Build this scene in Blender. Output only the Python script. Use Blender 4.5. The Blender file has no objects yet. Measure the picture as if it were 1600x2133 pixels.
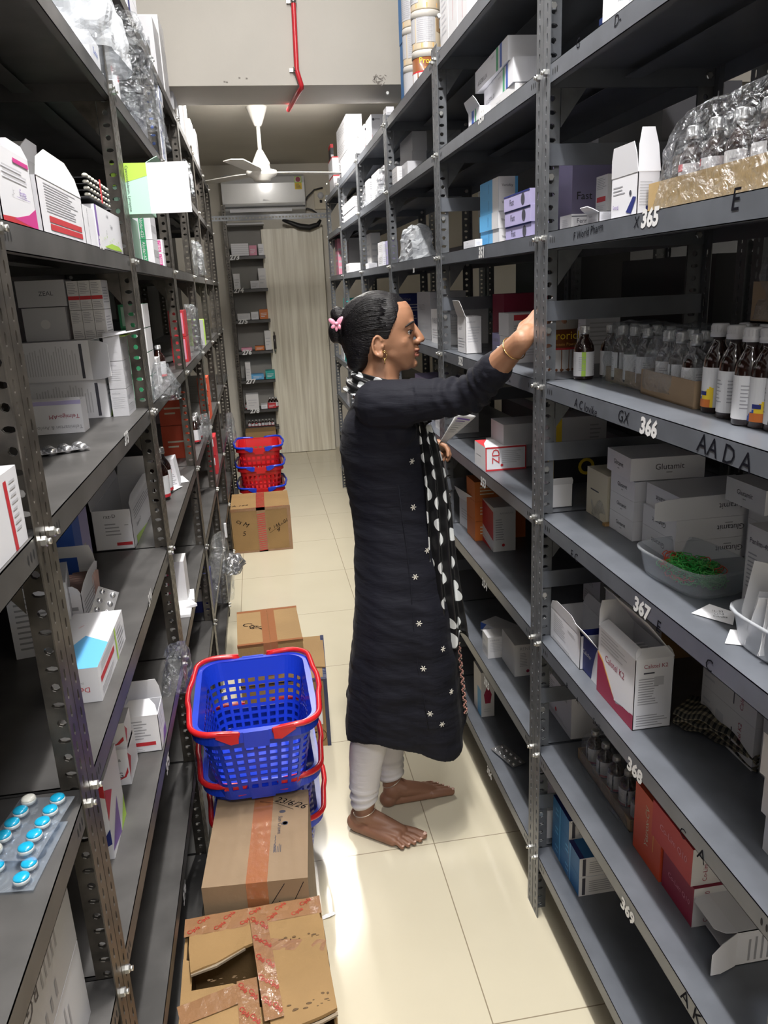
import bpy, bmesh, math, random
from mathutils import Vector as V, Matrix, noise
from math import sin, cos, pi, sqrt
random.seed(7)
S = bpy.context.scene
COL = S.collection
# ---------------------------------------------------------------- camera
FPX = 1612.0
CAMP = V((0, 0, 1.6))
def _basis():
    dy = V(((530-800)/FPX, (608-1066.5)/FPX, 1)).normalized()
    dn = V(((1050-800)/FPX, (6600-1066.5)/FPX, 1)).normalized()
    dn = (dn-dy*dy.dot(dn)).normalized()
    up = -dn
    return dy.cross(up), dy, up
AX, AY, AZ = _basis()          # world axes written in camera coordinates (x right, y down, z forward)
def ray(u, v):
    c = V(((u-800)/FPX, (v-1066.5)/FPX, 1))
    return V((AX.dot(c), AY.dot(c), AZ.dot(c)))
def onz(u, v, z=0.0):
    d = ray(u, v); return CAMP+d*((z-1.6)/d.z)
def onx(u, v, x):
    d = ray(u, v); return CAMP+d*(x/d.x)
def ony(u, v, y):
    d = ray(u, v); return CAMP+d*(y/d.y)
cam = bpy.data.cameras.new('camera'); co = bpy.data.objects.new('camera', cam); COL.objects.link(co)
cam.sensor_fit = 'HORIZONTAL'; cam.sensor_width = 36; cam.lens = FPX/1600*36; cam.clip_start = .02; cam.clip_end = 60
R = Matrix(((AX.x, -AX.y, -AX.z), (AY.x, -AY.y, -AY.z), (AZ.x, -AZ.y, -AZ.z)))
co.matrix_world = Matrix.Translation(CAMP) @ R.to_4x4()
S.camera = co
# ---------------------------------------------------------------- light and exposure
S.view_settings.view_transform = 'Standard'; S.view_settings.look = 'None'
S.view_settings.exposure = 0.0; S.view_settings.gamma = 1; S.view_settings.use_curve_mapping = False
W = bpy.data.worlds.new('room_air'); S.world = W; W.use_nodes = True
W.node_tree.nodes['Background'].inputs[0].default_value = (.75, .78, 1, 1)
W.node_tree.nodes['Background'].inputs[1].default_value = 0.10
def lamp(name, loc, sx, sy, power, col=(1, .97, .93), rot=(0, 0, 0)):
    l = bpy.data.lights.new(name, 'AREA'); l.shape = 'RECTANGLE'; l.size = sx; l.size_y = sy; l.energy = power; l.color = col
    o = bpy.data.objects.new(name, l); COL.objects.link(o); o.location = loc; o.rotation_euler = rot
    return o
def point_light(name, loc, power, r=.05, col=(1, .97, .93)):
    l = bpy.data.lights.new(name, 'POINT'); l.energy = power; l.shadow_soft_size = r; l.color = col; o = bpy.data.objects.new(name, l); COL.objects.link(o); o.location = loc
lamp('tube_and_fill_light', (.18, 1.2, 3.38), .06, 1.2, 72, (1, .98, .96))
point_light('added_point_light', (.20, 1.25, 3.30), 62)  # added point source supplying the sideways light of the tube above
point_light('added_point_light', (.22, -.7, 2.75), 34, .08, (.93, .93, 1))  # unseen fill added behind the camera, brightens near faces and shelf interiors
point_light('added_point_light', (.26, 4.75, 2.66), 32)  # added to brighten the air conditioner and the door, no fixture here
lamp('tube_and_fill_light', (.16, 2.7, 3.38), .06, 1.0, 14, (1, .98, .96))  # added fill that lights the front of the beam
lamp('tube_and_fill_light', (.17, 4.6, 2.73), .08, .9, 44, (1, .97, .92))
lamp('tube_and_fill_light', (.1, -1.0, 3.3), .9, .5, 40, (.96, .98, 1))  # unseen broad fill added on the camera side, not a tube
# ---------------------------------------------------------------- materials
MT = {}
def mat(name, col, rough=.6, metal=0, spec=.5, bump=0, bscale=60, var=0, vscale=8, coat=0, alpha=None, stretch=None):
    if name in MT: return MT[name]
    m = bpy.data.materials.new(name); m.use_nodes = True; nt = m.node_tree; b = nt.nodes['Principled BSDF']
    b.inputs['Base Color'].default_value = (*col, 1); b.inputs['Roughness'].default_value = rough
    b.inputs['Metallic'].default_value = metal; b.inputs['Specular IOR Level'].default_value = spec
    if coat: b.inputs['Coat Weight'].default_value = coat; b.inputs['Coat Roughness'].default_value = .08
    if bump or var:
        tc = nt.nodes.new('ShaderNodeTexCoord'); mp = nt.nodes.new('ShaderNodeMapping')
        nt.links.new(tc.outputs['Object'], mp.inputs[0])
        if stretch: mp.inputs['Scale'].default_value = stretch
    if bump:
        n = nt.nodes.new('ShaderNodeTexNoise'); n.inputs['Scale'].default_value = bscale; n.inputs['Detail'].default_value = 4
        bp = nt.nodes.new('ShaderNodeBump'); bp.inputs['Strength'].default_value = bump; bp.inputs['Distance'].default_value = .004
        nt.links.new(mp.outputs[0], n.inputs['Vector']); nt.links.new(n.outputs[0], bp.inputs['Height']); nt.links.new(bp.outputs[0], b.inputs['Normal'])
    if var:
        n = nt.nodes.new('ShaderNodeTexNoise'); n.inputs['Scale'].default_value = vscale; n.inputs['Detail'].default_value = 6
        r = nt.nodes.new('ShaderNodeValToRGB'); r.color_ramp.elements[0].position = .35; r.color_ramp.elements[1].position = .68
        r.color_ramp.elements[0].color = (*[c*(1-var) for c in col], 1); r.color_ramp.elements[1].color = (*[min(1, c*(1+var*.6)) for c in col], 1)
        nt.links.new(mp.outputs[0], n.inputs['Vector']); nt.links.new(n.outputs[0], r.inputs[0]); nt.links.new(r.outputs[0], b.inputs['Base Color'])
    MT[name] = m; return m
def film(name, tint=(.9, .92, .95), amount=.25, rough=.12, bscale=35, strength=.9, metal=.9, edge=.22):
    if name in MT: return MT[name]
    m = bpy.data.materials.new(name); m.use_nodes = True; nt = m.node_tree; nt.nodes.clear()
    o = nt.nodes.new('ShaderNodeOutputMaterial'); mx = nt.nodes.new('ShaderNodeMixShader')
    t = nt.nodes.new('ShaderNodeBsdfTransparent'); t.inputs[0].default_value = (*tint, 1)
    g = nt.nodes.new('ShaderNodeBsdfPrincipled'); g.inputs['Base Color'].default_value = (.75, .78, .82, 1); g.inputs['Roughness'].default_value = rough
    g.inputs['Metallic'].default_value = metal
    fr = nt.nodes.new('ShaderNodeLayerWeight'); fr.inputs[0].default_value = .35
    ma = nt.nodes.new('ShaderNodeMath'); ma.operation = 'MULTIPLY_ADD'; ma.inputs[1].default_value = edge; ma.inputs[2].default_value = amount
    tc = nt.nodes.new('ShaderNodeTexCoord'); n = nt.nodes.new('ShaderNodeTexNoise'); n.inputs['Scale'].default_value = bscale; n.inputs['Detail'].default_value = 5; n.inputs['Distortion'].default_value = 1.5
    bp = nt.nodes.new('ShaderNodeBump'); bp.inputs['Strength'].default_value = strength; bp.inputs['Distance'].default_value = .02
    L = nt.links.new
    L(tc.outputs['Object'], n.inputs['Vector']); L(n.outputs[0], bp.inputs['Height']); L(bp.outputs[0], g.inputs['Normal']); L(bp.outputs[0], fr.inputs['Normal'])
    L(fr.outputs['Facing'], ma.inputs[0]); L(ma.outputs[0], mx.inputs[0]); L(t.outputs[0], mx.inputs[1]); L(g.outputs[0], mx.inputs[2]); L(mx.outputs[0], o.inputs[0])
    MT[name] = m; return m
C = dict(white=(.78, .78, .82), offw=(.70, .69, .70), ink=(.06, .06, .08), grey=(.35, .35, .38), red=(.55, .03, .04), blue=(.03, .10, .45),
         sky=(.12, .42, .75), navy=(.02, .03, .18), green=(.05, .35, .16), lime=(.42, .66, .08), orange=(.62, .17, .03), yellow=(.85, .60, .03),
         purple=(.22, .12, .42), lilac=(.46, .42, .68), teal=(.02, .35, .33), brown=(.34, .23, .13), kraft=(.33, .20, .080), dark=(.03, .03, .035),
         maroon=(.32, .02, .06), pink=(.75, .30, .42), mint=(.45, .74, .58), magenta=(.60, .03, .25), black=(.01, .01, .012), cream=(.72, .66, .52),
         tape=(.30, .10, .05), bluebox=(.02, .16, .42), gold=(.75, .40, .10), paper=(.86, .86, .88), lightg=(.55, .55, .58), redo=(.62, .08, .03))
def cm(k): return mat('card_'+k, C[k], .5, bump=.05, bscale=30) if k != 'paper' else mat('card_paper', C[k], .7)
# ---------------------------------------------------------------- mesh helpers
class MB:
    def __init__(s): s.v = []; s.f = []; s.m = []; s.mats = []; s.uv = {}; s.sm = set()
    def mi(s, m):
        if m not in s.mats: s.mats.append(m)
        return s.mats.index(m)
    def add(s, vs, fs, m, smooth=False):
        o = len(s.v); k = s.mi(m); s.v += [tuple(p) for p in vs]
        for f in fs:
            if smooth: s.sm.add(len(s.f))
            s.f.append(tuple(i+o for i in f)); s.m.append(k)
    def quad(s, a, b, c, d, m): s.add([a, b, c, d], [(0, 1, 2, 3)], m)
    def box(s, lo, hi, m, M=None):
        x0, y0, z0 = lo; x1, y1, z1 = hi
        vs = [V(p) for p in ((x0, y0, z0), (x1, y0, z0), (x1, y1, z0), (x0, y1, z0), (x0, y0, z1), (x1, y0, z1), (x1, y1, z1), (x0, y1, z1))]
        if M: vs = [M @ p for p in vs]
        s.add(vs, [(0, 3, 2, 1), (4, 5, 6, 7), (0, 1, 5, 4), (1, 2, 6, 5), (2, 3, 7, 6), (3, 0, 4, 7)], m)
    def prism(s, pts, n, t, m):      # flat polygon pts thickened by t along n
        n = V(n).normalized()*t; k = len(pts)
        vs = [V(p)-n*.5 for p in pts]+[V(p)+n*.5 for p in pts]
        s.add(vs, [tuple(range(k))[::-1], tuple(range(k, 2*k))]+[(i, (i+1) % k, k+(i+1) % k, k+i) for i in range(k)], m)
    def lathe(s, prof, m, n=20, c=(0, 0, 0), M=None, smooth=True, cap=True):
        vs = []; fs = []
        for r, z in prof:
            for i in range(n):
                a = 2*pi*i/n; vs.append(V((c[0]+r*cos(a), c[1]+r*sin(a), c[2]+z)))
        for j in range(len(prof)-1):
            for i in range(n): fs.append((j*n+i, j*n+(i+1) % n, (j+1)*n+(i+1) % n, (j+1)*n+i))
        if cap: fs += [tuple(range(n))[::-1], tuple(range((len(prof)-1)*n, len(prof)*n))]
        if M: vs = [M @ p for p in vs]
        s.add(vs, fs, m, smooth)
    def tube(s, pts, r, m, n=8, smooth=True):
        pts = [V(p) for p in pts]; rs = r if isinstance(r, (list, tuple)) else [r]*len(pts)
        vs = []; fs = []; up = V((0, 0, 1)); prev = None
        for i, p in enumerate(pts):
            t = (pts[min(i+1, len(pts)-1)]-pts[max(i-1, 0)])
            t = t.normalized() if t.length > 1e-9 else V((0, 0, 1))
            if prev is None:
                a = t.cross(V((0, 0, 1)) if abs(t.z) < .9 else V((1, 0, 0))).normalized()
            else: a = (prev-t*prev.dot(t)).normalized()
            prev = a; b = t.cross(a)
            for k in range(n): vs.append(p+(a*cos(2*pi*k/n)+b*sin(2*pi*k/n))*rs[i])
        for j in range(len(pts)-1):
            for k in range(n): fs.append((j*n+k, j*n+(k+1) % n, (j+1)*n+(k+1) % n, (j+1)*n+k))
        fs += [tuple(range(n))[::-1], tuple(range((len(pts)-1)*n, len(pts)*n))]
        s.add(vs, fs, m, smooth)
    def ball(s, c, r, m, M=None, nu=12, nv=8):
        r = (r, r, r) if isinstance(r, (int, float)) else r
        vs = []; fs = []; c = V(c)
        for j in range(nv+1):
            t = pi*j/nv
            for i in range(nu):
                a = 2*pi*i/nu; p = V((r[0]*sin(t)*cos(a), r[1]*sin(t)*sin(a), -r[2]*cos(t)))
                vs.append(c+(M @ p if M else p))
        for j in range(nv):
            for i in range(nu): fs.append((j*nu+i, j*nu+(i+1) % nu, (j+1)*nu+(i+1) % nu, (j+1)*nu+i))
        s.add(vs, fs, m, True)
    def mesh(s, name, merge=False):
        me = bpy.data.meshes.new(name); me.from_pydata(s.v, [], s.f)
        for m in s.mats: me.materials.append(m)
        me.polygons.foreach_set('material_index', s.m)
        if s.sm: me.polygons.foreach_set('use_smooth', [i in s.sm for i in range(len(s.f))])
        if merge:
            b = bmesh.new(); b.from_mesh(me); bmesh.ops.remove_doubles(b, verts=b.verts, dist=1e-5); b.to_mesh(me); b.free()
        me.update(); return me
    def obj(s, name, parent=None, loc=None, **k):
        return link(name, s.mesh(name, k.pop('merge', False)), parent, loc, **k)
def link(name, me, parent=None, loc=None, label=None, cat=None, group=None, kind=None, rotz=0):
    o = bpy.data.objects.new(name, me); COL.objects.link(o)
    if parent: o.parent = parent
    if loc is not None: o.location = loc
    if rotz: o.rotation_euler.z = rotz
    if label: o['label'] = label
    if cat: o['category'] = cat
    if group: o['group'] = group
    if kind: o['kind'] = kind
    return o
def empty(name, loc, label, cat, group=None, rotz=0): return link(name, None, None, loc, label, cat, group, None, rotz)
TXT = {}
def text_geo(s0, bold=False):
    key = (s0, bold); s = s0
    if key in TXT: return TXT[key]
    c = bpy.data.curves.new('lettering', 'FONT'); c.body = s; c.size = 1; c.resolution_u = 2; c.offset = .045 if bold else .0
    o = bpy.data.objects.new('lettering', c); COL.objects.link(o)
    dg = bpy.context.evaluated_depsgraph_get(); me = bpy.data.meshes.new_from_object(o.evaluated_get(dg))
    vs = [v.co.copy() for v in me.vertices]; fs = [tuple(p.vertices) for p in me.polygons]
    bpy.data.objects.remove(o); bpy.data.curves.remove(c); bpy.data.meshes.remove(me)
    if not vs: TXT[key] = ([], [], 1, 1); return TXT[key]
    x0 = min(v.x for v in vs); x1 = max(v.x for v in vs); y0 = min(v.y for v in vs); y1 = max(v.y for v in vs)
    TXT[key] = ([(v.x-x0, v.y-y0) for v in vs], fs, x1-x0, y1-y0); return TXT[key]
def put_text(mb, s, O, U, Vv, m, h=None, w=None, rot=0, shear=0, off=.0004, thick=0):
    """lettering centred at O on the plane (U right, Vv up); off lifts it off the card"""
    vs, fs, tw, th = text_geo(s, thick > .001)
    if not vs: return
    k = h/th if h else w/tw
    if h and w: k = min(k, w/tw)
    N = U.cross(Vv).normalized(); a = math.radians(rot); out = []
    for x, y in vs:
        x = (x-tw/2+shear*(y-th/2))*k; y = (y-th/2)*k
        out.append(O+U*(x*cos(a)-y*sin(a))+Vv*(x*sin(a)+y*cos(a))+N*off)
    mb.add(out, fs, m)
def put_prints(mb, O, U, Vv, w, h, prints):
    """O lower left corner of a face; prints in fractions of the face"""
    N = U.cross(Vv).normalized()
    for i, p in enumerate(prints):
        k = p[0]; u0, v0, u1, v1 = p[1:5]; m = cm(p[5]) if isinstance(p[5], str) else p[5]; e = N*(.0003+.00012*i)
        P = lambda a, b: O+U*(a*w)+Vv*(b*h)+e
        if k == 'r': mb.quad(P(u0, v0), P(u1, v0), P(u1, v1), P(u0, v1), m)
        elif k == 'q': mb.add([P(a, b) for a, b in p[6]], [tuple(range(len(p[6])))], m)
        elif k == 'l':
            n = p[6]; rnd = random.Random(n*7+len(prints))
            hor = len(p) < 8 or not p[7]
            for j in range(n):
                t = (j+.25)/n; t2 = (j+.6)/n; e1 = 1-rnd.random()*.35
                if hor: a, b, c, d = u0, v0+(v1-v0)*t, u0+(u1-u0)*e1, v0+(v1-v0)*t2
                else: a, b, c, d = u0+(u1-u0)*t, v0, u0+(u1-u0)*t2, v0+(v1-v0)*e1
                mb.quad(P(a, b), P(c, b), P(c, d), P(a, d), m)
        elif k == 't':
            s = p[6]; rot = p[7] if len(p) > 7 else 0
            W_, H_ = (u1-u0)*w, (v1-v0)*h
            if rot in (90, 270, -90): W_, H_ = H_, W_
            put_text(mb, s, P((u0+u1)/2, (v0+v1)/2), U, Vv, m, h=H_, w=W_, rot=rot, off=.0002)
        elif k == 'c':
            r = p[6]; mb.add([P((u0+u1)/2, (v0+v1)/2)+U*(r*cos(t*pi/8))+Vv*(r*sin(t*pi/8)) for t in range(16)], [tuple(range(16))], m)
def faces_of(sx, sy, sz, side):
    """origin / right / up of each face of a box whose anchor corner is the near aisle corner; side +1 right rack, -1 left rack"""
    X, Y, Z = V((1, 0, 0)), V((0, 1, 0)), V((0, 0, 1))
    x0, x1 = (0, sx) if side > 0 else (-sx, 0)
    d = {'n': (V((x0, 0, 0)), X, Z, sx, sz), 't': (V((x0, 0, sz)), X, Y, sx, sy), 'f': (V((x1, sy, 0)), -X, Z, sx, sz)}
    d['a'] = (V((0, sy, 0)), -Y, Z, sy, sz) if side > 0 else (V((0, 0, 0)), Y, Z, sy, sz)
    return d
def carton(side, pos, size, col, label, pr=None, yaw=0, name='medicine_box', cat='box', group=None, flaps=None, open_=None, tilt=None, side_col=None, roll=None):
    """side: +1 right rack, -1 left rack; pos: near aisle bottom corner. open_ = set of faces left open ('t' or 'n' or 'a').
    flaps: list of (face edge letter, length, angle from the vertical outward, taper[, inset])"""
    sx, sy, sz = size; m = cm(col) if isinstance(col, str) else col; mb = MB(); x0, x1 = (0, sx) if side > 0 else (-sx, 0)
    F = faces_of(sx, sy, sz, side)
    inn = cm('offw')
    if open_:
        t = .0012
        walls = {'n': ((x0, 0, 0), (x1, t, sz)), 'f': ((x0, sy-t, 0), (x1, sy, sz)), 'b': ((x0, 0, 0), (x1, sy, t)), 't': ((x0, 0, sz-t), (x1, sy, sz)),
                 'w': ((x0, 0, 0), (x0+t, sy, sz)), 'e': ((x1-t, 0, 0), (x1, sy, sz))}
        op = set('w' if (c == 'a' and side > 0) else 'e' if c == 'a' else c for c in open_)
        for k, (lo, hi) in walls.items():
            if k not in op: mb.box(lo, hi, m)
        for k, (lo, hi) in walls.items():
            if k in ('b',) and k not in op: mb.box((lo[0]+t, lo[1]+t, lo[2]+t), (hi[0]-t, hi[1]-t, hi[2]+.0005), inn)
    else: mb.box((x0, 0, 0), (x1, sy, sz), m)
    if pr:
        for k, lst in pr.items():
            O, U, Vv, w, h = F[k]; put_prints(mb, O, U, Vv, w, h, lst)
    ob = mb.obj(name, None, pos, label=label, cat=cat, group=group, rotz=yaw)
    if tilt or roll: ob.rotation_euler = (roll or 0, tilt or 0, yaw)
    for fl in (flaps or []):
        e, ln, ang, tp = fl[:4]; fc = fl[4] if len(fl) > 4 else col
        # hinge edges on the top rim
        a, b, n = {'n': (V((x0, 0, sz)), V((x1, 0, sz)), V((0, -1, 0))), 'f': (V((x0, sy, sz)), V((x1, sy, sz)), V((0, 1, 0))),
                   'w': (V((x0, 0, sz)), V((x0, sy, sz)), V((-1, 0, 0))), 'e': (V((x1, 0, sz)), V((x1, sy, sz)), V((1, 0, 0))),
                   'N': (V((x0, 0, sz)), V((x0, 0, 0)), V((-1, 0, 0))), 'E': (V((x1, 0, 0)), V((x1, 0, sz)), V((1, 0, 0))),
                   'B': (V((x0, 0, 0)), V((x1, 0, 0)), V((0, 0, -1))), 'T': (V((x0, 0, sz)), V((x1, 0, sz)), V((0, 0, 1)))}[e]
        base = V((0, 0, 1)) if e in 'nfwe' else V((0, -1, 0))
        an = math.radians(ang); d = (base*cos(an)+n*sin(an)); ax = (b-a).normalized(); ti = (b-a).length*tp
        pts = [a, b, b-ax*ti*.3+d*ln*.6, b-ax*ti+d*ln, a+ax*ti+d*ln, a+ax*ti*.3+d*ln*.6]
        f = MB(); f.prism(pts, ax.cross(d), .0011, cm(fc) if isinstance(fc, str) else fc); f.obj('flap', ob)
    return ob
def fuse(mb, voxel, smooth=4, fac=.5, name='skin'):
    me = mb.mesh(name); o = bpy.data.objects.new('tmp', me); COL.objects.link(o)
    r = o.modifiers.new('r', 'REMESH'); r.mode = 'VOXEL'; r.voxel_size = voxel; r.use_smooth_shade = True
    if smooth: s = o.modifiers.new('s', 'SMOOTH'); s.iterations = smooth; s.factor = fac
    bpy.context.view_layer.update(); dg = bpy.context.evaluated_depsgraph_get()
    out = bpy.data.meshes.new_from_object(o.evaluated_get(dg)); out.name = name
    bpy.data.objects.remove(o); bpy.data.meshes.remove(me)
    out.materials.clear()
    for p in out.polygons: p.use_smooth = True; p.material_index = 0
    return out
# ---------------------------------------------------------------- room shell
def wallmat(name, col, rough=.7, var=.05): return mat(name, col, rough, var=var, vscale=2.5, bump=.05, bscale=80)
def tile_mat():
    m = bpy.data.materials.new('cream_floor_tiles'); m.use_nodes = True; nt = m.node_tree; b = nt.nodes['Principled BSDF']; L = nt.links.new
    tc = nt.nodes.new('ShaderNodeTexCoord'); sx = nt.nodes.new('ShaderNodeSeparateXYZ'); L(tc.outputs['Object'], sx.inputs[0])
    def M(op, a, bb=None, c=None):
        n = nt.nodes.new('ShaderNodeMath'); n.operation = op
        for i, x in enumerate((a, bb, c)):
            if x is None: continue
            if isinstance(x, (int, float)): n.inputs[i].default_value = x
            else: L(x, n.inputs[i])
        return n.outputs[0]
    def joint(o, off):
        t = M('FRACT', M('DIVIDE', M('SUBTRACT', o, off), .6)); d = M('MINIMUM', t, M('SUBTRACT', 1, t)); return M('LESS_THAN', d, .0024)
    j = M('MAXIMUM', joint(sx.outputs[0], .388), joint(sx.outputs[1], 1.90))
    n = nt.nodes.new('ShaderNodeTexNoise'); n.inputs['Scale'].default_value = 3; n.inputs['Detail'].default_value = 5; L(tc.outputs['Object'], n.inputs['Vector'])
    r = nt.nodes.new('ShaderNodeValToRGB'); r.color_ramp.elements[0].color = (.62, .56, .42, 1); r.color_ramp.elements[1].color = (.70, .64, .49, 1); L(n.outputs[0], r.inputs[0])
    mx = nt.nodes.new('ShaderNodeMix'); mx.data_type = 'RGBA'; L(j, mx.inputs[0]); L(r.outputs[0], mx.inputs[6]); mx.inputs[7].default_value = (.30, .25, .17, 1)
    L(mx.outputs[2], b.inputs['Base Color'])
    b.inputs['Roughness'].default_value = .14; b.inputs['Specular IOR Level'].default_value = .55
    return m
def wood_mat():
    m = bpy.data.materials.new('pale_ash_laminate'); m.use_nodes = True; nt = m.node_tree; b = nt.nodes['Principled BSDF']; L = nt.links.new
    tc = nt.nodes.new('ShaderNodeTexCoord'); mp = nt.nodes.new('ShaderNodeMapping'); mp.inputs['Scale'].default_value = (14, 1, .55); L(tc.outputs['Object'], mp.inputs[0])
    n = nt.nodes.new('ShaderNodeTexNoise'); n.inputs['Scale'].default_value = 2.2; n.inputs['Detail'].default_value = 8; n.inputs['Distortion'].default_value = .6; L(mp.outputs[0], n.inputs['Vector'])
    r = nt.nodes.new('ShaderNodeValToRGB'); r.color_ramp.elements[0].position = .3; r.color_ramp.elements[1].position = .62
    r.color_ramp.elements[0].color = (.56, .51, .40, 1); r.color_ramp.elements[1].color = (.82, .78, .66, 1); L(n.outputs[0], r.inputs[0]); L(r.outputs[0], b.inputs['Base Color'])
    b.inputs['Roughness'].default_value = .4; return m
WP = wallmat('warm_white_paint', (.70, .66, .58)); WD = wallmat('grey_wall_paint', (.42, .40, .37)); WK = wallmat('shade_toned_side_wall', (.10, .10, .10)); BP = wallmat('beam_paint', (.44, .415, .375))  # side walls coloured near black to stand in for shade behind the racks
def slab(name, lo, hi, m):
    mb = MB(); mb.box(lo, hi, m); return mb.obj(name, kind='structure')
slab('floor', (-3.2, -1.6, -.1), (3.4, 8.2, 0), tile_mat())
slab('wall_back', (-3.2, 8.0, 0), (3.4, 8.2, 2.75), WP)
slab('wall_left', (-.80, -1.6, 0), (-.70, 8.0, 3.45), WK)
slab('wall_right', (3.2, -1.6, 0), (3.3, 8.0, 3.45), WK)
slab('wall_front', (-.70, -1.7, 0), (3.2, -1.6, 3.45), WP)
slab('ceiling', (-3.2, -1.7, 3.45), (3.4, 3.74, 3.55), WP)
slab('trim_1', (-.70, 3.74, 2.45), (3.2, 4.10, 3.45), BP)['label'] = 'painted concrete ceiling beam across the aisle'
slab('ceiling', (-3.2, 4.10, 2.75), (3.4, 8.2, 2.85), WP)
# scuffs on the beam
mb = MB(); sc = mat('beam_scuffs', (.22, .2, .18), .8)
for i in range(26):
    p = ony(790+random.uniform(-12, 14), 168+random.uniform(-12, 9), 3.738); a = random.uniform(0, pi); l = random.uniform(.003, .012)
    d = V((cos(a), 0, sin(a)))*l; w = V((-sin(a), 0, cos(a)))*.0012
    mb.quad(p-d-w, p+d-w, p+d+w, p-d+w, sc)
for u, v in ((497, 163), (512, 164), (471, 172), (466, 171)):
    p = ony(u, v, 3.738); mb.quad(p, p+V((.008, 0, 0)), p+V((.008, 0, .004)), p+V((0, 0, .005)), sc)
mb.obj('trim_2', kind='structure')
# back door leaf, pale laminate
DM = wood_mat(); chrome = mat('brushed_chrome', (.55, .53, .5), .25, 1)
mb = MB(); a = ony(582, 943, 7.86); b = ony(697, 936, 7.86); mb.box((a.x, 7.86, .004), (b.x+.01, 7.90, 2.165), DM); mb.box((a.x-.003, 7.862, .004), (a.x, 7.9, 2.165), cm('cream'))
door = mb.obj('door_1', kind='structure'); door['label'] = 'pale wood laminate door leaf at the end of the aisle'
mb = MB(); h0 = ony(571, 692, 7.82); h1 = ony(573, 733, 7.82)
mb.tube([(h0.x, 7.86, h0.z), (h0.x, 7.825, h0.z), (h0.x, 7.825, h1.z), (h0.x, 7.86, h1.z)], .009, chrome); mb.tube([(h0.x, 7.82, h0.z-.03), (h0.x, 7.82, h1.z+.03)], .0135, mat('handle_dark', (.06, .05, .05), .3)); mb.obj('handle', door, label='chrome and black bar handle')
# ---------------------------------------------------------------- ceiling fan
FN = mat('fan_white_enamel', (.74, .72, .67), .35); fy = 5.6; fx = .115
fan = empty('ceiling_fan', (fx, fy, 2.75), 'white ceiling fan hanging from the far ceiling beyond the beam', 'fan')
mb = MB(); mb.lathe([(.068, 0), (.066, -.012), (.03, -.10), (.022, -.115), (.012, -.118)][::-1], FN, 24); mb.obj('canopy', fan)
mb = MB(); mb.lathe([(.013, -.27), (.013, -.10)], FN, 14); mb.obj('downrod', fan)
mb = MB(); mb.lathe([(.060, -.350), (.058, -.335), (.020, -.262), (.012, -.255)], FN, 24); mb.obj('lower_canopy', fan)
mb = MB(); mb.lathe([(.02, -.452), (.055, -.445), (.062, -.430), (.095, -.415), (.104, -.400), (.10, -.385), (.06, -.375), (.056, -.350)], FN, 32); mb.obj('motor_housing', fan)
for k in range(3):
    a = math.radians(12+120*k); mb = MB(); d = V((cos(a), sin(a), 0)); w = V((-sin(a), cos(a), .03))
    pts = [d*.09+w*-.03, d*.2+w*-.055, d*.56+w*-.062, d*.6+w*0, d*.56+w*.062, d*.2+w*.055, d*.09+w*.03]
    mb.prism([p+V((0, 0, -.395)) for p in pts], (0, 0, 1), .005, FN); mb.obj('fan_blade', fan)
# ---------------------------------------------------------------- red pipe on the beam
RP = mat('red_conduit_paint', (.50, .02, .03), .35); mb = MB()
pts = [ony(608, -40, 3.72), ony(611, 0, 3.72), ony(618, 145, 3.715), ony(628, 178, 3.715)]; e = pts[-1]
mb.tube(pts+[V((e.x, 3.72, 2.435)), V((e.x-.01, 3.78, 2.432)), V((e.x-.04, 4.12, 2.43))], .0105, RP)
pipe = mb.obj('red_conduit_pipe', label='thin red conduit pipe clipped to the ceiling beam', cat='pipe')
for v, u in ((2, 611), (145, 617)):
    p = ony(u, v, 3.72); mb = MB(); mb.lathe([(.0135, -.008), (.0135, .008)], chrome, 16, c=p); mb.box((p.x-.028, 3.727, p.z-.006), (p.x-.01, 3.74, p.z+.006), chrome); mb.obj('pipe_clip', pipe, label='steel saddle clip')
# ---------------------------------------------------------------- air conditioner
AC = mat('air_conditioner_white', (.66, .67, .68), .22, coat=.4); acx0, acx1 = -.22, .545
ac = empty('air_conditioner', (.16, 8.0, 2.30), 'white split air conditioner mounted on the back wall', 'air conditioner')
def rel(o, p): return V(p)-V(o.location)
mb = MB(); L0 = ac.location
prof = [(0, .0), (-.10, 0), (-.17, .03), (-.205, .09), (-.212, .26), (-.20, .315), (-.17, .335), (0, .335)]
n = len(prof); vs = [V((x, y, z))-V((.16, 0, 0)) for x in (acx0, acx1) for y, z in prof]
mb.add(vs, [tuple(range(n)), tuple(range(n, 2*n))[::-1]]+[(i, n+i, n+(i+1) % n, (i+1) % n) for i in range(n)], AC)
for k in range(9): mb.box((acx0-.16+.04+k*.08, -.17, .333), (acx0-.16+.10+k*.08, -.02, .341), cm('lightg'))
put_text(mb, 'Airov', V((.02, -.2105, .115)), V((1, 0, 0)), V((0, 0, 1)), cm('lightg'), h=.018, off=.002)
mb.obj('casing', ac)
mb = MB(); mb.box((acx0-.10, -.185, .015), (acx1-.16-.13, -.10, .042), cm('white')); mb.box((acx0-.15, -.203, .052), (acx1-.165, -.19, .062), cm('dark')); mb.obj('air_louvre', ac, label='lower air louvre')
mb = MB(); mb.box((.295, -.214, .20), (.36, -.2125, .31), cm('lime')); put_prints(mb, V((.295, -.2145, .20)), V((1, 0, 0)), V((0, 0, 1)), .065, .11, [('r', .1, .55, .9, .95, 'cream'), ('c', .2, .6, .8, .95, 'maroon', .022), ('r', .0, .0, 1, .5, 'yellow'), ('l', .15, .05, .85, .45, 'ink', 4)]); mb.obj('energy_label', ac, label='yellow and red energy rating sticker')
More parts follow.
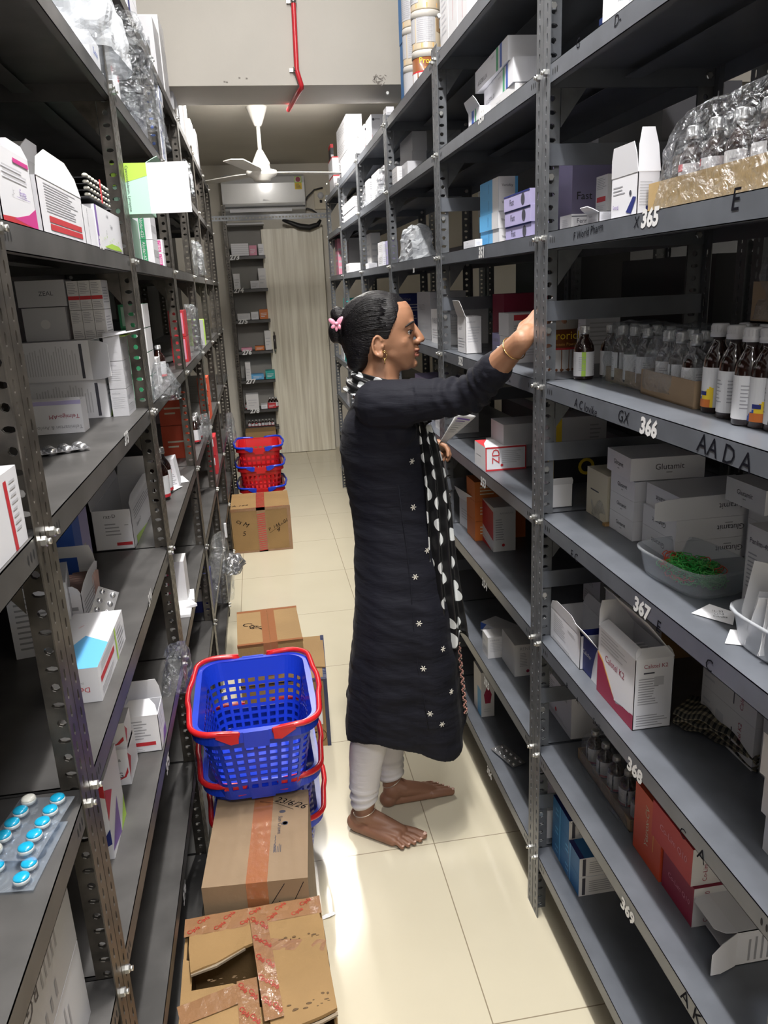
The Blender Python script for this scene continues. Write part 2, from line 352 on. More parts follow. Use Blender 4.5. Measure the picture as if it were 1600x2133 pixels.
# wall socket and cable
p = ony(668, 412, 7.97); mb = MB(); mb.box((-.06, 0, -.10), (.055, .03, .09), cm('cream')); mb.lathe([(.03, 0), (.03, .012)], cm('white'), 16, M=Matrix.Translation((0, -.005, .02)) @ Matrix.Rotation(pi/2, 4, 'X')); mb.tube([(0, -.012, -.02), (0, -.012, -.045)], .012, cm('dark'))
mb.obj('wall_socket', None, p, label='cream power socket on the back wall beside the air conditioner', cat='socket')
mb = MB(); q = lambda u, v, y=7.93: ony(u, v, y)
mb.tube([q(634, 424), q(640, 410), q(655, 395), q(672, 391)], .007, cm('dark')); mb.tube([q(632, 440), q(640, 434), q(650, 437), q(660, 444)], .007, cm('dark')); mb.tube([q(633, 445), q(635, 420)], .014, cm('dark'))
mb.obj('power_cable', None, None, label='black cable looping from the air conditioner to the socket', cat='cable')
mb = MB(); pts = [q(588, 458, 7.8), q(605, 464, 7.8), q(625, 472, 7.8), q(645, 474, 7.8), q(662, 468, 7.8), q(668, 458, 7.8)]
mb.tube(pts, [.012, .02, .028, .028, .022, .012], cm('black')); mb.obj('pipe_bundle', None, None, label='black sagging insulated pipe bundle above the wood door', cat='pipe')
# ---------------------------------------------------------------- slotted angle racks
RX, LX, DEP = .588, -.268, .36
RY = [.675+.93*k for k in range(7)]
LY = [-.03, .925, 1.93, 2.895, 3.81, 4.68, 5.55, 6.3]
RZ = [2.25, 1.99, 1.69, 1.39, 1.09, .79, .49, .19]
LZ = [2.35, 2.045, 1.69, 1.345, .99, .68, .365, .06]
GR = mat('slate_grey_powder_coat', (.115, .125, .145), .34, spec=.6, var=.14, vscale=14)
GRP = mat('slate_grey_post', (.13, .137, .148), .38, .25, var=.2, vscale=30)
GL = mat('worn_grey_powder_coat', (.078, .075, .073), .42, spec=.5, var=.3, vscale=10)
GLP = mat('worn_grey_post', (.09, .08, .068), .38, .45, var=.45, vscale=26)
ZN = mat('zinc_bolt', (.62, .62, .60), .3, .9)
PT = mat('white_number_paint', (.80, .80, .80), .5); MK = mat('black_marker', (.004, .004, .008), .9, spec=.1); HO = mat('slot_shadow_gap', (.008, .008, .009), .9)
def flange(mb, plane, sx, sy, H, m, w=.035, t=.0018):
    """perforated flange; plane 'A' faces the aisle and runs along y, plane 'B' is the side flange running along x"""
    pitch = .025; n = int(H/pitch)
    def P(a, z, k):   # a across the flange, k thickness side
        return (sx*(k*t), sy*a, z) if plane == 'A' else (sx*a, sy*(k*t), z)
    vs = []; fs = []; c = w*.54
    for i in range(n):
        z0, z1 = i*pitch, (i+1)*pitch; zc = (z0+z1)/2
        if plane == 'A': rw, rh = (.0032, .0085)
        else: rw, rh = ((.0058, .0058) if i % 2 else (.0085, .0045))
        outer = [(w, zc), (w, z1), (c, z1), (0, z1), (0, zc), (0, z0), (c, z0), (w, z0)]
        inner = [(c+rw*cos(k*pi/4), zc+rh*sin(k*pi/4)) for k in range(8)]
        if plane == 'A': inner = [(c+max(-rw, min(rw, rw*1.2*cos(k*pi/4))), zc+rh*sin(k*pi/4)) for k in range(8)]
        o = len(vs)
        for k in (0, 1): vs += [P(a, z, k) for a, z in outer]+[P(a, z, k) for a, z in inner]
        for k in range(8):
            j = (k+1) % 8
            fs += [(o+k, o+j, o+8+j, o+8+k), (o+16+k, o+24+k, o+24+j, o+16+j), (o+8+k, o+8+j, o+24+j, o+24+k)]
    mb.add(vs, fs, m)
    a0, a1 = P(w, 0, 0), P(w, n*pitch, 1); b0 = P(w, 0, 1); b1 = P(w, n*pitch, 0)
    mb.quad(a0, b0, a1, b1, m)
def post_mesh(sx, sy, m, H=2.36):
    mb = MB(); flange(mb, 'A', sx, sy, H, m); flange(mb, 'B', sx, sy, H, m); return mb.mesh('post')
PM = {}
def post(par, x, y, sx, sy, m):
    k = (sx, sy, m.name)
    if k not in PM: PM[k] = post_mesh(sx, sy, m, 2.276 if m is GRP else 2.376)
    link('post', PM[k], par, V((x, y, 0))-V(par.location))
bm_ = MB(); bm_.lathe([(.0065, 0), (.0065, .0055), (.0055, .0065)], ZN, 6, M=Matrix.Rotation(pi/2, 4, 'Y'), smooth=False); bm_.lathe([(.0038, .006), (.0038, .011)], ZN, 8, M=Matrix.Rotation(pi/2, 4, 'Y'))
BM_R = bm_.mesh('bolt'); b2 = MB(); b2.lathe([(.0075, 0), (.0075, .004), (.006, .0055)], ZN, 6, M=Matrix.Rotation(pi/2, 4, 'X'), smooth=False); BM_S = b2.mesh('bolt')
def shelf(par, s, x, y0, y1, z, m, words=(), depth=DEP, holes=True, bare=False):
    """s=+1 right rack (front at x, depth to +x), -1 left"""
    mb = MB(); t = .0012; lip = .034; X = lambda a, b: (min(x+s*a, x+s*b), max(x+s*a, x+s*b)); f = .002
    a, b = X(f, depth); mb.box((a, y0, z-t), (b, y1, z), m)
    a, b = X(f, f+t); mb.box((a, y0, z-lip), (b, y1, z), m)
    a, b = X(depth-t, depth); mb.box((a, y0, z-lip), (b, y1, z), m)
    a, b = X(f, depth)
    for yy in (y0, y1-t): mb.box((a, yy, z-lip), (b, yy+t, z), m)
    if not bare:
        a, b = X(f, f+.014); mb.box((a, y0, z-lip), (b, y1, z-lip+t), m)
        a, b = X(depth*.5-.02, depth*.5+.02); mb.box((a, y0+.01, z-.02), (b, y1-.01, z-.019), m)
    U = V((0, -s, 0)); Z = V((0, 0, 1)); N = V((-s, 0, 0)); xf = x+s*f
    if holes:
        for ye, sg in ((y0, 1), (y1, -1)):
            for k in range(3):
                c = V((xf, ye+sg*(.045+.011*k), z-.017)); mb.add([c+N*.0003+U*(.0024*cos(q*pi/5))+Z*(.0062*sin(q*pi/5)) for q in range(10)], [tuple(range(10))], HO)
    o = V(par.location); mb.v = [tuple(V(p)-o) for p in mb.v]
    for wd in words:
        txt, u, v, h, pm = wd[:5]; p = onx(u, v, xf); rot = wd[5] if len(wd) > 5 else 0
        put_text(mb, txt, V((xf, p.y, z-.0165 if v is None else p.z))-o, U, Z, pm, h=h, rot=rot, shear=.15, off=.0006, thick=.0016 if pm is PT else .0003)
    return mb.obj('shelf', par)
def rack_bay(s, y0, y1, zs, label, m, mp, words={}, x=None, depth=DEP, bolts=True, group=None, name='slotted_angle_rack', rail=False, H=2.36):
    x = (RX if s > 0 else LX) if x is None else x; e = empty(name, (x, y0, 0), label, 'rack', group); g = .0015
    for yy, sy in ((y0+g, 1), (y1-g, -1)):
        post(e, x, yy, s, sy, mp); post(e, x+s*depth, yy, -s, sy, mp)
    for i, z in enumerate(zs):
        shelf(e, s, x, y0+g+.002, y1-g-.002, z, m, words.get(i, ()), depth)
        if bolts:
            for yy, sy in ((y0+g, 1), (y1-g, -1)):
                link('bolt', BM_R, e, (0, yy+sy*.018-y0, z-.012)).scale = (-s, 1, 1)
            for zz in (z-.016,): link('bolt', BM_S, e, (s*(depth-.016), y1-.006-y0, zz)); link('bolt', BM_S, e, (s*.017, y1-.004-y0, z+.105)) if s > 0 else None
            mb = MB(); yy = y1-.0045-y0; mb.prism([V((s*.036, yy, z-.035)), V((s*.088, yy, z-.035)), V((s*.036, yy, z-.105))], (0, 1, 0), .0015, mp); mb.obj('gusset_plate', e)
    if rail:
        for z in rail:
            mb = MB(); a, b = sorted((s*.002, s*(depth-.002))); mb.box((a, y1-.012-y0, z-.02), (b, y1-.010-y0, z+.02), m); mb.obj('side_rail', e)
    return e
W0 = {2: [('365', 1355, 452, .029, PT), ('E', 1535, 414, .026, MK), ('F World Pharm', 1225, 482, .014, MK, 4), ('X', 1327, 462, .016, MK)],
      1: [('D-', 1288, 40, .016, MK), ('G', 1205, 90, .016, MK)],
      3: [('366', 1352, 890, .030, PT), ('A C lovike', 1220, 848, .017, MK, -3), ('GX', 1300, 868, .020, MK), ('AA D A', 1508, 942, .026, MK, -3)],
      4: [('367', 1338, 1268, .030, PT), ('E', 1373, 1305, .020, MK), ('F C', 1197, 1158, .018, MK), ('C', 1478, 1385, .019, MK)],
      5: [('368', 1323, 1605, .030, PT), ('Stellar', 1247, 1513, .014, MK), ('B', 1182, 1428, .012, MK), ('A', 1203, 1458, .014, MK), ('C', 1423, 1735, .018, MK), ('A', 1462, 1782, .022, MK)],
      6: [('369', 1308, 1898, .030, PT), ('C', 1190, 1710, .012, MK), ('A K', 1440, 2098, .026, MK)]}
W1 = {1: [('350', 1003, 243, .028, PT)], 2: [('351', 1003, 526, .028, PT)], 3: [('352', 960, 752, .026, PT), ('C', 1062, 788, .016, MK)], 4: [('353', 1007, 1005, .028, PT)], 5: [('354', 1010, 1217, .028, PT)],
      6: [('355', 1014, 1424, .028, PT)], 7: [('356', 1020, 1610, .028, PT)]}
W2 = {2: [('281', 862, 563, .018, PT)]}
which = ['nearest bay of the right rack, numbered 365 to 369, on grey slotted posts', 'second bay of the right rack, numbered 350 to 356, where the woman reaches in',
         'third bay of the right rack, behind the head of the woman', 'fourth bay of the right rack, tall white cartons on top', 'fifth bay of the right rack, red striped carton on top', 'farthest bay of the right rack beside the wood door']
midz = [(RZ[i]+RZ[i+1])/2-.005 for i in range(1, 7)]
for k in range(6):
    rack_bay(1, RY[k], RY[k+1], RZ, which[k], GR, GRP, {0: W0, 1: W1, 2: W2}.get(k, {}), rail=midz if k < 2 else None)
lw = ['nearest bay of the left rack holding the clear blister strip of tablets', 'second bay of the left rack, numbered 372 to 376, with the upside down carton', 'third bay of the left rack with the green lettered open box',
      'fourth bay of the left rack with red cartons', 'fifth bay of the left rack, wrapped bottles inside', 'sixth bay of the left rack near the far end', 'last bay of the left rack meeting the end shelves']
WL1 = {2: [('372', 211, 506, .024, PT)], 3: [('373', 263, 912, .026, PT)], 4: [('374', 312, 1245, .026, PT)], 5: [('375', 349, 1590, .028, PT)], 6: [('376', 384, 1858, .030, PT)]}
for k in range(7):
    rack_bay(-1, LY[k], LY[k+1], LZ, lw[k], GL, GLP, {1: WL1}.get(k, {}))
# rows standing back to back with the aisle racks, seen through them
for k, (a, b) in enumerate(((.6, 1.6), (1.62, 2.6), (2.62, 3.6), (3.62, 4.8))):
    rack_bay(1, a, b, [1.78, 1.46, 1.13, .80, .42], ['rear rack seen through the nearest right bay', 'rear rack seen through the second right bay', 'rear rack seen behind the third right bay', 'far rear rack behind the right racks'][k], GR, GRP, x=1.06, depth=.34, bolts=False)
# end shelves 273-278 beside the door
ez = [ony(505, v, 7.72).z for v in (533, 602, 667, 732, 793, 855, 893)]
e = empty('end_shelving', (-.20, 7.72, 0), 'narrow dark shelving numbered 273 to 278 beside the wood door', 'rack')
m = MB(); m.box((0, .0, 0), (.0, .0, 0), GR)
for i, z in enumerate(ez):
    mb = MB(); mb.box((0, 0, z-.03), (.33, .004, z), GL); mb.box((0, 0, z-.004), (.33, .24, z), GL)
    if i < 6: put_text(mb, '27%d' % (3+i), V((.045+.012*i, -.001, z-.012)), V((1, 0, 0)), V((0, 0, 1)), PT, h=.048, shear=.15, thick=.003)
    mb.obj('shelf', e)
for x in (0,):
    link('post', PM[(-1, 1, GLP.name)], e, (x, 0, 0)); link('post', PM[(-1, -1, GLP.name)], e, (x, .24, 0))
mb = MB(); mb.box((.0, .235, 0), (.33, .24, 2.24), wallmat('end_back_panel', (.30, .29, .27))); mb.obj('back_panel', e)
mb = MB(); mb.box((-.01, 0, 2.20), (.34, .2, 2.215), cm('lightg')); mb.obj('top_board', e)
# perforated angle tying the racks together under the air conditioner
mb = MB(); p = ony(575, 452, 6.3); L = .90
for i in range(36):
    x0 = -.28+i*.025
    mb.box((x0, 6.3, p.z-.018), (x0+.025, 6.302, p.z-.006), GRP); mb.box((x0, 6.3, p.z+.006), (x0+.025, 6.302, p.z+.018), GRP); mb.box((x0, 6.3, p.z-.006), (x0+.012, 6.302, p.z+.006), GRP)
mb.box((-.28, 6.3, p.z+.018), (.62, 6.335, p.z+.02), GRP); mb.obj('tie_bar', label='dark perforated angle bar tying both racks together below the air conditioner', cat='bar')
# ---------------------------------------------------------------- placing boxes on the shelves
def proj(p):
    d = V(p)-CAMP; c = AX*d.x+AY*d.y+AZ*d.z
    return 800+FPX*c.x/c.z, 1066.5+FPX*c.y/c.z
def solve(fn, target, lo, hi):
    a, b = fn(lo)-target, fn(hi)-target
    if a*b > 0: return lo if abs(a) < abs(b) else hi
    for _ in range(40):
        m = (lo+hi)/2; c = fn(m)-target
        if a*c <= 0: hi = m
        else: lo, a = m, c
    return (lo+hi)/2
def anchor(side, c, z, x0):
    if x0 is None:
        p = onz(c[0], c[1], z)
    else:
        y = solve(lambda y: proj((x0, y, z))[0], c if isinstance(c, (int, float)) else c[0], .2, 9); p = V((x0, y, z))
    lim = RX+.006 if side > 0 else LX-.006
    if side > 0 and p.x < lim: p.x = lim
    if side < 0 and p.x > lim: p.x = lim
    return p
BAYN = {1: ['nearest right bay', 'second right bay', 'third right bay', 'fourth right bay', 'fifth right bay', 'farthest right bay'],
        -1: ['nearest left bay', 'second left bay', 'third left bay', 'fourth left bay', 'fifth left bay', 'sixth left bay', 'last left bay']}
SHN = {(1, 0, 2): 'shelf 365', (1, 0, 3): 'shelf 366', (1, 0, 4): 'shelf 367', (1, 0, 5): 'shelf 368', (1, 0, 6): 'shelf 369', (1, 1, 1): 'shelf 350', (1, 1, 2): 'shelf 351', (1, 1, 3): 'shelf 352',
       (1, 1, 4): 'shelf 353', (1, 1, 5): 'shelf 354', (1, 1, 6): 'shelf 355', (1, 1, 7): 'shelf 356', (-1, 1, 2): 'shelf 372', (-1, 1, 3): 'shelf 373', (-1, 1, 4): 'shelf 374', (-1, 1, 5): 'shelf 375', (-1, 1, 6): 'shelf 376'}
ORD = ['top', 'second', 'third', 'fourth', 'fifth', 'sixth', 'seventh', 'lowest']
def where(side, y, i):
    ys = RY if side > 0 else LY; k = max([j for j in range(len(ys)-1) if ys[j] <= y+.02] or [0])
    if (side, k, i) in SHN: return 'on '+SHN[(side, k, i)]
    return 'in the %s, %s shelf' % (BAYN[side][k], ORD[i])
def yaw_free(k): return abs(k.get('yaw', 0)) < .3
def bx(side, i, c, n, f, t, col, desc, pr=None, x0=None, size=(None, None, None), base=0, pos=None, auto=True, cnt=1, group=None, **k):
    z = (RZ if side > 0 else LZ)[i]+base+.0005; p = pos if pos is not None else anchor(side, c, z, x0)
    sx, sy, sz = size
    if sx is None: sx = solve(lambda s: proj(p+V((side*s, 0, 0)))[0], n, .005, .33)
    if sy is None: sy = solve(lambda s: proj(p+V((0, s, 0)))[0], f, .01, .6)
    if sz is None: sz = solve(lambda s: proj(p+V((0, 0, s)))[1], t, .01, .5)
    xmax = DEP-.02-abs(p.x-(RX if side > 0 else LX)); sx = max(.02, min(sx, xmax))
    ys = RY if side > 0 else LY; zs = RZ if side > 0 else LZ; mid = p.y+sy/2; kb = max([j for j in range(len(ys)-1) if ys[j] <= mid] or [0]); p = V(p)
    if yaw_free(k):                      # keep every box between the posts of its bay and under the shelf above it
        p.y = max(p.y, ys[kb]+.008); 
        if p.y+sy > ys[kb+1]-.010: p.y = max(ys[kb]+.008, ys[kb+1]-.010-sy); sy = min(sy, ys[kb+1]-.010-p.y)
    if i > 0: sz = min(sz, zs[i-1]-.037-p.z)
    out = []
    for j in range(cnt):
        h = sz/cnt
        lab = desc
        if cnt > 1: lab = desc.replace('{}', 'topmost' if j == cnt-1 else 'bottom' if j == 0 else ['', 'second', 'third', 'fourth', 'fifth'][j]+' from the bottom')
        if auto:
            w = where(side, p.y, i)
            if len((lab+' '+w).split()) > 16: w = w.split(',')[0]
            if len((lab+' '+w).split()) <= 16: lab += ' '+w
        q = p+V((side*random.uniform(0, .006) if cnt > 1 else 0, random.uniform(-.002, .004) if cnt > 1 else 0, h*j+.0004*j))
        out.append(carton(side, q, (sx, sy, h), col, lab, pr, group=group, **k))
    return out
def T(s, c='ink', u0=.1, v0=.4, u1=.9, v1=.6, rot=0): return ('t', u0, v0, u1, v1, c, s, rot)
def Ls(u0, v0, u1, v1, n, c='lightg', vert=False): return ('l', u0, v0, u1, v1, c, n, vert)
def Rc(u0, v0, u1, v1, c): return ('r', u0, v0, u1, v1, c)
def Q(c, *pts): return ('q', 0, 0, 1, 1, c, pts)
std = {'n': [Ls(.12, .3, .88, .75, 6), T('medicine', 'grey', .1, .8, .6, .92)], 'a': [T('TABLETS', 'grey', .1, .6, .6, .75), Ls(.1, .15, .9, .45, 4)]}
# ======================= right rack, nearest bay
# shelf 365
bx(1, 2, 1326, 1372, 1272, 357, 'white', 'open white carton with blue figures printed and raised flaps', {'a': [Ls(.08, .55, .6, .8, 3, 'grey'), T('Energj', 'purple', .05, .2, .35, .32), Q('navy', (.6, .1), (.85, .45), (.97, .42), (.8, .05)), ('c', .7, .5, .8, .6, 'ink', .004)],
   'n': [Ls(.1, .2, .9, .8, 9), Rc(.4, .1, .6, .2, 'navy')]}, x0=.60, open_='t', flaps=[('w', .045, 4, .12), ('n', .065, -8, .22, 'white'), ('f', .03, 20, .2)])
bx(1, 2, 1251, 1287, 1228, 366, 'offw', 'white carton with a red block', {'a': [Ls(.1, .62, .9, .95, 7, 'grey'), Rc(.1, .28, .85, .42, 'red'), Ls(.1, .05, .9, .2, 3)], 'n': [T('Pulmo', 'ink', .3, .7, .9, .82)]}, x0=.70, base=.033)
bx(1, 2, 1190, 1260, 1166, 446, 'offw', 'low carton printed Ferrous and Zinc lying flat', {'n': [T('Ferrous', 'ink', .1, .5, .75, .75), T('Zinc Sulp', 'ink', .1, .15, .75, .4), Rc(0, .85, 1, .9, 'ink')], 'a': [Ls(.2, .2, .8, .8, 6)]}, x0=.66)
bx(1, 2, 1247, 1290, 1222, 441, 'white', 'small crumpled open white carton', std, x0=.605, flaps=[('w', .02, 60, .2)], open_='t')
bx(1, 2, 1212, 1240, 1165, 360, 'lilac', '{} purple joint pain carton standing in the dark', {'n': [('c', .3, .3, .7, .7, 'ink', .018), Rc(.32, .0, .35, 1, 'ink')], 'a': [T('Fast', 'ink', .2, .2, .45, .8, 90), ('c', .6, .3, .9, .7, 'ink', .012)]}, x0=.78, cnt=3)
for j, tt in enumerate((195, 33)):
    bx(1, 2, 1570-12*j, 1640, 1475, [128, 28][j], 'offw', ['lower', 'upper'][j]+' big white carton with a blue figure', {'a': [Ls(.1, .6, .5, .85, 3, 'grey'), T('Energj', 'purple', .05, .12, .3, .28), Q('navy', (.62, .5), (.7, .25), (.86, .3), (.92, .62), (.8, .7)), ('c', .72, .7, .84, .8, 'ink', .006)],
       'n': [Ls(.1, .2, .9, .8, 10), Rc(.3, .85, .5, .93, 'ink')]}, x0=.74, pos=V((.755, .93, 1.786+.083*j)), size=(.15, .20, .082))
bx(1, 2, 0, 0, 0, 0, 'kraft', 'brown cardboard carton propping the white cartons', None, pos=V((.745, .96, 1.6905)), size=(.15, .22, .094))
bx(1, 2, 0, 0, 0, 0, 'brown', 'dim brown carton lying at the back', None, pos=V((.80, 1.22, 1.6905)), size=(.13, .26, .12))
# shelf 1.99 of the nearest bay
bx(1, 1, 0, 0, 0, 0, 'white', 'white torn carton at the front edge', {'a': [T('ALT', 'grey', .6, .1, .9, .2)]}, pos=V((.60, 1.27, 1.9905)), size=(.09, .07, .14), yaw=.15)
bx(1, 1, 0, 0, 0, 0, 'blue', 'deep blue carton', {'a': [T('27', 'white', .75, .3, .9, .6)]}, pos=V((.68, 1.47, 1.9905)), size=(.1, .09, .07))
bx(1, 1, 0, 0, 0, 0, 'lightg', 'long pale carton seen from below', std, pos=V((.66, .90, 1.9905)), size=(.22, .26, .12))
# shelf 367: white cartons
GA = {'a': [T('Glutamit', 'ink', .3, .42, .7, .68), Rc(.46, .3, .54, .34, 'grey')], 'n': [T('Glutamit', 'ink', .33, .45, .72, .72), Rc(.48, .3, .56, .35, 'grey')], 't': []}
GU = {'a': [T('Glutamit', 'ink', .3, .35, .7, .6, 180)], 'n': [T('Glutamit', 'ink', .38, .35, .74, .62, 180), Rc(.5, .7, .58, .75, 'grey')]}
g0 = 1.09
def glut(x, y, k, sx, sy, h, pr, lab, **kw): return carton(1, V((x, y, 1.0905+.0405*k)), (sx, sy, h), 'white', lab, pr, group=None, **kw)
glut(.70, 1.37, 0, .145, .105, .040, GA, 'bottom white carton of the far Glutamit stack on shelf 367'); glut(.70, 1.37, 1, .145, .105, .040, GA, 'second white carton of the far Glutamit stack on shelf 367')
glut(.70, 1.37, 2, .145, .105, .040, GA, 'third white carton of the far Glutamit stack on shelf 367')
glut(.715, 1.235, 0, .19, .125, .040, GU, 'bottom white carton of the near Glutamit stack on shelf 367'); glut(.715, 1.235, 1, .19, .125, .040, GU, 'second white carton of the near Glutamit stack on shelf 367')
glut(.72, 1.235, 2, .185, .125, .042, GU, 'white Glutamit carton with its end flap pulled open', flaps=[('N', .05, 88, .12)])
glut(.69, 1.37, 3.05, .15, .12, .045, GA, 'topmost tilted Glutamit carton with slanted ends on shelf 367', yaw=-.06)
for k in range(3): glut(.845+.0, 1.10, k, .085, .12, .040, GA, ['bottom', 'middle', 'top'][k]+' white carton right of the near Glutamit stack on shelf 367')
glut(.79, 1.10, 3.02, .14, .11, .042, GA, 'white Glutamit carton bridging the rear stacks on shelf 367')
bx(1, 4, 1595, 1680, 1541, 1028, 'offw', 'tall white Panlim carton standing', {'a': [T('Panlim-40', 'ink', .12, .78, .88, .87), Ls(.1, .25, .6, .7, 9, 'grey'), Ls(.1, .05, .5, .14, 2, 'purple')], 'n': [Ls(.2, .3, .8, .7, 6)]}, pos=V((.72, .975, 1.0905)), size=(.06, .062, .135))
bx(1, 4, 0, 0, 0, 0, 'cream', 'cream carton behind crinkled plastic beside the post', {'a': [Rc(.2, .55, .6, .58, 'ink')], 'n': []}, pos=V((.70, 1.49, 1.0905)), size=(.2, .105, .105))
bx(1, 4, 0, 0, 0, 0, 'kraft', 'folded brown cardboard piece', None, pos=V((.69, 1.475, 1.0905)), size=(.13, .012, .006))
# shelf 368
bx(1, 5, (1203, 1390), 1210, 1143, 1322, 'white', 'open white carton at the far end by the post', {'a': [Ls(.12, .3, .55, .9, 9, 'lightg'), Ls(.6, .72, .9, .82, 2, 'lightg'), Ls(.1, .03, .9, .15, 2)]}, size=(.08, None, None), open_='t', flaps=[('w', .03, 5, .25), ('e', .03, 10, .1)])
bx(1, 5, (1243, 1428), 1262, 1206, 1352, 'navy', 'navy and white open carton', {'a': [Q('white', (.7, 0), (1, 0), (1, 1), (.9, .8), (.78, .4)), T('Calofer', 'white', .2, .5, .7, .62)], 'n': [Rc(0, 0, 1, 1, 'white')]}, size=(.09, None, None), open_='t', flaps=[('n', .05, 8, .1, 'white'), ('w', .03, 35, .15, 'white')])
bx(1, 5, (1317, 1522), 1396, 1243, 1376, 'white', 'large open white and maroon Calstel carton in front', {'a': [T('Calstel K2', 'maroon', .22, .56, .74, .68, 0), Ls(.08, .74, .8, .98, 5, 'lightg'),
    Q('maroon', (0, .0), (1, 0), (1, .22), (.8, .2), (.55, .12), (.35, .30), (.15, .52), (0, .6)), Q('white', (.5, .14), (.7, .18), (.92, .2), (.86, .34), (.66, .36), (.5, .3)), Q('gold', (0, .6), (.15, .52), (.35, .3), (.5, .15), (.35, .34), (.15, .56), (0, .63))],
    'n': [T('Calstel K2', 'maroon', .22, .84, .84, .95), Rc(.22, .79, .5, .81, 'ink'), Ls(.1, .35, .65, .74, 11, 'grey'), Ls(.08, .04, .9, .22, 5, 'grey'), Rc(.5, .62, .75, .74, 'lightg')]}, open_='t',
   flaps=[('w', .022, -50, .05), ('f', .05, 8, .1), ('e', .085, -38, .06), ('n', .02, -30, .1)])
for k in range(6):
    carton(1, V((.655, 1.222+.013*k, .80)), (.055, .006, .108), 'offw', ['nearest', 'second', 'third', 'fourth', 'fifth', 'farthest'][k]+' inner strip packet filed in the large open Calstel carton', {'t': [Rc(0, 0, .5, 1, 'magenta')] if k == 1 else []}, name='strip_packet', cat='packet')
for k in range(2):
    bx(1, 5, 0, 0, 0, 0, 'offw', ['lower', 'upper'][k]+' white Calstel carton of the stack lying on its side', {'n': [Ls(.5, .1, .95, .7, 10, 'grey', True)], 'a': [T('Calstel K2', 'maroon', .65, .15, .85, .85, 90), Rc(.60, .15, .62, .6, 'ink'), Rc(.3, .4, .45, .7, 'lightg'), Ls(.05, .2, .25, .8, 4, 'lightg')]}, pos=V((.755, 1.02, .7905+.0805*k)), size=(.17, .16, .080))
    bx(1, 5, 0, 0, 0, 0, 'offw', ['lower', 'upper'][k]+' white Calstel carton nearer the camera', {'n': [Ls(.1, .1, .9, .8, 12, 'grey', True)], 'a': [Ls(.1, .1, .9, .8, 12, 'grey', True)]}, pos=V((.765, .885, .7905+.0805*k)), size=(.16, .13, .080))
bx(1, 5, 0, 0, 0, 0, 'offw', 'white and crimson carton with a curled flap', {'a': [T('OCTO', 'maroon', .3, .4, .95, .62), ('c', .0, .3, .3, .8, 'maroon', .016)]}, pos=V((.70, 1.36, .7905)), size=(.07, .12, .155), open_='t', flaps=[('w', .02, 40, .2)])
bx(1, 5, 0, 0, 0, 0, 'kraft', 'brown carton at the back by the post', None, pos=V((.76, 1.42, .7905)), size=(.15, .14, .17))
for k in range(3):
    bx(1, 5, 0, 0, 0, 0, 'white', ['bottom', 'middle', 'top'][k]+' open white Bud carton of the pile at the photo edge', {'a': [T('Bud', 'ink', .45, .35, .9, .7)], 'n': []}, pos=V((.66-.006*k, .715, .7905+.066*k)), size=(.17, .135, .064), yaw=.02*k)
# shelf 369
bx(1, 6, (1205, 1563), 1225, 1148, 1478, 'white', 'white carton with a small red mark by the post', {'a': [Ls(.1, .4, .4, .88, 9, 'grey'), ('c', .4, .2, .5, .3, 'red', .006), Ls(.1, .1, .9, .18, 2), Rc(.55, .75, .85, .88, 'lightg')]}, size=(.1, None, None))
bx(1, 6, (1372, 1838), 1392, 1318, 1600, 'redo', 'tall orange red Yesrox carton', {'a': [T('Yesrox-CV', 'cream', .35, .25, .62, .85, 90), Rc(.72, .3, .74, .7, 'gold')], 'n': [Rc(.1, .0, .3, 1, 'redo')]}, size=(.055, None, .15))
CQ = {'a': [T('Co-Lim Q10', 'pink', .2, .42, .9, .62), Rc(.0, .0, .0, .0, 'red')], 'n': [T('Co-Lim Q10', 'maroon', .12, .1, .4, .9, 90), Ls(.55, .2, .9, .8, 5, 'grey', True), Rc(0, 0, .0, 0, 'ink')], 't': []}
a = bx(1, 6, (1440, 1932), 1485, 1378, 1840, 'maroon', 'lower crimson carton of the Co-Lim pair', {**CQ, 'n': [Rc(0, 0, 1, 1, 'offw')]+CQ['n']}, size=(.10, None, .082))[0]
p0 = V(a.location); bx(1, 6, 0, 0, 0, 0, 'red', 'upper crimson carton of the Co-Lim pair', {**CQ, 'n': [Rc(0, 0, 1, 1, 'offw')]+CQ['n']}, pos=p0+V((-.004, .006, .083)), size=(.10, .14, .076))
bx(1, 6, (1530, 2012), 1640, 1480, 1930, 'white', 'empty white carton lying open toward the aisle', {'n': [Ls(.1, .1, .95, .85, 14, 'grey', True)], 't': [Ls(.2, .2, .9, .8, 8, 'lightg')]}, size=(.19, .10, .068), open_='a', flaps=[('w', .03, 100, .2), ('N', .06, 70, .2)])
# shelf at the foot
BL = {'a': [Ls(.2, .2, .4, .7, 2, 'sky'), Rc(.45, .0, .5, 1, 'sky')], 'n': [Rc(0, 0, 1, 1, 'offw'), Rc(.08, .05, .16, .95, 'ink'), Ls(.25, .15, .9, .8, 6, 'grey')], 't': [Rc(.0, .0, .12, 1, 'navy')]}
for (px, py, z, lab) in ((1205, 1868, 0, 'lower blue and white carton nearest the camera'), (1205, 1868, .0535, 'upper blue and white carton nearest the camera'), (1163, 1790, .0, 'lower blue and white carton by the post'), (1163, 1790, .0535, 'middle blue and white carton by the post'), (1163, 1790, .107, 'topmost blue and white carton by the post')):
    P = onz(px, py, .19); P.x = max(P.x, .6); P.z = .1905+z
    bx(1, 7, 0, 0, 0, 0, 'bluebox', lab, BL, pos=P, size=(.10, .105, .053))
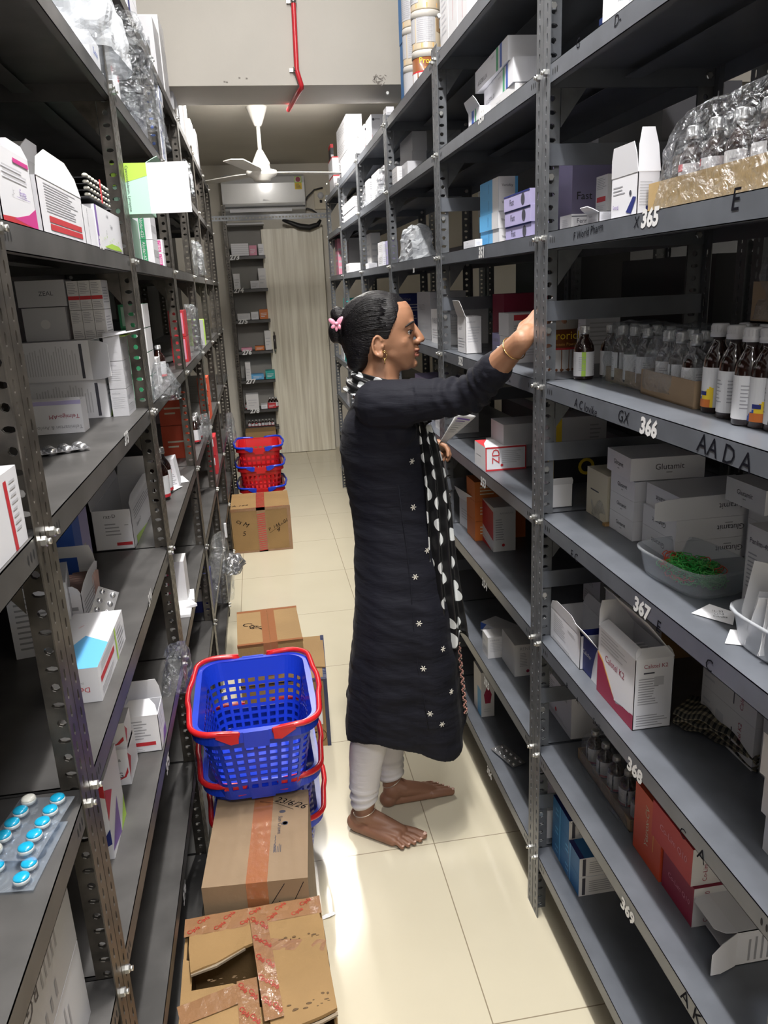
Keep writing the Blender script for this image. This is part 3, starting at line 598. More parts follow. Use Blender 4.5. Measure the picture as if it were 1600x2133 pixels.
# ======================= right rack, second bay (350 - 356)
ST = {'a': [Rc(.78, 0, .84, 1, 'blue'), Rc(.68, 0, .74, 1, 'green'), T('NT TABLETS IP', 'ink', .05, .2, .45, .4, 180), T('apixaba', 'grey', .5, .7, .66, .85, 180)], 'n': []}
for k, (y, z) in enumerate(((1.93, 0), (1.97, .055))):
    bx(1, 1, 0, 0, 0, 0, 'white', ['lower', 'upper'][k]+' long white carton striped blue and green', ST, pos=V((.635, y, 1.9905+.052+z)), size=(.09, .33, .052), yaw=-.08+.04*k)
bx(1, 1, 0, 0, 0, 0, 'white', 'small white carton with a blue stripe at the front', {'a': [Rc(.3, 0, .5, 1, 'blue'), Rc(.6, 0, .7, 1, 'green')]}, pos=V((.62, 2.16, 1.9905)), size=(.08, .11, .05), flaps=[('w', .03, 30, .1)])
bx(1, 1, 0, 0, 0, 0, 'offw', 'grey white carton under the striped pair', std, pos=V((.64, 1.93, 1.9905)), size=(.09, .20, .05))
bx(1, 1, 0, 0, 0, 0, 'lightg', 'pale carton at the back of the striped pair', std, pos=V((.80, 1.80, 1.9905)), size=(.12, .30, .11))
VN = {'n': [T('Veniday', 'ink', .15, .35, .75, .6), Rc(.85, 0, 1, 1, 'sky')], 'a': [Rc(0, 0, 1, 1, 'sky'), T('Veniday', 'navy', .35, .2, .6, .8, 90), Rc(.68, .0, 1, 1, 'offw')]}
bx(1, 2, 1036, 1075, 998, 368, 'offw', '{} sky blue and white carton of the front stack', VN, x0=.64, cnt=4)
bx(1, 2, 0, 0, 0, 0, 'lilac', 'dim lilac carton behind the front stack', {'n': [('c', .5, .3, .8, .7, 'ink', .02), T('Fast', 'ink', .1, .4, .4, .6)]}, pos=V((.72, 1.77, 1.6905)), size=(.12, .12, .17))
FS = {'n': [T('Fast', 'maroon', .3, .35, .6, .65), ('c', .7, .3, .95, .7, 'ink', .014)], 'a': [T('Fast', 'ink', .15, .3, .5, .7), ('c', .6, .3, .9, .7, 'ink', .013), Rc(0, .9, 1, 1, 'navy')]}
bx(1, 2, 1103, 1140, 1050, 392, 'lilac', '{} purple and white joint pain carton', FS, x0=.62, cnt=3)
bx(1, 2, 990, 1004, 966, 498, 'white', 'small white flip top carton', std, x0=.61)
# shelf 352
bx(1, 3, (1000, 708), 1030, 942, 634, 'offw', 'tall white carton with a red block facing the aisle', None, pos=V((.68, 2.10, 1.3905)), size=(.15, .08, .06))
bx(1, 3, 0, 0, 0, 0, 'offw', 'white carton with a red block on top of the pile', {'n': [Rc(.1, .68, .5, .92, 'red'), Rc(.6, .7, .85, .9, 'grey'), Ls(.1, .1, .7, .5, 4, 'grey')]}, pos=V((.68, 2.10, 1.4515)), size=(.15, .09, .062))
bx(1, 3, 0, 0, 0, 0, 'white', 'flat white carton lit at the front edge', {'n': [Rc(.1, .5, .25, .9, 'grey'), Ls(.5, .4, .9, .9, 3), T('tablet', 'ink', .7, .12, .95, .28)]}, pos=V((.625, 1.98, 1.3905)), size=(.115, .05, .042))
bx(1, 3, 0, 0, 0, 0, 'white', 'white carton behind the powder tin', std, pos=V((.80, 1.86, 1.3905)), size=(.09, .08, .14))
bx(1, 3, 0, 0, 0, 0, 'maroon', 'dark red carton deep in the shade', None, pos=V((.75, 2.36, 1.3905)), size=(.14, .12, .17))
bx(1, 3, 0, 0, 0, 0, 'offw', 'white open carton behind the face', std, pos=V((.62, 2.33, 1.3905)), size=(.05, .1, .11), open_='t', flaps=[('w', .05, 20, .1)])
bx(1, 3, 0, 0, 0, 0, 'lilac', 'lilac carton in the shade behind the face', std, pos=V((.70, 2.22, 1.3905)), size=(.1, .1, .06))
# shelf 353
bx(1, 4, (1004, 983), 1096, 978, 920, 'white', 'white and red ZD carton set across the shelf edge', {'n': [Rc(0, 0, 1, .07, 'red'), Rc(0, .93, 1, 1, 'red'), Rc(0, 0, .03, 1, 'red'), Rc(.97, 0, 1, 1, 'red'), T('ZD', 'red', .14, .3, .36, .9, 90), Ls(.4, .3, .95, .85, 7, 'lightg'), ('c', .35, .15, .45, .3, 'red', .004)],
   'a': [Rc(.2, .5, .6, .53, 'lightg')], 't': [Ls(.2, .2, .8, .8, 6, 'lightg'), Q('red', (0, .0), (0, 1), (.3, 1), (.1, .5))]}, size=(None, .11, .068))
YB = {'n': [Rc(0, 0, .12, 1, 'yellow'), T('iron', 'grey', .3, .4, .6, .7)], 'a': [Rc(0, 0, .15, 1, 'yellow')]}
bx(1, 4, 0, 0, 0, 0, 'dark', 'lower black and yellow carton', {'n': [('c', .5, .2, .8, .8, 'yellow', .022), ('c', .5, .2, .8, .8, 'dark', .014), Rc(0, 0, .10, 1, 'yellow')], 'a': []}, pos=V((.70, 1.84, 1.0905)), size=(.16, .12, .085))
bx(1, 4, 0, 0, 0, 0, 'lightg', 'upper grey and yellow carton', {'n': [Rc(.1, 0, .2, 1, 'yellow'), Ls(.7, .3, .9, .8, 4, 'grey')], 'a': []}, pos=V((.71, 1.85, 1.176)), size=(.15, .11, .085))
bx(1, 4, 0, 0, 0, 0, 'lightg', 'lower plain grey carton', {'n': [T('Serix', 'ink', .1, .3, .45, .6)]}, pos=V((.64, 2.06, 1.0905)), size=(.15, .13, .065))
bx(1, 4, 0, 0, 0, 0, 'lightg', 'upper plain grey carton', {'n': [T('Safent', 'ink', .5, .3, .9, .6)]}, pos=V((.65, 2.05, 1.156)), size=(.17, .12, .06))
bx(1, 4, 0, 0, 0, 0, 'offw', 'small white open carton at the post', None, pos=V((.625, 1.64, 1.0905)), size=(.06, .05, .055), open_='t', flaps=[('w', .02, 15, .1), ('n', .02, 30, .1)])
# shelf 354
for k in range(3): bx(1, 5, 0, 0, 0, 0, 'orange', ['bottom', 'middle', 'top'][k]+' orange carton at the back', {'n': [Ls(.1, .3, .5, .8, 3, 'cream'), Rc(.6, .3, .8, .7, 'grey')]}, pos=V((.64, 2.32, .7905+.066*k)), size=(.17, .1, .065))
bx(1, 5, (1000, 1120), 1016, 968, 1062, 'white', 'white carton with torn open end', {'a': [Ls(.1, .3, .8, .7, 4)]}, size=(.05, None, None), yaw=.12, flaps=[('w', .05, 25, .05)])
bx(1, 5, (1028, 1150), 1074, 1002, 1058, 'offw', 'red and white carton standing near the front', {'a': [Q('red', (0, .45), (1, .25), (1, .9), (0, 1)), Ls(.1, .1, .6, .2, 2, 'lightg'), Q('red', (0, 0), (.9, 0), (0, .15))], 'n': [Ls(.1, .25, .5, .75, 9, 'grey'), ('c', .4, .08, .5, .2, 'red', .005), T('RAMAZUVE', 'grey', .3, .82, .9, .9)]}, size=(None, None, None))
bx(1, 5, 0, 0, 0, 0, 'white', 'white carton in the far corner', std, pos=V((.78, 1.68, .7905)), size=(.1, .1, .09))
# shelf 355
bx(1, 6, (1052, 1335), 1066, 1000, 1305, 'white', 'long white carton with a blue corner', {'a': [Q('blue', (0, 1), (.25, 1), (.1, .3), (0, .1)), Ls(.3, .3, .9, .7, 3, 'lightg')]}, size=(.07, .11, .03), yaw=.5)
bx(1, 6, (1072, 1410), 1108, 1052, 1345, 'offw', 'white carton standing on end by the post', {'n': [T('RENERVE', 'grey', .2, .82, .9, .92), Ls(.2, .3, .5, .75, 9, 'grey'), ('c', .4, .1, .6, .2, 'maroon', .005)]}, size=(.08, .12, None))
bx(1, 6, 0, 0, 0, 0, 'offw', 'pale carton wrapped in plastic deep inside', std, pos=V((.70, 1.90, .4905)), size=(.12, .2, .05))
bx(1, 6, 0, 0, 0, 0, 'offw', 'white carton leaning near the bead trim', std, pos=V((.61, 2.08, .4905)), size=(.06, .06, .07))
# shelf 356
bx(1, 7, (1003, 1494), 1030, 988, 1402, 'offw', 'white carton with a crimson emblem', {'n': [Q('maroon', (.3, .3), (.7, .3), (.8, .5), (.5, .7), (.2, .5)), Ls(.2, .1, .8, .2, 2)], 'a': [Rc(.5, 0, 1, .6, 'sky')]}, size=(None, None, None))
bx(1, 7, 0, 0, 0, 0, 'offw', 'white carton behind the silver blister strip', std, pos=V((.70, 1.74, .1905)), size=(.1, .14, .12))
bx(1, 7, 0, 0, 0, 0, 'white', 'white carton with crimson marks by the post', {'n': [('c', .3, .7, .7, .9, 'maroon', .008), ('c', .3, .1, .7, .4, 'maroon', .01), Ls(.3, .5, .7, .6, 2)]}, pos=V((.635, 1.63, .1905)), size=(.09, .06, .085))
# ======================= right rack, far bays: rows of (shelf, u corner, x front, u near end, u far end, v top, colour, description)
ROWS = [
 # on top
 (0, 852, .66, 872, 828, -40, 'bluebox', 'tall blue carton stack {} with white marks', 5),
 (0, 806, .62, 822, 800, 222, 'white', 'tall white carton lit from above', 1), (0, 776, .63, 805, 765, 238, 'white', 'broad white carton printed with a small round logo', 1),
 (0, 765, .64, 790, 752, 253, 'white', 'white carton just behind the logo carton', 1), (0, 728, .66, 760, 700, 236, 'white', 'stack {} of white cartons with printed fronts', 4),
 (0, 735, .61, 760, 712, 300, 'white', 'small bright white carton in front of the printed stack', 1), (0, 695, .615, 742, 687, 326, 'white', '{} white red edged carton of the wide pack', 2),
 (0, 694, .63, 700, 690, 300, 'dark', 'dark carton beyond the red edged pack', 1),
 # second
 (1, 860, .70, 890, 835, 268, 'lightg', '{} dim grey carton of the deep stack', 3), (1, 828, .60, 872, 818, 346, 'offw', 'pale wrapped carton at the front edge', 1), (1, 850, .62, 880, 835, 335, 'lightg', 'pale carton beside the wrapped one', 1),
 (1, 790, .61, 801, 775, 352, 'white', '{} white carton under film', 2), (1, 770, .60, 782, 762, 372, 'white', '{} wrapped white carton leaning', 2),
 (1, 726, .605, 750, 704, 420, 'white', '{} bright white carton at the front edge', 2), (1, 712, .62, 726, 708, 408, 'white', 'glossy white carton behind the bright one', 1),
 # third
 (2, 846, .74, 882, 838, 486, 'offw', 'white carton behind the clear bag', 1), (2, 812, .62, 830, 795, 500, 'lilac', 'pale violet carton', 1), (2, 798, .605, 810, 788, 503, 'white', '{} white carton near the post', 2), (2, 775, .70, 795, 765, 485, 'offw', 'tall grey white carton in the shade', 1),
 (2, 730, .605, 752, 722, 548, 'white', 'shallow white open carton', 1), (2, 768, .605, 786, 762, 548, 'white', 'shallow white open tray carton', 1), (2, 722, .72, 748, 716, 500, 'lightg', 'dim carton with a dark lid', 1), (2, 690, .64, 699, 686, 470, 'pink', 'pink and white carton', 1),
]
for r in ROWS:
    i, u, x0, n, f, t, col, d, cnt = r
    pr = {'n': [Ls(.12, .15, .88, .8, 4, 'lightg')], 'a': [Ls(.12, .2, .88, .8, 4, 'lightg')]}
    if 'logo' in d: pr = {'n': [('c', .08, .8, .2, .9, 'ink', .006), T('ujaonp', 'ink', .2, .82, .6, .9), Rc(0, .1, .03, .4, 'red')]}
    if 'red edged' in d: pr = {'n': [Rc(0, .93, 1, 1, 'red'), Ls(.05, .1, .95, .85, 6, 'lightg')], 'a': [Rc(0, .93, 1, 1, 'red')]}
    if 'blue carton' in d: pr = {'a': [Q('white', (.4, .3), (.6, .3), (.5, .6))], 'n': []}
    bx(1, i, u, n, f, t, col, d, pr, x0=x0, cnt=cnt)
# lower shelves beyond the woman and the rear rack
for k, (i, y, x, w, l, h, col, d) in enumerate([(3, 2.7, .64, .16, .2, .12, 'offw', 'pale carton'), (3, 3.0, .66, .14, .25, .18, 'lightg', 'tall pale carton'), (4, 2.62, .62, .12, .16, .07, 'offw', 'low white carton'), (4, 2.95, .64, .15, .3, .15, 'lilac', 'lilac carton'),
      (3, 4.6, .62, .14, .2, .08, 'teal', 'teal carton'), (3, 5.5, .62, .14, .2, .14, 'teal', 'tall teal carton'), (4, 5.42, .61, .14, .3, .20, 'teal', 'deep teal carton'), (4, 5.75, .61, .14, .2, .16, 'white', 'white carton'), (5, 5.5, .61, .14, .2, .18, 'white', 'tall white carton'), (3, 3.7, .63, .15, .3, .17, 'navy', 'navy carton')]):
    bx(1, i, 0, 0, 0, 0, col, d, std, pos=V((x, y, RZ[i]+.0005)), size=(w, l, h))
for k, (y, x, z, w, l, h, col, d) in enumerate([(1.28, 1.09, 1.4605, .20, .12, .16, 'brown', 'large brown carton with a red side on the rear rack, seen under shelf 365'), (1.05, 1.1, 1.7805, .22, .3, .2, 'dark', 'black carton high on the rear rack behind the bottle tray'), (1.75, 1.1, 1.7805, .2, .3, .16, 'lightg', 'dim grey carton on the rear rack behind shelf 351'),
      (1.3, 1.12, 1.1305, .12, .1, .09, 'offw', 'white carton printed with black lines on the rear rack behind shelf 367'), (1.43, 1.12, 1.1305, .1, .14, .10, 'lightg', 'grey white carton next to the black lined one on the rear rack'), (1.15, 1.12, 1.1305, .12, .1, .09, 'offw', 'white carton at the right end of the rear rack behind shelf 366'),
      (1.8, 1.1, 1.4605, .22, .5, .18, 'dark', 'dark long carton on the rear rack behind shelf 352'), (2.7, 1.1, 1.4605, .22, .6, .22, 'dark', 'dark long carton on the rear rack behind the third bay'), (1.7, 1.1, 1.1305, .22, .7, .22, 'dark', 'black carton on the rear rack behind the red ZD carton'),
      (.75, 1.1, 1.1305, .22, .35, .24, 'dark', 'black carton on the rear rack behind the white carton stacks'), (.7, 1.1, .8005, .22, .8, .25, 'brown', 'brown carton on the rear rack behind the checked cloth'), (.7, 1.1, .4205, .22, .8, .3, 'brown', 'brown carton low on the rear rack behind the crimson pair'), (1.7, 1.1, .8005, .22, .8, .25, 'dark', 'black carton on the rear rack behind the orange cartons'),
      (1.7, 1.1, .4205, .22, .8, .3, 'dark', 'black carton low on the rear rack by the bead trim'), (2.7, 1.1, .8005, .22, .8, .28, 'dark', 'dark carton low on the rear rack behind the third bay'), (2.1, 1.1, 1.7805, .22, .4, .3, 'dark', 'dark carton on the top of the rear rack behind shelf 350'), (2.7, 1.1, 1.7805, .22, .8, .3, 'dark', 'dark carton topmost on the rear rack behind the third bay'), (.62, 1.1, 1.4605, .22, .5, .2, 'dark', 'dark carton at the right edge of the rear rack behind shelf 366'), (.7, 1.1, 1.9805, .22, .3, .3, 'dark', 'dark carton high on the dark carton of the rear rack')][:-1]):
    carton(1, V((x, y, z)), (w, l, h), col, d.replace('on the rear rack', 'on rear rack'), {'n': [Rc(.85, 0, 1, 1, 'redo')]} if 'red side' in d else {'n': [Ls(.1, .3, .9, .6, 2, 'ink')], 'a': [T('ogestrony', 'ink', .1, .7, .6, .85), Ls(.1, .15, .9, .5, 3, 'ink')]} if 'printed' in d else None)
# ======================= left rack
def lb(i, c, n, f, t, col, d, pr=None, **k): return bx(-1, i, c, n, f, t, col, d, pr, **k)
LP = {'a': [Ls(.1, .3, .9, .9, 8, 'grey'), Rc(.1, .12, .9, .2, 'red')], 'n': [Ls(.1, .2, .9, .8, 7, 'grey')]}
# nearest bay: shelf z 1.345 and 1.0 and .68
lb(3, 0, 0, 0, 0, 'white', 'white carton with orange lettering at the photo edge', {'a': [T('F', 'orange', .55, .5, .75, .75), T('Fitze', 'orange', .5, .35, .8, .44), Ls(.4, .1, .9, .28, 4, 'purple'), Ls(.1, .8, .9, .95, 3, 'grey')], 'n': [Ls(.1, .1, .9, .9, 10)]}, pos=V((LX-.012, .60, 1.3455)), size=(.14, .16, .17))
lb(3, 0, 0, 0, 0, 'white', 'white carton with a slanted red stripe', {'a': [Q('red', (.55, 0), (.65, 0), (.60, .9), (.5, .9)), Ls(.68, .2, .9, .9, 8)]}, pos=V((LX-.006, .78, 1.3455)), size=(.14, .10, .085))
for k in range(3): lb(4, 0, 0, 0, 0, 'white', ['bottom', 'middle', 'top'][k]+' red lettered carton behind the blister strip', {'n': [T('Gutiq-G', 'maroon', .5, .75, .95, .9), Rc(.7, .35, 1, .42, 'red'), Ls(.2, .1, .95, .3, 4, 'grey'), Rc(.3, .6, .98, .62, 'ink')], 'a': [T('Gutiq-G', 'maroon', .1, .6, .9, .8), Ls(.1, .1, .9, .5, 6, 'grey')]}, pos=V((-.405, .80, .9905+.095*k)), size=(.15, .12, .093))
lb(4, 0, 0, 0, 0, 'white', 'open white carton at the photo edge', None, pos=V((-.335, .66, .9905)), size=(.1, .1, .12), open_='t', flaps=[('e', .04, 20, .2)])
for k in range(2): lb(5, 0, 0, 0, 0, 'lightg', ['lower', 'upper'][k]+' pale carton below the blister strip', {'a': [T('RG', 'ink', .12, .5, .3, .8, 180), Ls(.35, .5, .7, .85, 5, 'grey', True), Ls(.3, .1, .6, .3, 3, 'grey', True)], 'n': []}, pos=V((-.30, .66, .6805+.122*k)), size=(.15, .21, .12))
lb(5, 0, 0, 0, 0, 'offw', 'pale carton near the corner post under the blister strip', {'a': [T('RG', 'ink', .1, .2, .4, .4, 180)]}, pos=V((-.285, .745, .9205)), size=(.1, .1, .03))
# shelf 372
bandq = lambda c: {'a': [Q('red', (0, 0), (1, 0), (1, .05), (.7, .16), (.4, .12), (0, .1)), Q('magenta', (.3, .1), (1, .02), (1, .32), (.75, .2)), T('Forte', 'purple', .5, .42, .82, .52), Rc(.46, .40, .86, .405, 'purple'), Rc(.5, .86, .95, .92, 'magenta'), Ls(.15, .6, .85, .8, 3, 'lightg'), T('ic', 'grey', .3, .42, .44, .5)], 'n': []}
lb(2, 9, -10, 81, 290, 'white', 'white carton with a magenta and red swoosh and raised lid', bandq(0), x0=-.282, size=(.12, None, None), open_='t', flaps=[('w', .075, 6, .25), ('n', .055, 8, .1), ('f', .03, 10, .2)])
lb(2, 93, 68, 182, 363, 'white', 'white carton with two red blocks and a pointed flap', {'a': [Ls(.12, .42, .9, .95, 11, 'grey'), Rc(.15, .26, .9, .37, 'red'), Rc(.15, .12, .9, .23, 'red'), Ls(.15, .03, .9, .09, 2)]}, x0=-.285, size=(.07, None, None), open_='t', flaps=[('e', .045, -4, .28), ('w', .03, 60, .2)])
lb(2, 181, 165, 205, 424, 'white', 'narrow white carton lettered sideways', {'a': [T('Voglibose, Glimepiride', 'ink', .3, .05, .5, .95, 90)], 'n': []}, x0=-.285, size=(.07, None, None))
lb(2, 208, 200, 258, 424, 'white', 'white carton with purple edge and green dots', {'a': [Rc(0, 0, .06, 1, 'purple'), T('ride &', 'ink', .3, .82, .6, .9), T('Tablets', 'ink', .4, .6, .75, .68), T('Z', 'ink', .3, .42, .4, .5), Q('lime', (.2, .1), (.5, .22), (.8, .2), (.95, .1), (.6, .08))]+[('c', .1+.09*q, .2+.05*(q % 3), .2+.09*q, .3+.05*(q % 3), 'lime', .0022) for q in range(8)]}, x0=-.285, size=(.07, None, None))
for k in range(5):
    lb(2, 0, 0, 0, 0, 'offw', ['bottom', 'second', 'third', 'fourth', 'topmost'][k]+' white carton with a blue end in the dark stack', {'a': [Rc(0, 0, 1, 1, 'bluebox'), ('c', .3, .4, .6, .6, 'sky', .007)], 'n': []}, pos=V((-.425-.006*(k % 2), 1.36, 1.6905+.036*k+.0)), size=(.18, .12, .035))
lb(2, 0, 0, 0, 0, 'offw', 'open white carton behind the foil strips', None, pos=V((-.375, 1.50, 1.6905)), size=(.12, .11, .15), open_='t', flaps=[('e', .03, 25, .2), ('f', .04, 10, .1)])
lb(1, 0, 0, 0, 0, 'blue', 'tall dark blue carton on the shelf above the swoosh carton', {'a': [Rc(.3, .1, .6, .9, 'sky')]}, pos=V((-.42, 1.28, 2.0455)), size=(.14, .12, .24), auto=False)
lb(1, 0, 0, 0, 0, 'dark', 'black carton filling the shelf above the foil strips', None, pos=V((-.40, 1.45, 2.0455)), size=(.2, .4, .2), auto=False)
# shelf 373
ZB = 1.3455+.171
lb(3, 0, 0, 0, 0, 'lightg', 'grey carton with a small stamp', {'n': [T('ZEAL', 'ink', .45, .4, .75, .6)], 'a': []}, pos=V((-.405, 1.83, ZB+.072)), size=(.10, .08, .055))
lb(3, 0, 0, 0, 0, 'lightg', 'grey carton under the stamped one', {'n': [('c', .3, .3, .7, .7, 'offw', .01)]}, pos=V((-.41, 1.83, ZB)), size=(.09, .08, .070))
for c in range(3):
    for r in range(2): lb(3, 0, 0, 0, 0, 'offw', ['left', 'middle', 'right'][c]+' '+['lower', 'upper'][r]+' film wrapped white carton, red band', {'n': [Rc(0, .35, 1, .48, 'red') if r else Rc(0, 0, 0, 0, 'red'), Ls(.1, .55, .9, .95, 7, 'grey'), Ls(.1, .05, .9, .3, 4, 'grey')], 'a': [Ls(.1, .2, .9, .8, 6, 'grey')]}, pos=V((-.378+.0245*c, 1.835, ZB+.062*r)), size=(.0235, .08, .061))
for k in range(3): lb(3, 0, 0, 0, 0, 'lightg', ['lower', 'middle', 'upper'][k]+' small pale carton beside the wrapped ones', std, pos=V((-.300, 1.80, 1.3455+.061*k)), size=(.035, .10, .060))
OG = {'n': [Ls(.12, .15, .82, .9, 20, 'lightg', True), Rc(.86, .05, .90, .92, 'ink')], 'a': [T('CV-VINA', 'ink', .35, .3, .6, .8, 90), Ls(.6, .2, .9, .8, 4, 'grey', True)], 't': []}
a = lb(3, 0, 0, 0, 0, 'white', 'white carton with green leaf print at the bottom', {**OG, 'a': [T('WCI', 'grey', .1, .4, .3, .5), Ls(.1, .55, .6, .9, 3, 'grey'), Q('lime', (.1, .0), (.25, .2), (.35, .05), (.5, .3), (.6, .2), (.45, .02)), ('c', .5, .2, .7, .5, 'lime', .008)]}, pos=V((-.342, 1.80, 1.3455)), size=(.17, .115, .084))[0]
q = V(a.location); lb(3, 0, 0, 0, 0, 'white', 'white carton with an open lime edged lid', OG, pos=V((q.x-.022, q.y-.01, q.z+.085)), size=(.155, .125, .085), flaps=[('E', .05, 60, .1), ('e', .10, 82, .14, 'white')])
mb = MB(); mb.box((.0, .0, 0), (.018, .09, .0015), cm('lime')); mb.obj('lime_strip', bpy.data.objects[a.name], (.035, .01, .1735))
lb(3, (177, 900), 62, 192, 835, 'white', 'white carton printed Telmigo upside down with a lilac lid', {'n': [T('Telmigo-AM', 'maroon', .45, .45, .95, .62, 180), T('Telmisartan & Amlodipi', 'grey', .1, .12, .98, .3, 180), Rc(0, .88, 1, 1, 'lilac')]}, size=(.115, .05, .065), flaps=[('n', .012, -70, .05)])
# shelf 374
SZ = {'n': [T('raz-D', 'ink', .3, .8, .6, .9), Ls(.3, .35, .7, .7, 4, 'grey'), Rc(.55, .1, .95, .18, 'red'), Rc(.8, .6, .9, .62, 'grey')], 'a': [Ls(.1, .6, .85, .9, 4, 'grey'), T('Sompraz-D', 'ink', .05, .35, .45, .48), Q('sky', (.85, .1), (.98, .1), (.85, .9), (.78, .95)), Q('lime', (.1, 0), (.6, 0), (.1, .2))]}
lb(4, (258, 1194), 200, 305, 1105, 'white', 'white open carton lettered Sompraz with tall flaps', SZ, open_='t', size=(.095, None, None), flaps=[('f', .055, 8, .15), ('w', .07, 10, .12), ('e', .02, -30, .2)])
lb(4, 0, 0, 0, 0, 'white', 'white carton crowded with small print behind the Sompraz carton', {'n': [Ls(.1, .1, .9, .9, 10, 'grey')], 'a': [Ls(.1, .1, .9, .9, 10, 'grey')]}, pos=V((-.375, 1.36, .9905)), size=(.1, .12, .13), yaw=.2)
lb(4, 0, 0, 0, 0, 'lilac', 'pale carton with a small round emblem in the dark', {'a': [('c', .3, .1, .5, .2, 'maroon', .008), Rc(.2, .4, .6, .5, 'lightg')]}, pos=V((-.42, 1.66, .9905)), size=(.1, .12, .18))
lb(4, 0, 0, 0, 0, 'blue', 'blue carton in the dark behind the Sompraz carton', None, pos=V((-.40, 1.56, .9905)), size=(.06, .06, .19))
DF = {'a': [Rc(.05, .45, .55, .62, 'red'), Ls(.1, .7, .9, .95, 5, 'lightg'), Rc(.62, 0, .66, 1, 'lime'), Ls(.7, .1, .95, .8, 5, 'grey'), Ls(.05, .1, .5, .35, 3, 'lightg')], 'n': [T('Defzov', 'red', .35, .3, .85, .45, 180), T('Defzov', 'grey', .55, .55, .75, .6, 180)],
      't': [Q('sky', (.3, 0), (1, 0), (1, .4), (.5, .55), (.25, .3)), T('Deflazacort Tablets', 'grey', .55, .2, .75, .95, 60), T('Defzov', 'red', .25, .5, .4, .95, 60)]}
a = lb(4, (214, 1460), 158, 262, 1390, 'white', 'bright white carton with sky blue art and red block', DF, size=(.085, None, None))[0]
lb(4, (183, 1325), 140, 217, 1270, 'white', 'open white carton full of foil strips', {'a': [Ls(.1, .3, .9, .8, 6, 'grey')], 'n': [Ls(.3, .1, .9, .8, 3, 'grey')]}, size=(.08, .15, .085), open_='t', flaps=[('f', .05, -5, .1), ('n', .02, 20, .15), ('e', .03, 15, .3)])
# shelf 375
RGP = {'n': [T('RG', 'ink', .4, .2, .75, .38), T('cetamol &', 'ink', .1, .65, .75, .76), T('Tablets', 'ink', .1, .5, .55, .6), Q('red', (.95, .35), (.95, .5), (.8, .25), (.45, .13), (.6, .15), (.85, .22))], 'a': [Q('red', (0, .2), (.3, .6), (0, .9))]}
a = lb(5, (275, 1633), 215, 288, 1560, 'white', 'white carton with a red swoosh and tablets lettering', RGP)[0]; q = V(a.location)
lb(5, 0, 0, 0, 0, 'white', 'white carton with a red swoosh stacked below the open carton', RGP, pos=q+V((.0, .01, .072)), size=(.095, .06, .058))
lb(5, 0, 0, 0, 0, 'white', 'big open white carton with a red band and curled flaps', {'n': [Ls(.1, .35, .75, .9, 7, 'grey'), Rc(.05, .18, .85, .28, 'red'), Ls(.1, .03, .6, .13, 2)], 'a': [Q('purple', (.3, 0), (1, 0), (1, .3), (.6, .3)), Ls(.1, .5, .8, .9, 3)]}, pos=V((-.274, 1.49, .6805)), size=(.073, .075, .085), open_='t', flaps=[('n', .035, -38, .22), ('w', .05, 5, .1), ('f', .045, -3, .12)])
lb(5, (225, 1800), 190, 232, 1600, 'white', 'tall white carton with colourful base seen between the posts', {'a': [Q('purple', (0, .1), (.6, .0), (.6, .5)), Q('lime', (.6, 0), (1, 0), (1, .3)), Q('red', (0, .5), (.4, .7), (0, .9))], 'n': [Q('red', (1, .8), (.4, .9), (.2, 1), (1, 1)), T('RG', 'ink', .3, .7, .8, .8), Q('navy', (1, .2), (1, .4), (.6, .1))]}, pos=V((-.318, 1.17, .6805)), size=(.07, .12, .15))
# third left bay
lb(2, 0, 0, 0, 0, 'mint', 'open lime and white carton with a wide lid', {'n': [Q('lime', (0, .55), (1, .75), (1, 1), (0, 1)), T('Cyanocobalamin, Lycopene', 'ink', .35, .05, .52, .95, 270), T('Antioxidants and', 'ink', .1, .2, .24, .95, 270)]}, pos=V((-.222, 1.995, 1.786)), size=(.08, .10, .110), flaps=[('E', .095, 84, .0, 'white'), ('e', .03, 60, .1, 'mint')])
lb(2, 0, 0, 0, 0, 'mint', 'mint and white carton standing by the corner post', {'n': [Rc(.2, 0, 1, 1, 'white'), T('Abiplex-F', 'ink', .35, .1, .65, .9, 270)], 'a': []}, pos=V((-.280, 2.06, 1.6905)), size=(.065, .12, .095))
for k in range(2): lb(2, 0, 0, 0, 0, 'white', ['lower', 'upper'][k]+' white carton with a dark green band', {'n': [Rc(.45, 0, .7, 1, 'green'), T('Alodar-625', 'white', .48, .08, .66, .92, 270), Ls(.1, .5, .35, .8, 3)], 'a': [Rc(.0, .3, 1, .6, 'lightg')]}, pos=V((-.275, 2.42, 1.6905+.067*k)), size=(.06, .12, .066))
for k in range(2): lb(2, 0, 0, 0, 0, 'white', ['lower', 'upper'][k]+' small white carton with a crimson block', {'n': [Rc(.5, .08, .85, .92, 'magenta'), T('BIBLI', 'white', .55, .15, .8, .85, 90)], 'a': []}, pos=V((-.274, 2.66, 1.6905+.041*k)), size=(.035, .05, .040))
for k in range(4): lb(3, 0, 0, 0, 0, 'green', ['bottom', 'second', 'third', 'top'][k]+' green and white carton', {'n': [Rc(.6, 0, 1, 1, 'offw'), Rc(.1, .1, .3, .9, 'mint')], 'a': [Rc(0, 0, 1, 1, 'offw')]}, pos=V((-.280, 2.08, 1.3455+.06*k)), size=(.06, .1, .058))
for k in range(2): lb(3, 0, 0, 0, 0, 'offw', ['front', 'rear'][k]+' white carton with a red mark beside dark bottles', {'n': [Rc(.1, .4, .6, .6, 'red'), Ls(.1, .7, .9, .95, 3)]}, pos=V((-.30, 2.28+.1*k, 1.3455)), size=(.07, .08, .08))
lb(4, 0, 0, 0, 0, 'offw', 'grey white carton with a crimson bar near the papers', {'n': [Rc(.4, .55, .85, .65, 'red'), Ls(.3, .1, .9, .5, 8, 'grey')]}, pos=V((-.345, 2.55, .9905)), size=(.08, .08, .085))
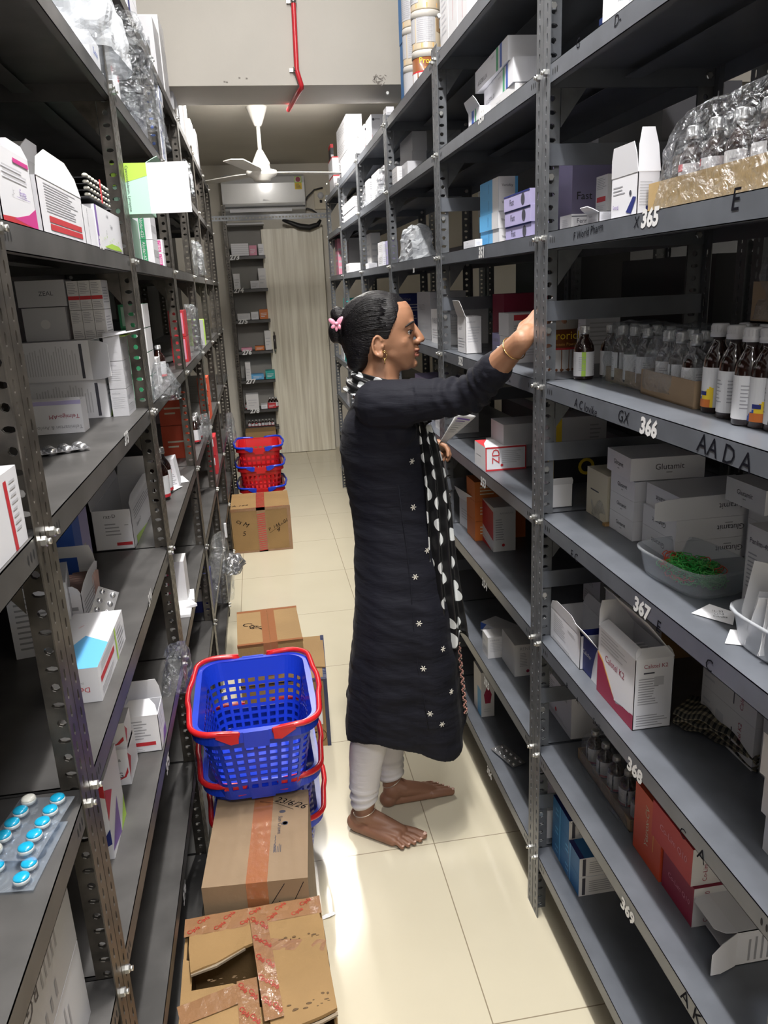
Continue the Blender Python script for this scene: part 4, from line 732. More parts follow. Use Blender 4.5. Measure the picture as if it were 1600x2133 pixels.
lb(4, 0, 0, 0, 0, 'white', 'white carton leaning next to the crimson bar carton', {'n': [Ls(.15, .1, .9, .9, 12, 'grey')]}, pos=V((-.300, 2.57, .9905)), size=(.04, .08, .095), tilt=-.12)
lb(5, 0, 0, 0, 0, 'offw', 'white carton with a wide crimson edge below shelf height', {'n': [Rc(.1, 0, .4, 1, 'maroon')]}, pos=V((-.285, 2.30, .6805)), size=(.06, .08, .14))
lb(5, 0, 0, 0, 0, 'navy', 'navy and white carton past the paper slips', {'n': [Rc(.3, .3, 1, 1, 'offw'), Ls(.4, .6, .9, .8, 2, 'ink')]}, pos=V((-.275, 2.98, .3655)), size=(.09, .1, .16))
lb(3, 0, 0, 0, 0, 'lime', 'white and lime green carton under clear film', {'n': [Rc(.45, 0, 1, 1, 'offw')]}, pos=V((-.275, 4.2, 1.3455)), size=(.08, .1, .13))
for k in range(2): lb(4, 0, 0, 0, 0, 'redo', ['lower', 'upper'][k]+' red carton of the shaded pair', {'n': [Ls(.2, .3, .8, .6, 2, 'cream')]}, pos=V((-.30, 3.05, .9905+.13*k)), size=(.1, .14, .128))
for k in range(2): lb(3, 0, 0, 0, 0, 'red', ['lower', 'upper'][k]+' red and pink carton at the shelf edge', {'n': [Rc(.5, .1, .9, .9, 'pink')]}, pos=V((-.28, 3.2, 1.3455+.1*k)), size=(.06, .12, .098))
for k in range(3): lb(4, 0, 0, 0, 0, 'redo', ['bottom', 'middle', 'top'][k]+' tomato red carton at the shelf edge', {'n': [Rc(.6, .1, .9, .6, 'offw')]}, pos=V((-.272, 4.0, .9905+.07*k)), size=(.05, .14, .068))
for k in range(2): lb(5, 0, 0, 0, 0, 'red', ['lower', 'upper'][k]+' crimson carton at the shelf edge', {'n': [Rc(.3, .5, .8, .9, 'white')]}, pos=V((-.272, 4.1, .6805+.1*k)), size=(.045, .14, .098))
# on top of the left rack: stacks of white and clear boxes
for k in range(5): lb(0, 0, 0, 0, 0, ['white', 'offw', 'lilac', 'white', 'offw'][k], ['bottom', 'second', 'third', 'fourth', 'topmost'][k]+' white carton with dark bands stacked near the camera', {'a': [Rc(0, .1, .12, .9, 'navy'), T('GUZ', 'ink', .2, .2, .8, .6, 90)], 'n': [T('Gut Ver', 'ink', .3, .1, .6, .9, 90), Rc(0, 0, 1, .06, 'maroon')]}, pos=V((-.285-.008*(k % 2), 2.25+.02*k, 2.3505+.082*k)), size=(.10, .2, .08))
for k in range(4): lb(0, 0, 0, 0, 0, 'white', ['bottom', 'second', 'third', 'topmost'][k]+' white and navy carton of the second pile', {'a': [Rc(.0, .0, .2, 1, 'navy')], 'n': [Rc(.6, .2, .8, .8, 'maroon')]}, pos=V((-.28, 2.55, 2.3505+.085*k)), size=(.12, .22, .083))
for k in range(3): lb(1, 0, 0, 0, 0, 'white', ['lower', 'middle', 'upper'][k]+' white and blue tall carton leaning out', {'a': [Rc(.0, .0, .2, 1, 'blue'), Rc(.4, .1, .5, .9, 'sky')], 'n': [Rc(.6, 0, .9, 1, 'blue')]}, pos=V((-.272, 3.02+.05*k, 2.0455+.11*k)), size=(.10, .12, .108))
for k, (y, z, h, w) in enumerate([(3.2, 0, .2, .1), (3.45, 0, .28, .11), (3.75, 0, .30, .12), (4.1, 0, .26, .1), (4.5, 0, .22, .12), (4.9, 0, .2, .1), (5.3, 0, .22, .1)]):
    lb(0, 0, 0, 0, 0, 'offw' if k % 2 else 'lightg', 'film covered carton number %s of the far row' % ['one', 'two', 'three', 'four', 'five', 'six', 'seven'][k], {'a': [Ls(.05, .05, .95, .95, 6, 'grey', True)], 'n': [Ls(.1, .1, .9, .9, 5, 'grey', True)]}, pos=V((-.275, y, 2.3505)), size=(w, .2, h))
# filler cartons standing in the dark at the back of the left shelves
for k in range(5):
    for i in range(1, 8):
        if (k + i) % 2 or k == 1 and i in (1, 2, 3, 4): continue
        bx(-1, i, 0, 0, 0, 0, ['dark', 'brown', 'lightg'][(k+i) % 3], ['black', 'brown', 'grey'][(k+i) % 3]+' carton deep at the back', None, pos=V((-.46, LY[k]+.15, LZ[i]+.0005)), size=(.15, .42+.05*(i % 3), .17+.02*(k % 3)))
# items on the end shelves
for k, (s, x, w, h, col, d) in enumerate([(0, .02, .16, .11, 'white', 'stack of white slips'), (0, .185, .07, .09, 'pink', 'pink and white carton'), (0, .27, .05, .1, 'white', 'white carton'), (1, .015, .06, .14, 'white', 'narrow white carton'), (1, .25, .07, .18, 'offw', 'tall pale carton'), (1, .17, .08, .07, 'white', 'small open white carton'),
      (2, .02, .12, .06, 'offw', 'low grey white carton'), (2, .15, .07, .07, 'white', 'white carton with a black gap'), (2, .23, .08, .09, 'orange', 'white and orange carton'), (3, .03, .10, .03, 'pink', 'flat pink carton'), (3, .16, .09, .04, 'orange', 'flat orange carton'), (3, .26, .06, .18, 'offw', 'tall white carton with a navy lid'),
      (4, .05, .05, .17, 'offw', 'tall pale carton'), (4, .10, .12, .05, 'sky', 'sky blue flat carton'), (4, .24, .09, .08, 'teal', 'teal carton'), (5, .03, .12, .15, 'offw', 'tall pale carton'), (5, .17, .06, .04, 'white', 'small white carton'), (5, .235, .08, .05, 'red', 'red and cream carton')]):
    mb = MB(); c = cm(col); mb.box((0, 0, 0), (w, .12, h), c)
    if 'stack' in d:
        for q in range(6): mb.box((0, -.0005, h*q/6), (w, 0, h*q/6+.002), cm('grey'))
    else: put_prints(mb, V((0, 0, 0)), V((1, 0, 0)), V((0, 0, 1)), w, h, [Ls(.15, .2, .85, .7, 3, 'white' if col not in ('white', 'offw') else 'lightg')])
    mb.obj('medicine_box', None, V((-.20+x, 7.735, ez[s]+.0005)), label='%s %s on the %s end shelf' % (['leftmost', 'middle', 'rightmost'][k % 3], d, ['top', 'second', 'third', 'fourth', 'fifth', 'sixth'][s]), cat='box')
# ---------------------------------------------------------------- bottles
AMB = mat('amber_syrup_glass', (.018, .006, .004), .12, coat=1); CAPW = mat('clear_plastic_cap', (.55, .55, .58), .25, spec=.7); CAPS = mat('silver_cap', (.6, .6, .6), .3, .7); LBW = mat('bottle_label_paper', (.72, .72, .74), .5)
def bottle_meshes(r, h, art, capm, capr=.62, ch=.15):
    b = MB(); z = h*(1-ch)
    b.lathe([(r*.9, 0), (r, .003), (r, h*.56), (r*.93, h*.63), (r*.72, h*.71), (r*.45, h*.78), (r*.42, z)], AMB, 20)
    c = MB(); cr = r*capr; c.lathe([(cr, z-.002), (cr, z+.004), (cr*.93, z+.005), (cr*.93, h-.002), (cr*.85, h)], capm, 20)
    for k in range(16):
        a = 2*pi*k/16; c.box((-.0006, cr*.93, z+.006), (.0006, cr*.93+.0007, h-.003), capm, Matrix.Rotation(a, 4, 'Z'))
    l = MB(); R_ = r+.0004; z0, z1 = h*.07, h*.52
    def patch(a0, a1, u0, u1, m, e=0, n=8):
        vs = []; 
        for i in range(n+1):
            a = a0+(a1-a0)*i/n
            for zz in (z0+(z1-z0)*u0, z0+(z1-z0)*u1): vs.append(V(((R_+e)*cos(a), (R_+e)*sin(a), zz)))
        l.add(vs, [(2*i, 2*i+2, 2*i+3, 2*i+1) for i in range(n)], m)
    patch(0, 2*pi*.97, 0, 1, LBW, 0, 28)
    if art == 'gold':       # orange and yellow sweep on one half, small print on the other
        for k in range(10): patch(.2+.16*k, .36+.16*k, 0, .12+.05*k if k < 9 else .5, cm('yellow' if k > 3 else 'blue'), .0003, 2)
        patch(.5, 1.6, .0, .20, cm('orange'), .0005, 8); patch(.7, 1.3, .30, .40, cm('navy'), .0007)
    if art == 'yellow': patch(2.6, 3.0, 0, 1, cm('lime'), .0003); patch(.1, .5, 0, 1, cm('yellow'), .0003)
    if art == 'red': patch(0, 6, 0, .14, cm('red'), .0003, 24); patch(2, 4, .8, 1, cm('red'), .0003)
    for base in (2.3, 3.9, 5.0):
        for k in range(7): patch(base, base+.7-(k*37 % 5)*.08, .25+.085*k, .25+.085*k+.025, cm('grey'), .0004, 4)
    return b.mesh('glass_body'), c.mesh('cap'), l.mesh('label_band')
BK = {}
def bottle(kind, p, lab, rot=0, group=None, s=1):
    if kind not in BK:
        BK[kind] = {'gold': lambda: bottle_meshes(.0205, .134, 'gold', CAPW, .66, .13), 'yellow': lambda: bottle_meshes(.021, .112, 'yellow', CAPS, .5, .14), 'plain': lambda: bottle_meshes(.020, .110, 'none', CAPS, .5, .15),
                    'red': lambda: bottle_meshes(.021, .115, 'red', CAPS, .6, .15), 'small': lambda: bottle_meshes(.019, .085, 'red', CAPS, .5, .12), 'big': lambda: bottle_meshes(.028, .15, 'red', CAPS, .5, .12)}[kind]()
    e = empty('syrup_bottle', p, lab, 'bottle', group, rot); e.scale = (s, s, s)
    for n, me in zip(('glass_body', 'cap', 'label_band'), BK[kind]): link(n, me, e)
    return e
def wrap(name, lo, hi, lab, m, seed=0, amp=.008, taper=.8, parent=None, cat='plastic wrap', n=18, fx=9):
    """crinkled film skin round the box lo..hi"""
    lo, hi = V(lo), V(hi); c = V(((lo.x+hi.x)/2, (lo.y+hi.y)/2, lo.z)); h = (hi-lo); mb = MB(); vs = []; fs = []; nu, nv = n*2, n
    for j in range(nv+1):
        t = j/nv
        for i in range(nu):
            a = 2*pi*i/nu; ca, sa = cos(a), sin(a); p = 5
            k = (abs(ca)**p+abs(sa)**p)**(-1/p); tt = t*1.3
            if tt < 1: rr, zz = 1-(1-taper)*tt*tt, tt
            else: q = (tt-1)/.3; rr, zz = taper*(1-q)+.001, 1+.04*sin(q*pi)
            v = V((h.x/2*k*ca*rr, h.y/2*k*sa*rr, h.z*zz*.95))
            d = noise.noise_vector((v+V((seed*3.1, 0, seed)))*fx*3)*amp+noise.noise_vector((v+V((seed, 0, 0)))*fx*9)*amp*.45
            if tt < .02: d.z = abs(d.z)*.1
            d.z = max(d.z, -v.z); vs.append(v+d)
    for j in range(nv):
        for i in range(nu): fs.append((j*nu+i, j*nu+(i+1) % nu, (j+1)*nu+(i+1) % nu, (j+1)*nu+i))
    mb.add(vs, fs, m); return mb.obj(name, parent, c, label=lab, cat=cat)
FILM = film('clear_crinkled_film', (.94, .95, .96), .10, .18, 45, .9, .9, .34); FILM2 = film('cloudy_poly_bag', (.92, .94, .97), .35, .4, 12, .3, 0, .35); TUB = film('clear_tub_plastic', (.90, .92, .94), .10, .2, 4, .1, 0, .3)
def tray(p, sx, sy, h, yaw, lab, m, name='cardboard_tray', t=.003):
    mb = MB(); mb.box((0, 0, 0), (sx, sy, t), m); mb.box((0, 0, 0), (t, sy, h), m); mb.box((sx-t, 0, 0), (sx, sy, h), m); mb.box((t, 0, t), (sx-t, t, h), m); mb.box((t, sy-t, t), (sx-t, sy, h), m)
    return mb.obj(name, None, p, label=lab, cat='tray', rotz=yaw)
KR = mat('corrugated_kraft', C['kraft'], .75, bump=.25, bscale=120, var=.10, vscale=6); KR2 = mat('pale_kraft_board', (.29, .20, .12), .7, bump=.12, bscale=70, var=.06, vscale=9); KR3 = mat('golden_kraft_band', (.48, .33, .15), .5, bump=.3, bscale=30, var=.1)
Z6 = 1.3905
ordn = ['first', 'second', 'third', 'fourth', 'fifth', 'sixth', 'seventh', 'eighth']
for k, (u, v) in enumerate([(1468, 862), (1500, 874), (1532, 888), (1566, 894), (1600, 901)]):
    p = onz(u, v-3, Z6); p.x += .016
    bottle('gold', (p.x, p.y, Z6), '%s dark syrup bottle from the left in the bare row on shelf 366' % ordn[k], rot=2.2+1.9*k+(1.0 if k % 2 else 0))
for k in range(6):
    bottle('gold', (.722+.046*(k//3), 1.085-.05*(k % 3)-.01*(k//3), Z6), '%s dark syrup bottle of the rear rows behind the bare row' % ordn[k], rot=k*1.3)
for k, (x, y) in enumerate([(.66+.02, 1.585), (.735, 1.575), (.785, 1.57)]):
    bottle('yellow', (x, y, Z6), ['left', 'middle', 'right'][k]+' yellow edged syrup bottle by the post on shelf 366', rot=1.5+.5*k)
tray((.70, 1.355, Z6), .095, .185, .030, -.05, 'brown tray of film wrapped bottles farther along shelf 366', KR2)
for k in range(6): bottle('plain', (.722+.045*(k % 2)+.002*(k//2), 1.39+.056*(k//2), Z6+.004), '%s bottle inside the farther wrapped tray on shelf 366' % ordn[k], rot=k)
wrap('shrink_wrap', (.692, 1.350, Z6+.001), (.808, 1.55, Z6+.122), 'crinkled clear film around the farther bottle tray on shelf 366', FILM, 1)
tray((.672, 1.135, Z6), .098, .205, .044, -.07, 'brown tray of film wrapped bottles nearer on shelf 366', KR2)
for k in range(6): bottle('plain', (.700+.045*(k % 2)+.006*(k//2), 1.185+.055*(k//2), Z6+.004), '%s bottle inside the nearer wrapped tray on shelf 366' % ordn[k], rot=2+k*.7)
wrap('shrink_wrap', (.678, 1.14, Z6+.012), (.79, 1.34, Z6+.125), 'crinkled clear film around the nearer bottle tray on shelf 366', FILM, 2)
tray((.715, .93, Z6+.1345), .15, .14, .058, 0, 'wrapped brown tray lying on top of the rear syrup bottles', KR2)
for k in range(4): bottle('plain', (.75+.05*(k % 2), .965+.06*(k//2), Z6+.139), '%s bottle in the tray on top of the syrup bottles' % ordn[k], rot=k, s=.9)
wrap('shrink_wrap', (.708, .925, Z6+.14), (.872, 1.075, Z6+.25), 'clear film over the tray on top of the syrup bottles', FILM, 3)
# shelf 365 wrapped tray
Z5 = 1.6905
tray((.612, .80, Z5), .11, .40, .042, 0, 'golden brown tray of wrapped bottles on shelf 365', KR3)
for k in range(12): bottle('red', (.642+.048*(k % 2), .838+.058*(k//2), Z5+.004), '%s bottle %s of the wrapped tray on shelf 365' % (ordn[k//2], 'in the aisle side row' if k % 2 == 0 else 'in the rear row'), rot=3.2+.25*k, s=.92)
wrap('shrink_wrap', (.604, .79, Z5+.001), (.735, 1.21, Z5+.132), 'crinkled clear film over the bottle tray on shelf 365', FILM, 4, n=22)
mb = MB(); mb.prism([V((.66, .80, 1.832)), V((.75, .80, 1.838)), V((.755, .97, 1.832)), V((.68, 1.0, 1.84))], (0, .1, 1), .004, cm('gold')); mb.obj('foil_sheet', label='shiny yellow foil sheet lying over the bottle caps', cat='foil')
# shelf 369 wrapped row
for k in range(5): bottle('small', (.70+.002*k, 1.505-.053*k, .4955), '%s small bottle from the post in the wrapped row on shelf 369' % ordn[k], rot=3.4+.3*k)
tray((.672, 1.265, .4905), .055, .27, .028, 0, 'low brown tray under the wrapped row on shelf 369', KR2)
wrap('shrink_wrap', (.664, 1.25, .4915), (.738, 1.545, .578), 'loose crinkled film round the row of small bottles on shelf 369', FILM, 5, .010)
wrap('plastic_bag', (.70, 1.43, 1.0915), (.80, 1.58, 1.15), 'crumpled clear bag beside the cream carton on shelf 367', FILM, 6, .014)
for k, (u, v) in enumerate(((974, 0), (986, 0))): bottle('yellow', (.68+.035*k, 2.22-.03*k, 1.6905), ['left', 'right'][k]+' dark bottle standing on shelf 351', rot=1)
for k in range(2): bottle('big', (-.34-.0*k, 2.42+.08*k, .9905+.0), ['near', 'far'][k]+' dark red labelled bottle in the third left bay', rot=4.2)
for k in range(3): bottle('big', (-.32-.05*(k % 2), 2.42+.09*k, 1.3455), '%s red labelled bottle beside the green cartons' % ordn[k], rot=4.6, s=.7)
for k in range(2): bottle('red', (-.30, 3.35+.1*k, .9905), ['near', 'far'][k]+' crimson labelled bottle in the fourth left bay', rot=4.4)
bottle('small', (-.165, 7.78, ez[5]+.0005), 'little dark bottle on end shelf 278', s=1.1)
for k in range(8): bottle('small', (-.16+.033*k, 7.79, ez[6]+.0005), '%s of the row of small bottles on the lowest end shelf' % ordn[k], s=.8, rot=k)
for k in range(3): bottle('small', (.06+.03*k, 7.79, ez[5]+.0005), '%s dark bottle from the left by the door on end shelf 278' % ordn[k], s=1.2)
# ---------------------------------------------------------------- tubs of rubber bands and paper slips
def tub(p, sx, sy, h, yaw, lab, m=TUB):
    mb = MB(); N = 40; vs = []; fs = []
    def ring(fx_, z, e=0):
        for i in range(N):
            a = 2*pi*i/N; q = 4; k = (abs(cos(a))**q+abs(sin(a))**q)**(-1/q)
            vs.append(V(((sx/2*fx_+e)*k*cos(a), (sy/2*fx_+e)*k*sin(a), z)))
    R_ = [(.84, 0, 0), (.88, .004, 0), (.97, h-.006, 0), (1, h-.004, .003), (1, h, .003), (.99, h, 0), (.95, h-.01, 0), (.86, .006, 0), (.8, .003, 0)]
    for f_, z, e in R_: ring(f_, z, e)
    for j in range(len(R_)-1):
        for i in range(N): fs.append((j*N+i, j*N+(i+1) % N, (j+1)*N+(i+1) % N, (j+1)*N+i))
    fs += [tuple(range(N))[::-1], tuple(range(8*N, 9*N))]
    mb.add(vs, fs, m, True); return mb.obj('plastic_tub', None, p, label=lab, cat='tub', rotz=yaw)
Z7 = 1.0905
tub((.700, 1.150, Z7), .125, .19, .048, .12, 'clear plastic tub of green rubber bands on shelf 367')
mb = MB(); gm = [mat('rubber_green', (.04, .42, .07), .4), mat('rubber_lime', (.12, .55, .12), .4), mat('rubber_red', (.65, .08, .03), .4)]
for k in range(230):
    a = random.uniform(0, 2*pi); rr = sqrt(random.random()); x, y = rr*cos(a)*.038, rr*sin(a)*.064; z = .008+random.random()*.034*(1.15-rr*.6)
    m_ = gm[2] if (y > .04 or x < -.03 and random.random() < .4 or random.random() < .07) else gm[random.random() < .4]
    R3 = Matrix.Rotation(random.uniform(0, 6.3), 3, 'Z') @ Matrix.Rotation(random.uniform(-1.1, 1.1), 3, 'X'); r_ = random.uniform(.007, .013); e_ = random.uniform(.6, 1)
    mb.tube([V((x, y, z))+R3 @ V((r_*cos(q*pi/7), r_*e_*sin(q*pi/7), .002*sin(q*2))) for q in range(15)], .0008, m_, 5)
for i_, v_ in enumerate(mb.v): mb.v[i_] = (v_[0], v_[1], max(v_[2], .005))
mb.obj('rubber_bands', None, (.700, 1.150, Z7), label='tangle of green and a few red rubber bands in the clear tub', cat='rubber bands', kind='stuff', rotz=.12)
tub((.690, .845, Z7), .12, .21, .052, .1, 'clear tub of upright paper slips at the photo edge on shelf 367', film('milky_tub', (.9, .9, .92), .35, .3, 4, .1, 0, .3))
for k in range(12):
    mb = MB(); w_, h_ = .075, random.uniform(.07, .10); R3 = Matrix.Translation((random.uniform(-.03, .02), random.uniform(-.03, .03)-.035+.010*k, .006)) @ Matrix.Rotation(random.uniform(-.35, .35), 4, 'Z') @ Matrix.Rotation(random.uniform(-.25, .3), 4, 'X') @ Matrix.Rotation(random.uniform(-.25, .3), 4, 'Y')
    mb.box((-w_/2, -.0005, 0), (w_/2, .0005, h_), cm('paper'), R3); mb.obj('paper_slip', None, (.690, .845, Z7), label='white paper slip, %s counted from the camera, upright in the milky tub' % ['nearest', 'second', 'third', 'fourth', 'fifth', 'sixth', 'seventh', 'eighth', 'ninth', 'tenth', 'eleventh', 'farthest'][k], cat='paper', group='paper slips standing in the clear tub')
mb = MB(); mb.add([onz(1440, 1277, Z7+.001), onz(1527, 1302, Z7+.001), onz(1532, 1276, Z7+.016), onz(1478, 1258, Z7+.012)], [(0, 1, 2, 3)], cm('paper'))
p_ = onz(1495, 1275, Z7+.012)
for k in range(3): put_text(mb, ['16 - 2/3', 'Ct-1-3', 'Coltraline'][k], p_+V((0, -.004*k, .0015-.0028*k)), V((.86, -.5, 0)), V((.4, .7, .5)), MK, h=.0035)
mb.obj('paper_slip', None, None, label='folded white note with handwriting beside the clear tub', cat='paper')
mb = MB(); a_ = onz(1510, 1340, Z7+.001); mb.prism([a_, a_+V((.05, -.03, .0)), a_+V((.06, .0, .01)), a_+V((.02, .02, .01))], (0, 0, 1), .0006, cm('paper')); mb.obj('paper_slip', None, None, label='small white scrap under the edge of the tub with slips', cat='paper')
# folded checked cloth on shelf 368
def check_mat():
    m = bpy.data.materials.new('beige_black_check_weave'); m.use_nodes = True; nt = m.node_tree; b = nt.nodes['Principled BSDF']; L = nt.links.new
    tc = nt.nodes.new('ShaderNodeTexCoord'); s = nt.nodes.new('ShaderNodeSeparateXYZ'); L(tc.outputs['UV'], s.inputs[0])
    o = []
    for i in (0, 1):
        a = nt.nodes.new('ShaderNodeMath'); a.operation = 'FRACT'; q = nt.nodes.new('ShaderNodeMath'); q.operation = 'MULTIPLY'; q.inputs[1].default_value = 70; L(s.outputs[i], q.inputs[0]); L(q.outputs[0], a.inputs[0])
        g = nt.nodes.new('ShaderNodeMath'); g.operation = 'GREATER_THAN'; g.inputs[1].default_value = .5; L(a.outputs[0], g.inputs[0]); o.append(g)
    ad = nt.nodes.new('ShaderNodeMath'); ad.operation = 'ADD'; L(o[0].outputs[0], ad.inputs[0]); L(o[1].outputs[0], ad.inputs[1])
    hf = nt.nodes.new('ShaderNodeMath'); hf.operation = 'MULTIPLY'; hf.inputs[1].default_value = .5; L(ad.outputs[0], hf.inputs[0])
    r = nt.nodes.new('ShaderNodeValToRGB'); r.color_ramp.interpolation = 'CONSTANT'; r.color_ramp.elements[0].color = (.33, .28, .19, 1); e = r.color_ramp.elements.new(.3); e.color = (.10, .09, .07, 1); r.color_ramp.elements[-1].position = .8; r.color_ramp.elements[-1].color = (.01, .01, .01, 1)
    L(hf.outputs[0], r.inputs[0]); L(r.outputs[0], b.inputs['Base Color']); b.inputs['Roughness'].default_value = .9; return m
def uv_grid(name, P, nu, nv, m, su, sv, thick=0, **k):
    me = bpy.data.meshes.new(name); vs = [P(i/(nu-1), j/(nv-1)) for j in range(nv) for i in range(nu)]
    fs = [(j*nu+i, j*nu+i+1, (j+1)*nu+i+1, (j+1)*nu+i) for j in range(nv-1) for i in range(nu-1)]
    me.from_pydata([tuple(v) for v in vs], [], fs); me.materials.append(m); uv = me.uv_layers.new(name='UVMap')
    for p in me.polygons:
        p.use_smooth = True
        for li in p.loop_indices: vi = me.loops[li].vertex_index; uv.data[li].uv = ((vi % nu)/(nu-1)*su, (vi//nu)/(nv-1)*sv)
    par = k.pop('parent', None); o = link(name, me, par, **k)
    if thick: s = o.modifiers.new('s', 'SOLIDIFY'); s.thickness = thick; s.offset = 0
    return o
pc = [onz(1392, 1508, .79), onz(1425, 1520, .79), onz(1465, 1532, .79), onz(1510, 1560, .79), onz(1562, 1605, .79)]
pc = [V((p.x+.018, p.y, .79)) for p in pc]
def clothP(u, v):
    f = u*3.999; i = int(f); t = f-i; c = pc[i].lerp(pc[min(i+1, 4)], t); w = .045+.012*sin(u*3)
    n = V((.7, .5, 0)).normalized(); s = (v-.5)*2; lay = abs((v*6) % 2-1)
    return c+n*(w*(lay*1.6-.5))+V((0, 0, .004+.006*int(v*6)*.9+.003*sin(u*17+v*9)+.010*sin(u*pi)*v))
uv_grid('checked_cloth', clothP, 40, 48, check_mat(), .22, .30, .0015, label='folded beige and black checked cloth lying on shelf 368', cat='cloth')
# ---------------------------------------------------------------- blister strips
AL = mat('aluminium_foil', (.62, .62, .64), .25, .85, bump=.1)
def blister(p, w, l, nx, ny, rot, lab, m=AL, tilt=(0, 0), r=.0058, hh=.004, base=.0008):
    mb = MB(); mb.box((-w/2, -l/2, 0), (w/2, l/2, base), m)
    for i in range(nx):
        for j in range(ny): mb.ball((-w/2+w*(i+.5)/nx, -l/2+l*(j+.5)/ny, base), (r, r, hh), m, nu=12, nv=6)
    ob = mb.obj('blister_strip', None, p, label=lab, cat='tablet strip'); ob.rotation_euler = (tilt[0], tilt[1], rot); return ob
blister((.648, 2.0, .1965), .048, .115, 2, 5, .32, 'silver strip of ten tablets on shelf 356')
blister((-.362, 1.40, 1.350), .045, .10, 2, 4, -1.1, 'silver tablet strip lying in front of the upside down lettered carton', r=.0105, hh=.008)
blister((-.335, 1.42, 1.035), .04, .09, 2, 5, .2, 'silver strip sticking out of the carton of strips', tilt=(.9, .5))
blister((-.35, 1.55, .715), .035, .07, 2, 4, .1, 'silver strip under the lettered cartons on shelf 375', tilt=(1.1, 0))
for k in range(7):
    blister((-.405+.004*k, 1.45+.012*k, 1.038), .05, .085, 2, 5, .1+.06*k, '%s brownish foil strip from the camera in the open carton of strips' % ordn[k], mat('brown_foil', (.30, .20, .19), .3, .7), tilt=(1.35, .1), r=.004, hh=.002); bpy.context.scene.collection.objects[-1]['group'] = 'foil strips in the open carton'
for k in range(4):
    mb = MB(); z0 = 1.782+.011*k; mb.box((-.335, 1.60, z0), (-.286, 1.84, z0+.0012), cm('black'))
    for j in range(8): mb.ball((-.291, 1.615+.030*j, z0+.005), (.006, .011, .0045), mat('tablet_cream', (.68, .66, .58), .4), nu=10, nv=6)
    mb.obj('blister_strip', None, None, label=['lowest', 'second', 'third', 'topmost'][k]+' strip of cream tablets held by a red band on shelf 372', cat='tablet strip')
mb = MB(); mb.box((-.2840, 1.715, 1.782), (-.2825, 1.723, 1.826), cm('red')); mb.obj('rubber_band', label='red rubber band around the cream tablet strips', cat='rubber band')
# big clear blister with blue and white tablets, on the nearest left shelf
CL = film('clear_blister_plastic', (.88, .93, .99), .12, .12, 12, .3, .5, .3)
PB, PW, PY = mat('tablet_blue', (.01, .36, .60), .25, coat=.5), mat('tablet_white', (.78, .77, .70), .3, coat=.5), mat('tablet_yellow', (.75, .75, .45), .3)
for s_, (c_, rz, dz) in enumerate([(V((-.318, .800, .9925)), -.10, 0), (V((-.318, .835, 1.004)), -.16, 1)]):
    e = empty('clear_blister_strip', c_, ['lower', 'upper'][s_]+' clear plastic strip with blue and white tablets on the nearest left shelf', 'tablet strip', rotz=rz); mb = MB(); mb.box((-.034, -.056, 0), (.034, .056, .0008), CL)
    spots = [(-.018+.036*i, -.044+.022*j) for i in range(2) for j in range(5)]
    for x, y in spots: mb.lathe([(.0100, .0008), (.0095, .007), (.006, .0095), (.001, .010)], CL, 16, c=(x, y, 0))
    mb.obj('plastic_sheet', e)
    for q, (x, y) in enumerate(spots):
        if s_ == 0 and q not in (0, 5, 1, 6): continue
        b = MB(); top = PW if (q in (4, 0) and s_) else PY if (s_ == 0 and q == 0) else PB; b.ball((x, y, .0085), (.0088, .0088, .0035), top, nu=16, nv=8); b.lathe([(.0088, .0035), (.009, .0055), (.0088, .0078)], PW, 16, c=(x, y, 0)); b.obj('tablet', e)
# ---------------------------------------------------------------- plastic bags
bag = wrap('plastic_bag', (-.345, 1.66, 2.047), (-.215, 1.91, 2.19), 'cloudy white poly bag hanging over the upper left shelf edge', FILM2, 9, .016, .75, n=22, fx=3.5)
mb = MB(); mb.box((-.315, 1.76, 2.05), (-.275, 1.87, 2.10), cm('paper')); put_text(mb, 'Zedox', V((-.2745, 1.82, 2.075)), V((0, 1, 0)), V((0, 0, 1)), cm('blue'), h=.012); mb.obj('packet', label='white packet inside the cloudy poly bag', cat='packet')
for k in range(4): bottle('big', (-.375+.06*(k % 2), 2.12+.09*(k//2), 2.0465), '%s dark bottle in the big clear bag on the upper left shelf' % ordn[k], s=1.0, rot=4)
wrap('plastic_bag', (-.375, 2.02, 2.047), (-.205, 2.42, 2.235), 'big clear bag of dark bottles on the upper left shelf', FILM, 10, .018, .85, n=26)
wrap('plastic_bag', (-.36, 2.46, 2.047), (-.225, 2.86, 2.16), 'second clear bag farther along the upper left shelf', FILM, 11, .018, .7)
for k, (x0, y0, z0, x1, y1, z1, lab) in enumerate([(-.28, 2.0, 1.347, -.215, 2.12, 1.43, 'clear plastic tuft poking out between the posts beside the lime flap'), (-.30, 3.3, 1.347, -.24, 3.5, 1.56, 'clear film round bottles in the fourth left bay'), (-.29, 3.3, .992, -.235, 3.5, 1.10, 'crumpled film tuft on the fourth left bay, fifth shelf'),
      (-.29, 3.05, .367, -.20, 3.40, .60, 'torn clear film hanging low from the left rack'), (-.30, 1.72, .682, -.24, 1.90, .76, 'dusty film hanging by the number 374 post'), (-.30, 4.0, 1.692, -.235, 4.25, 1.85, 'clear pouch with a green print in the fifth left bay'),
      (-.30, 3.9, 2.047, -.24, 4.1, 2.2, 'clear bag in the fifth left bay near the top'), (-.26, 4.9, .68, -.20, 5.2, .86, 'crumpled clear film near the red baskets')]):
    wrap('plastic_film', (x0, y0, z0), (x1, y1, z1), lab, FILM, 20+k, .014, .6, n=14)
wrap('plastic_film', (-.255, 3.4, .36), (-.165, 3.62, .41), 'bright silver foil scrap sticking out low on the left rack', AL, 33, .02, .5, n=12)
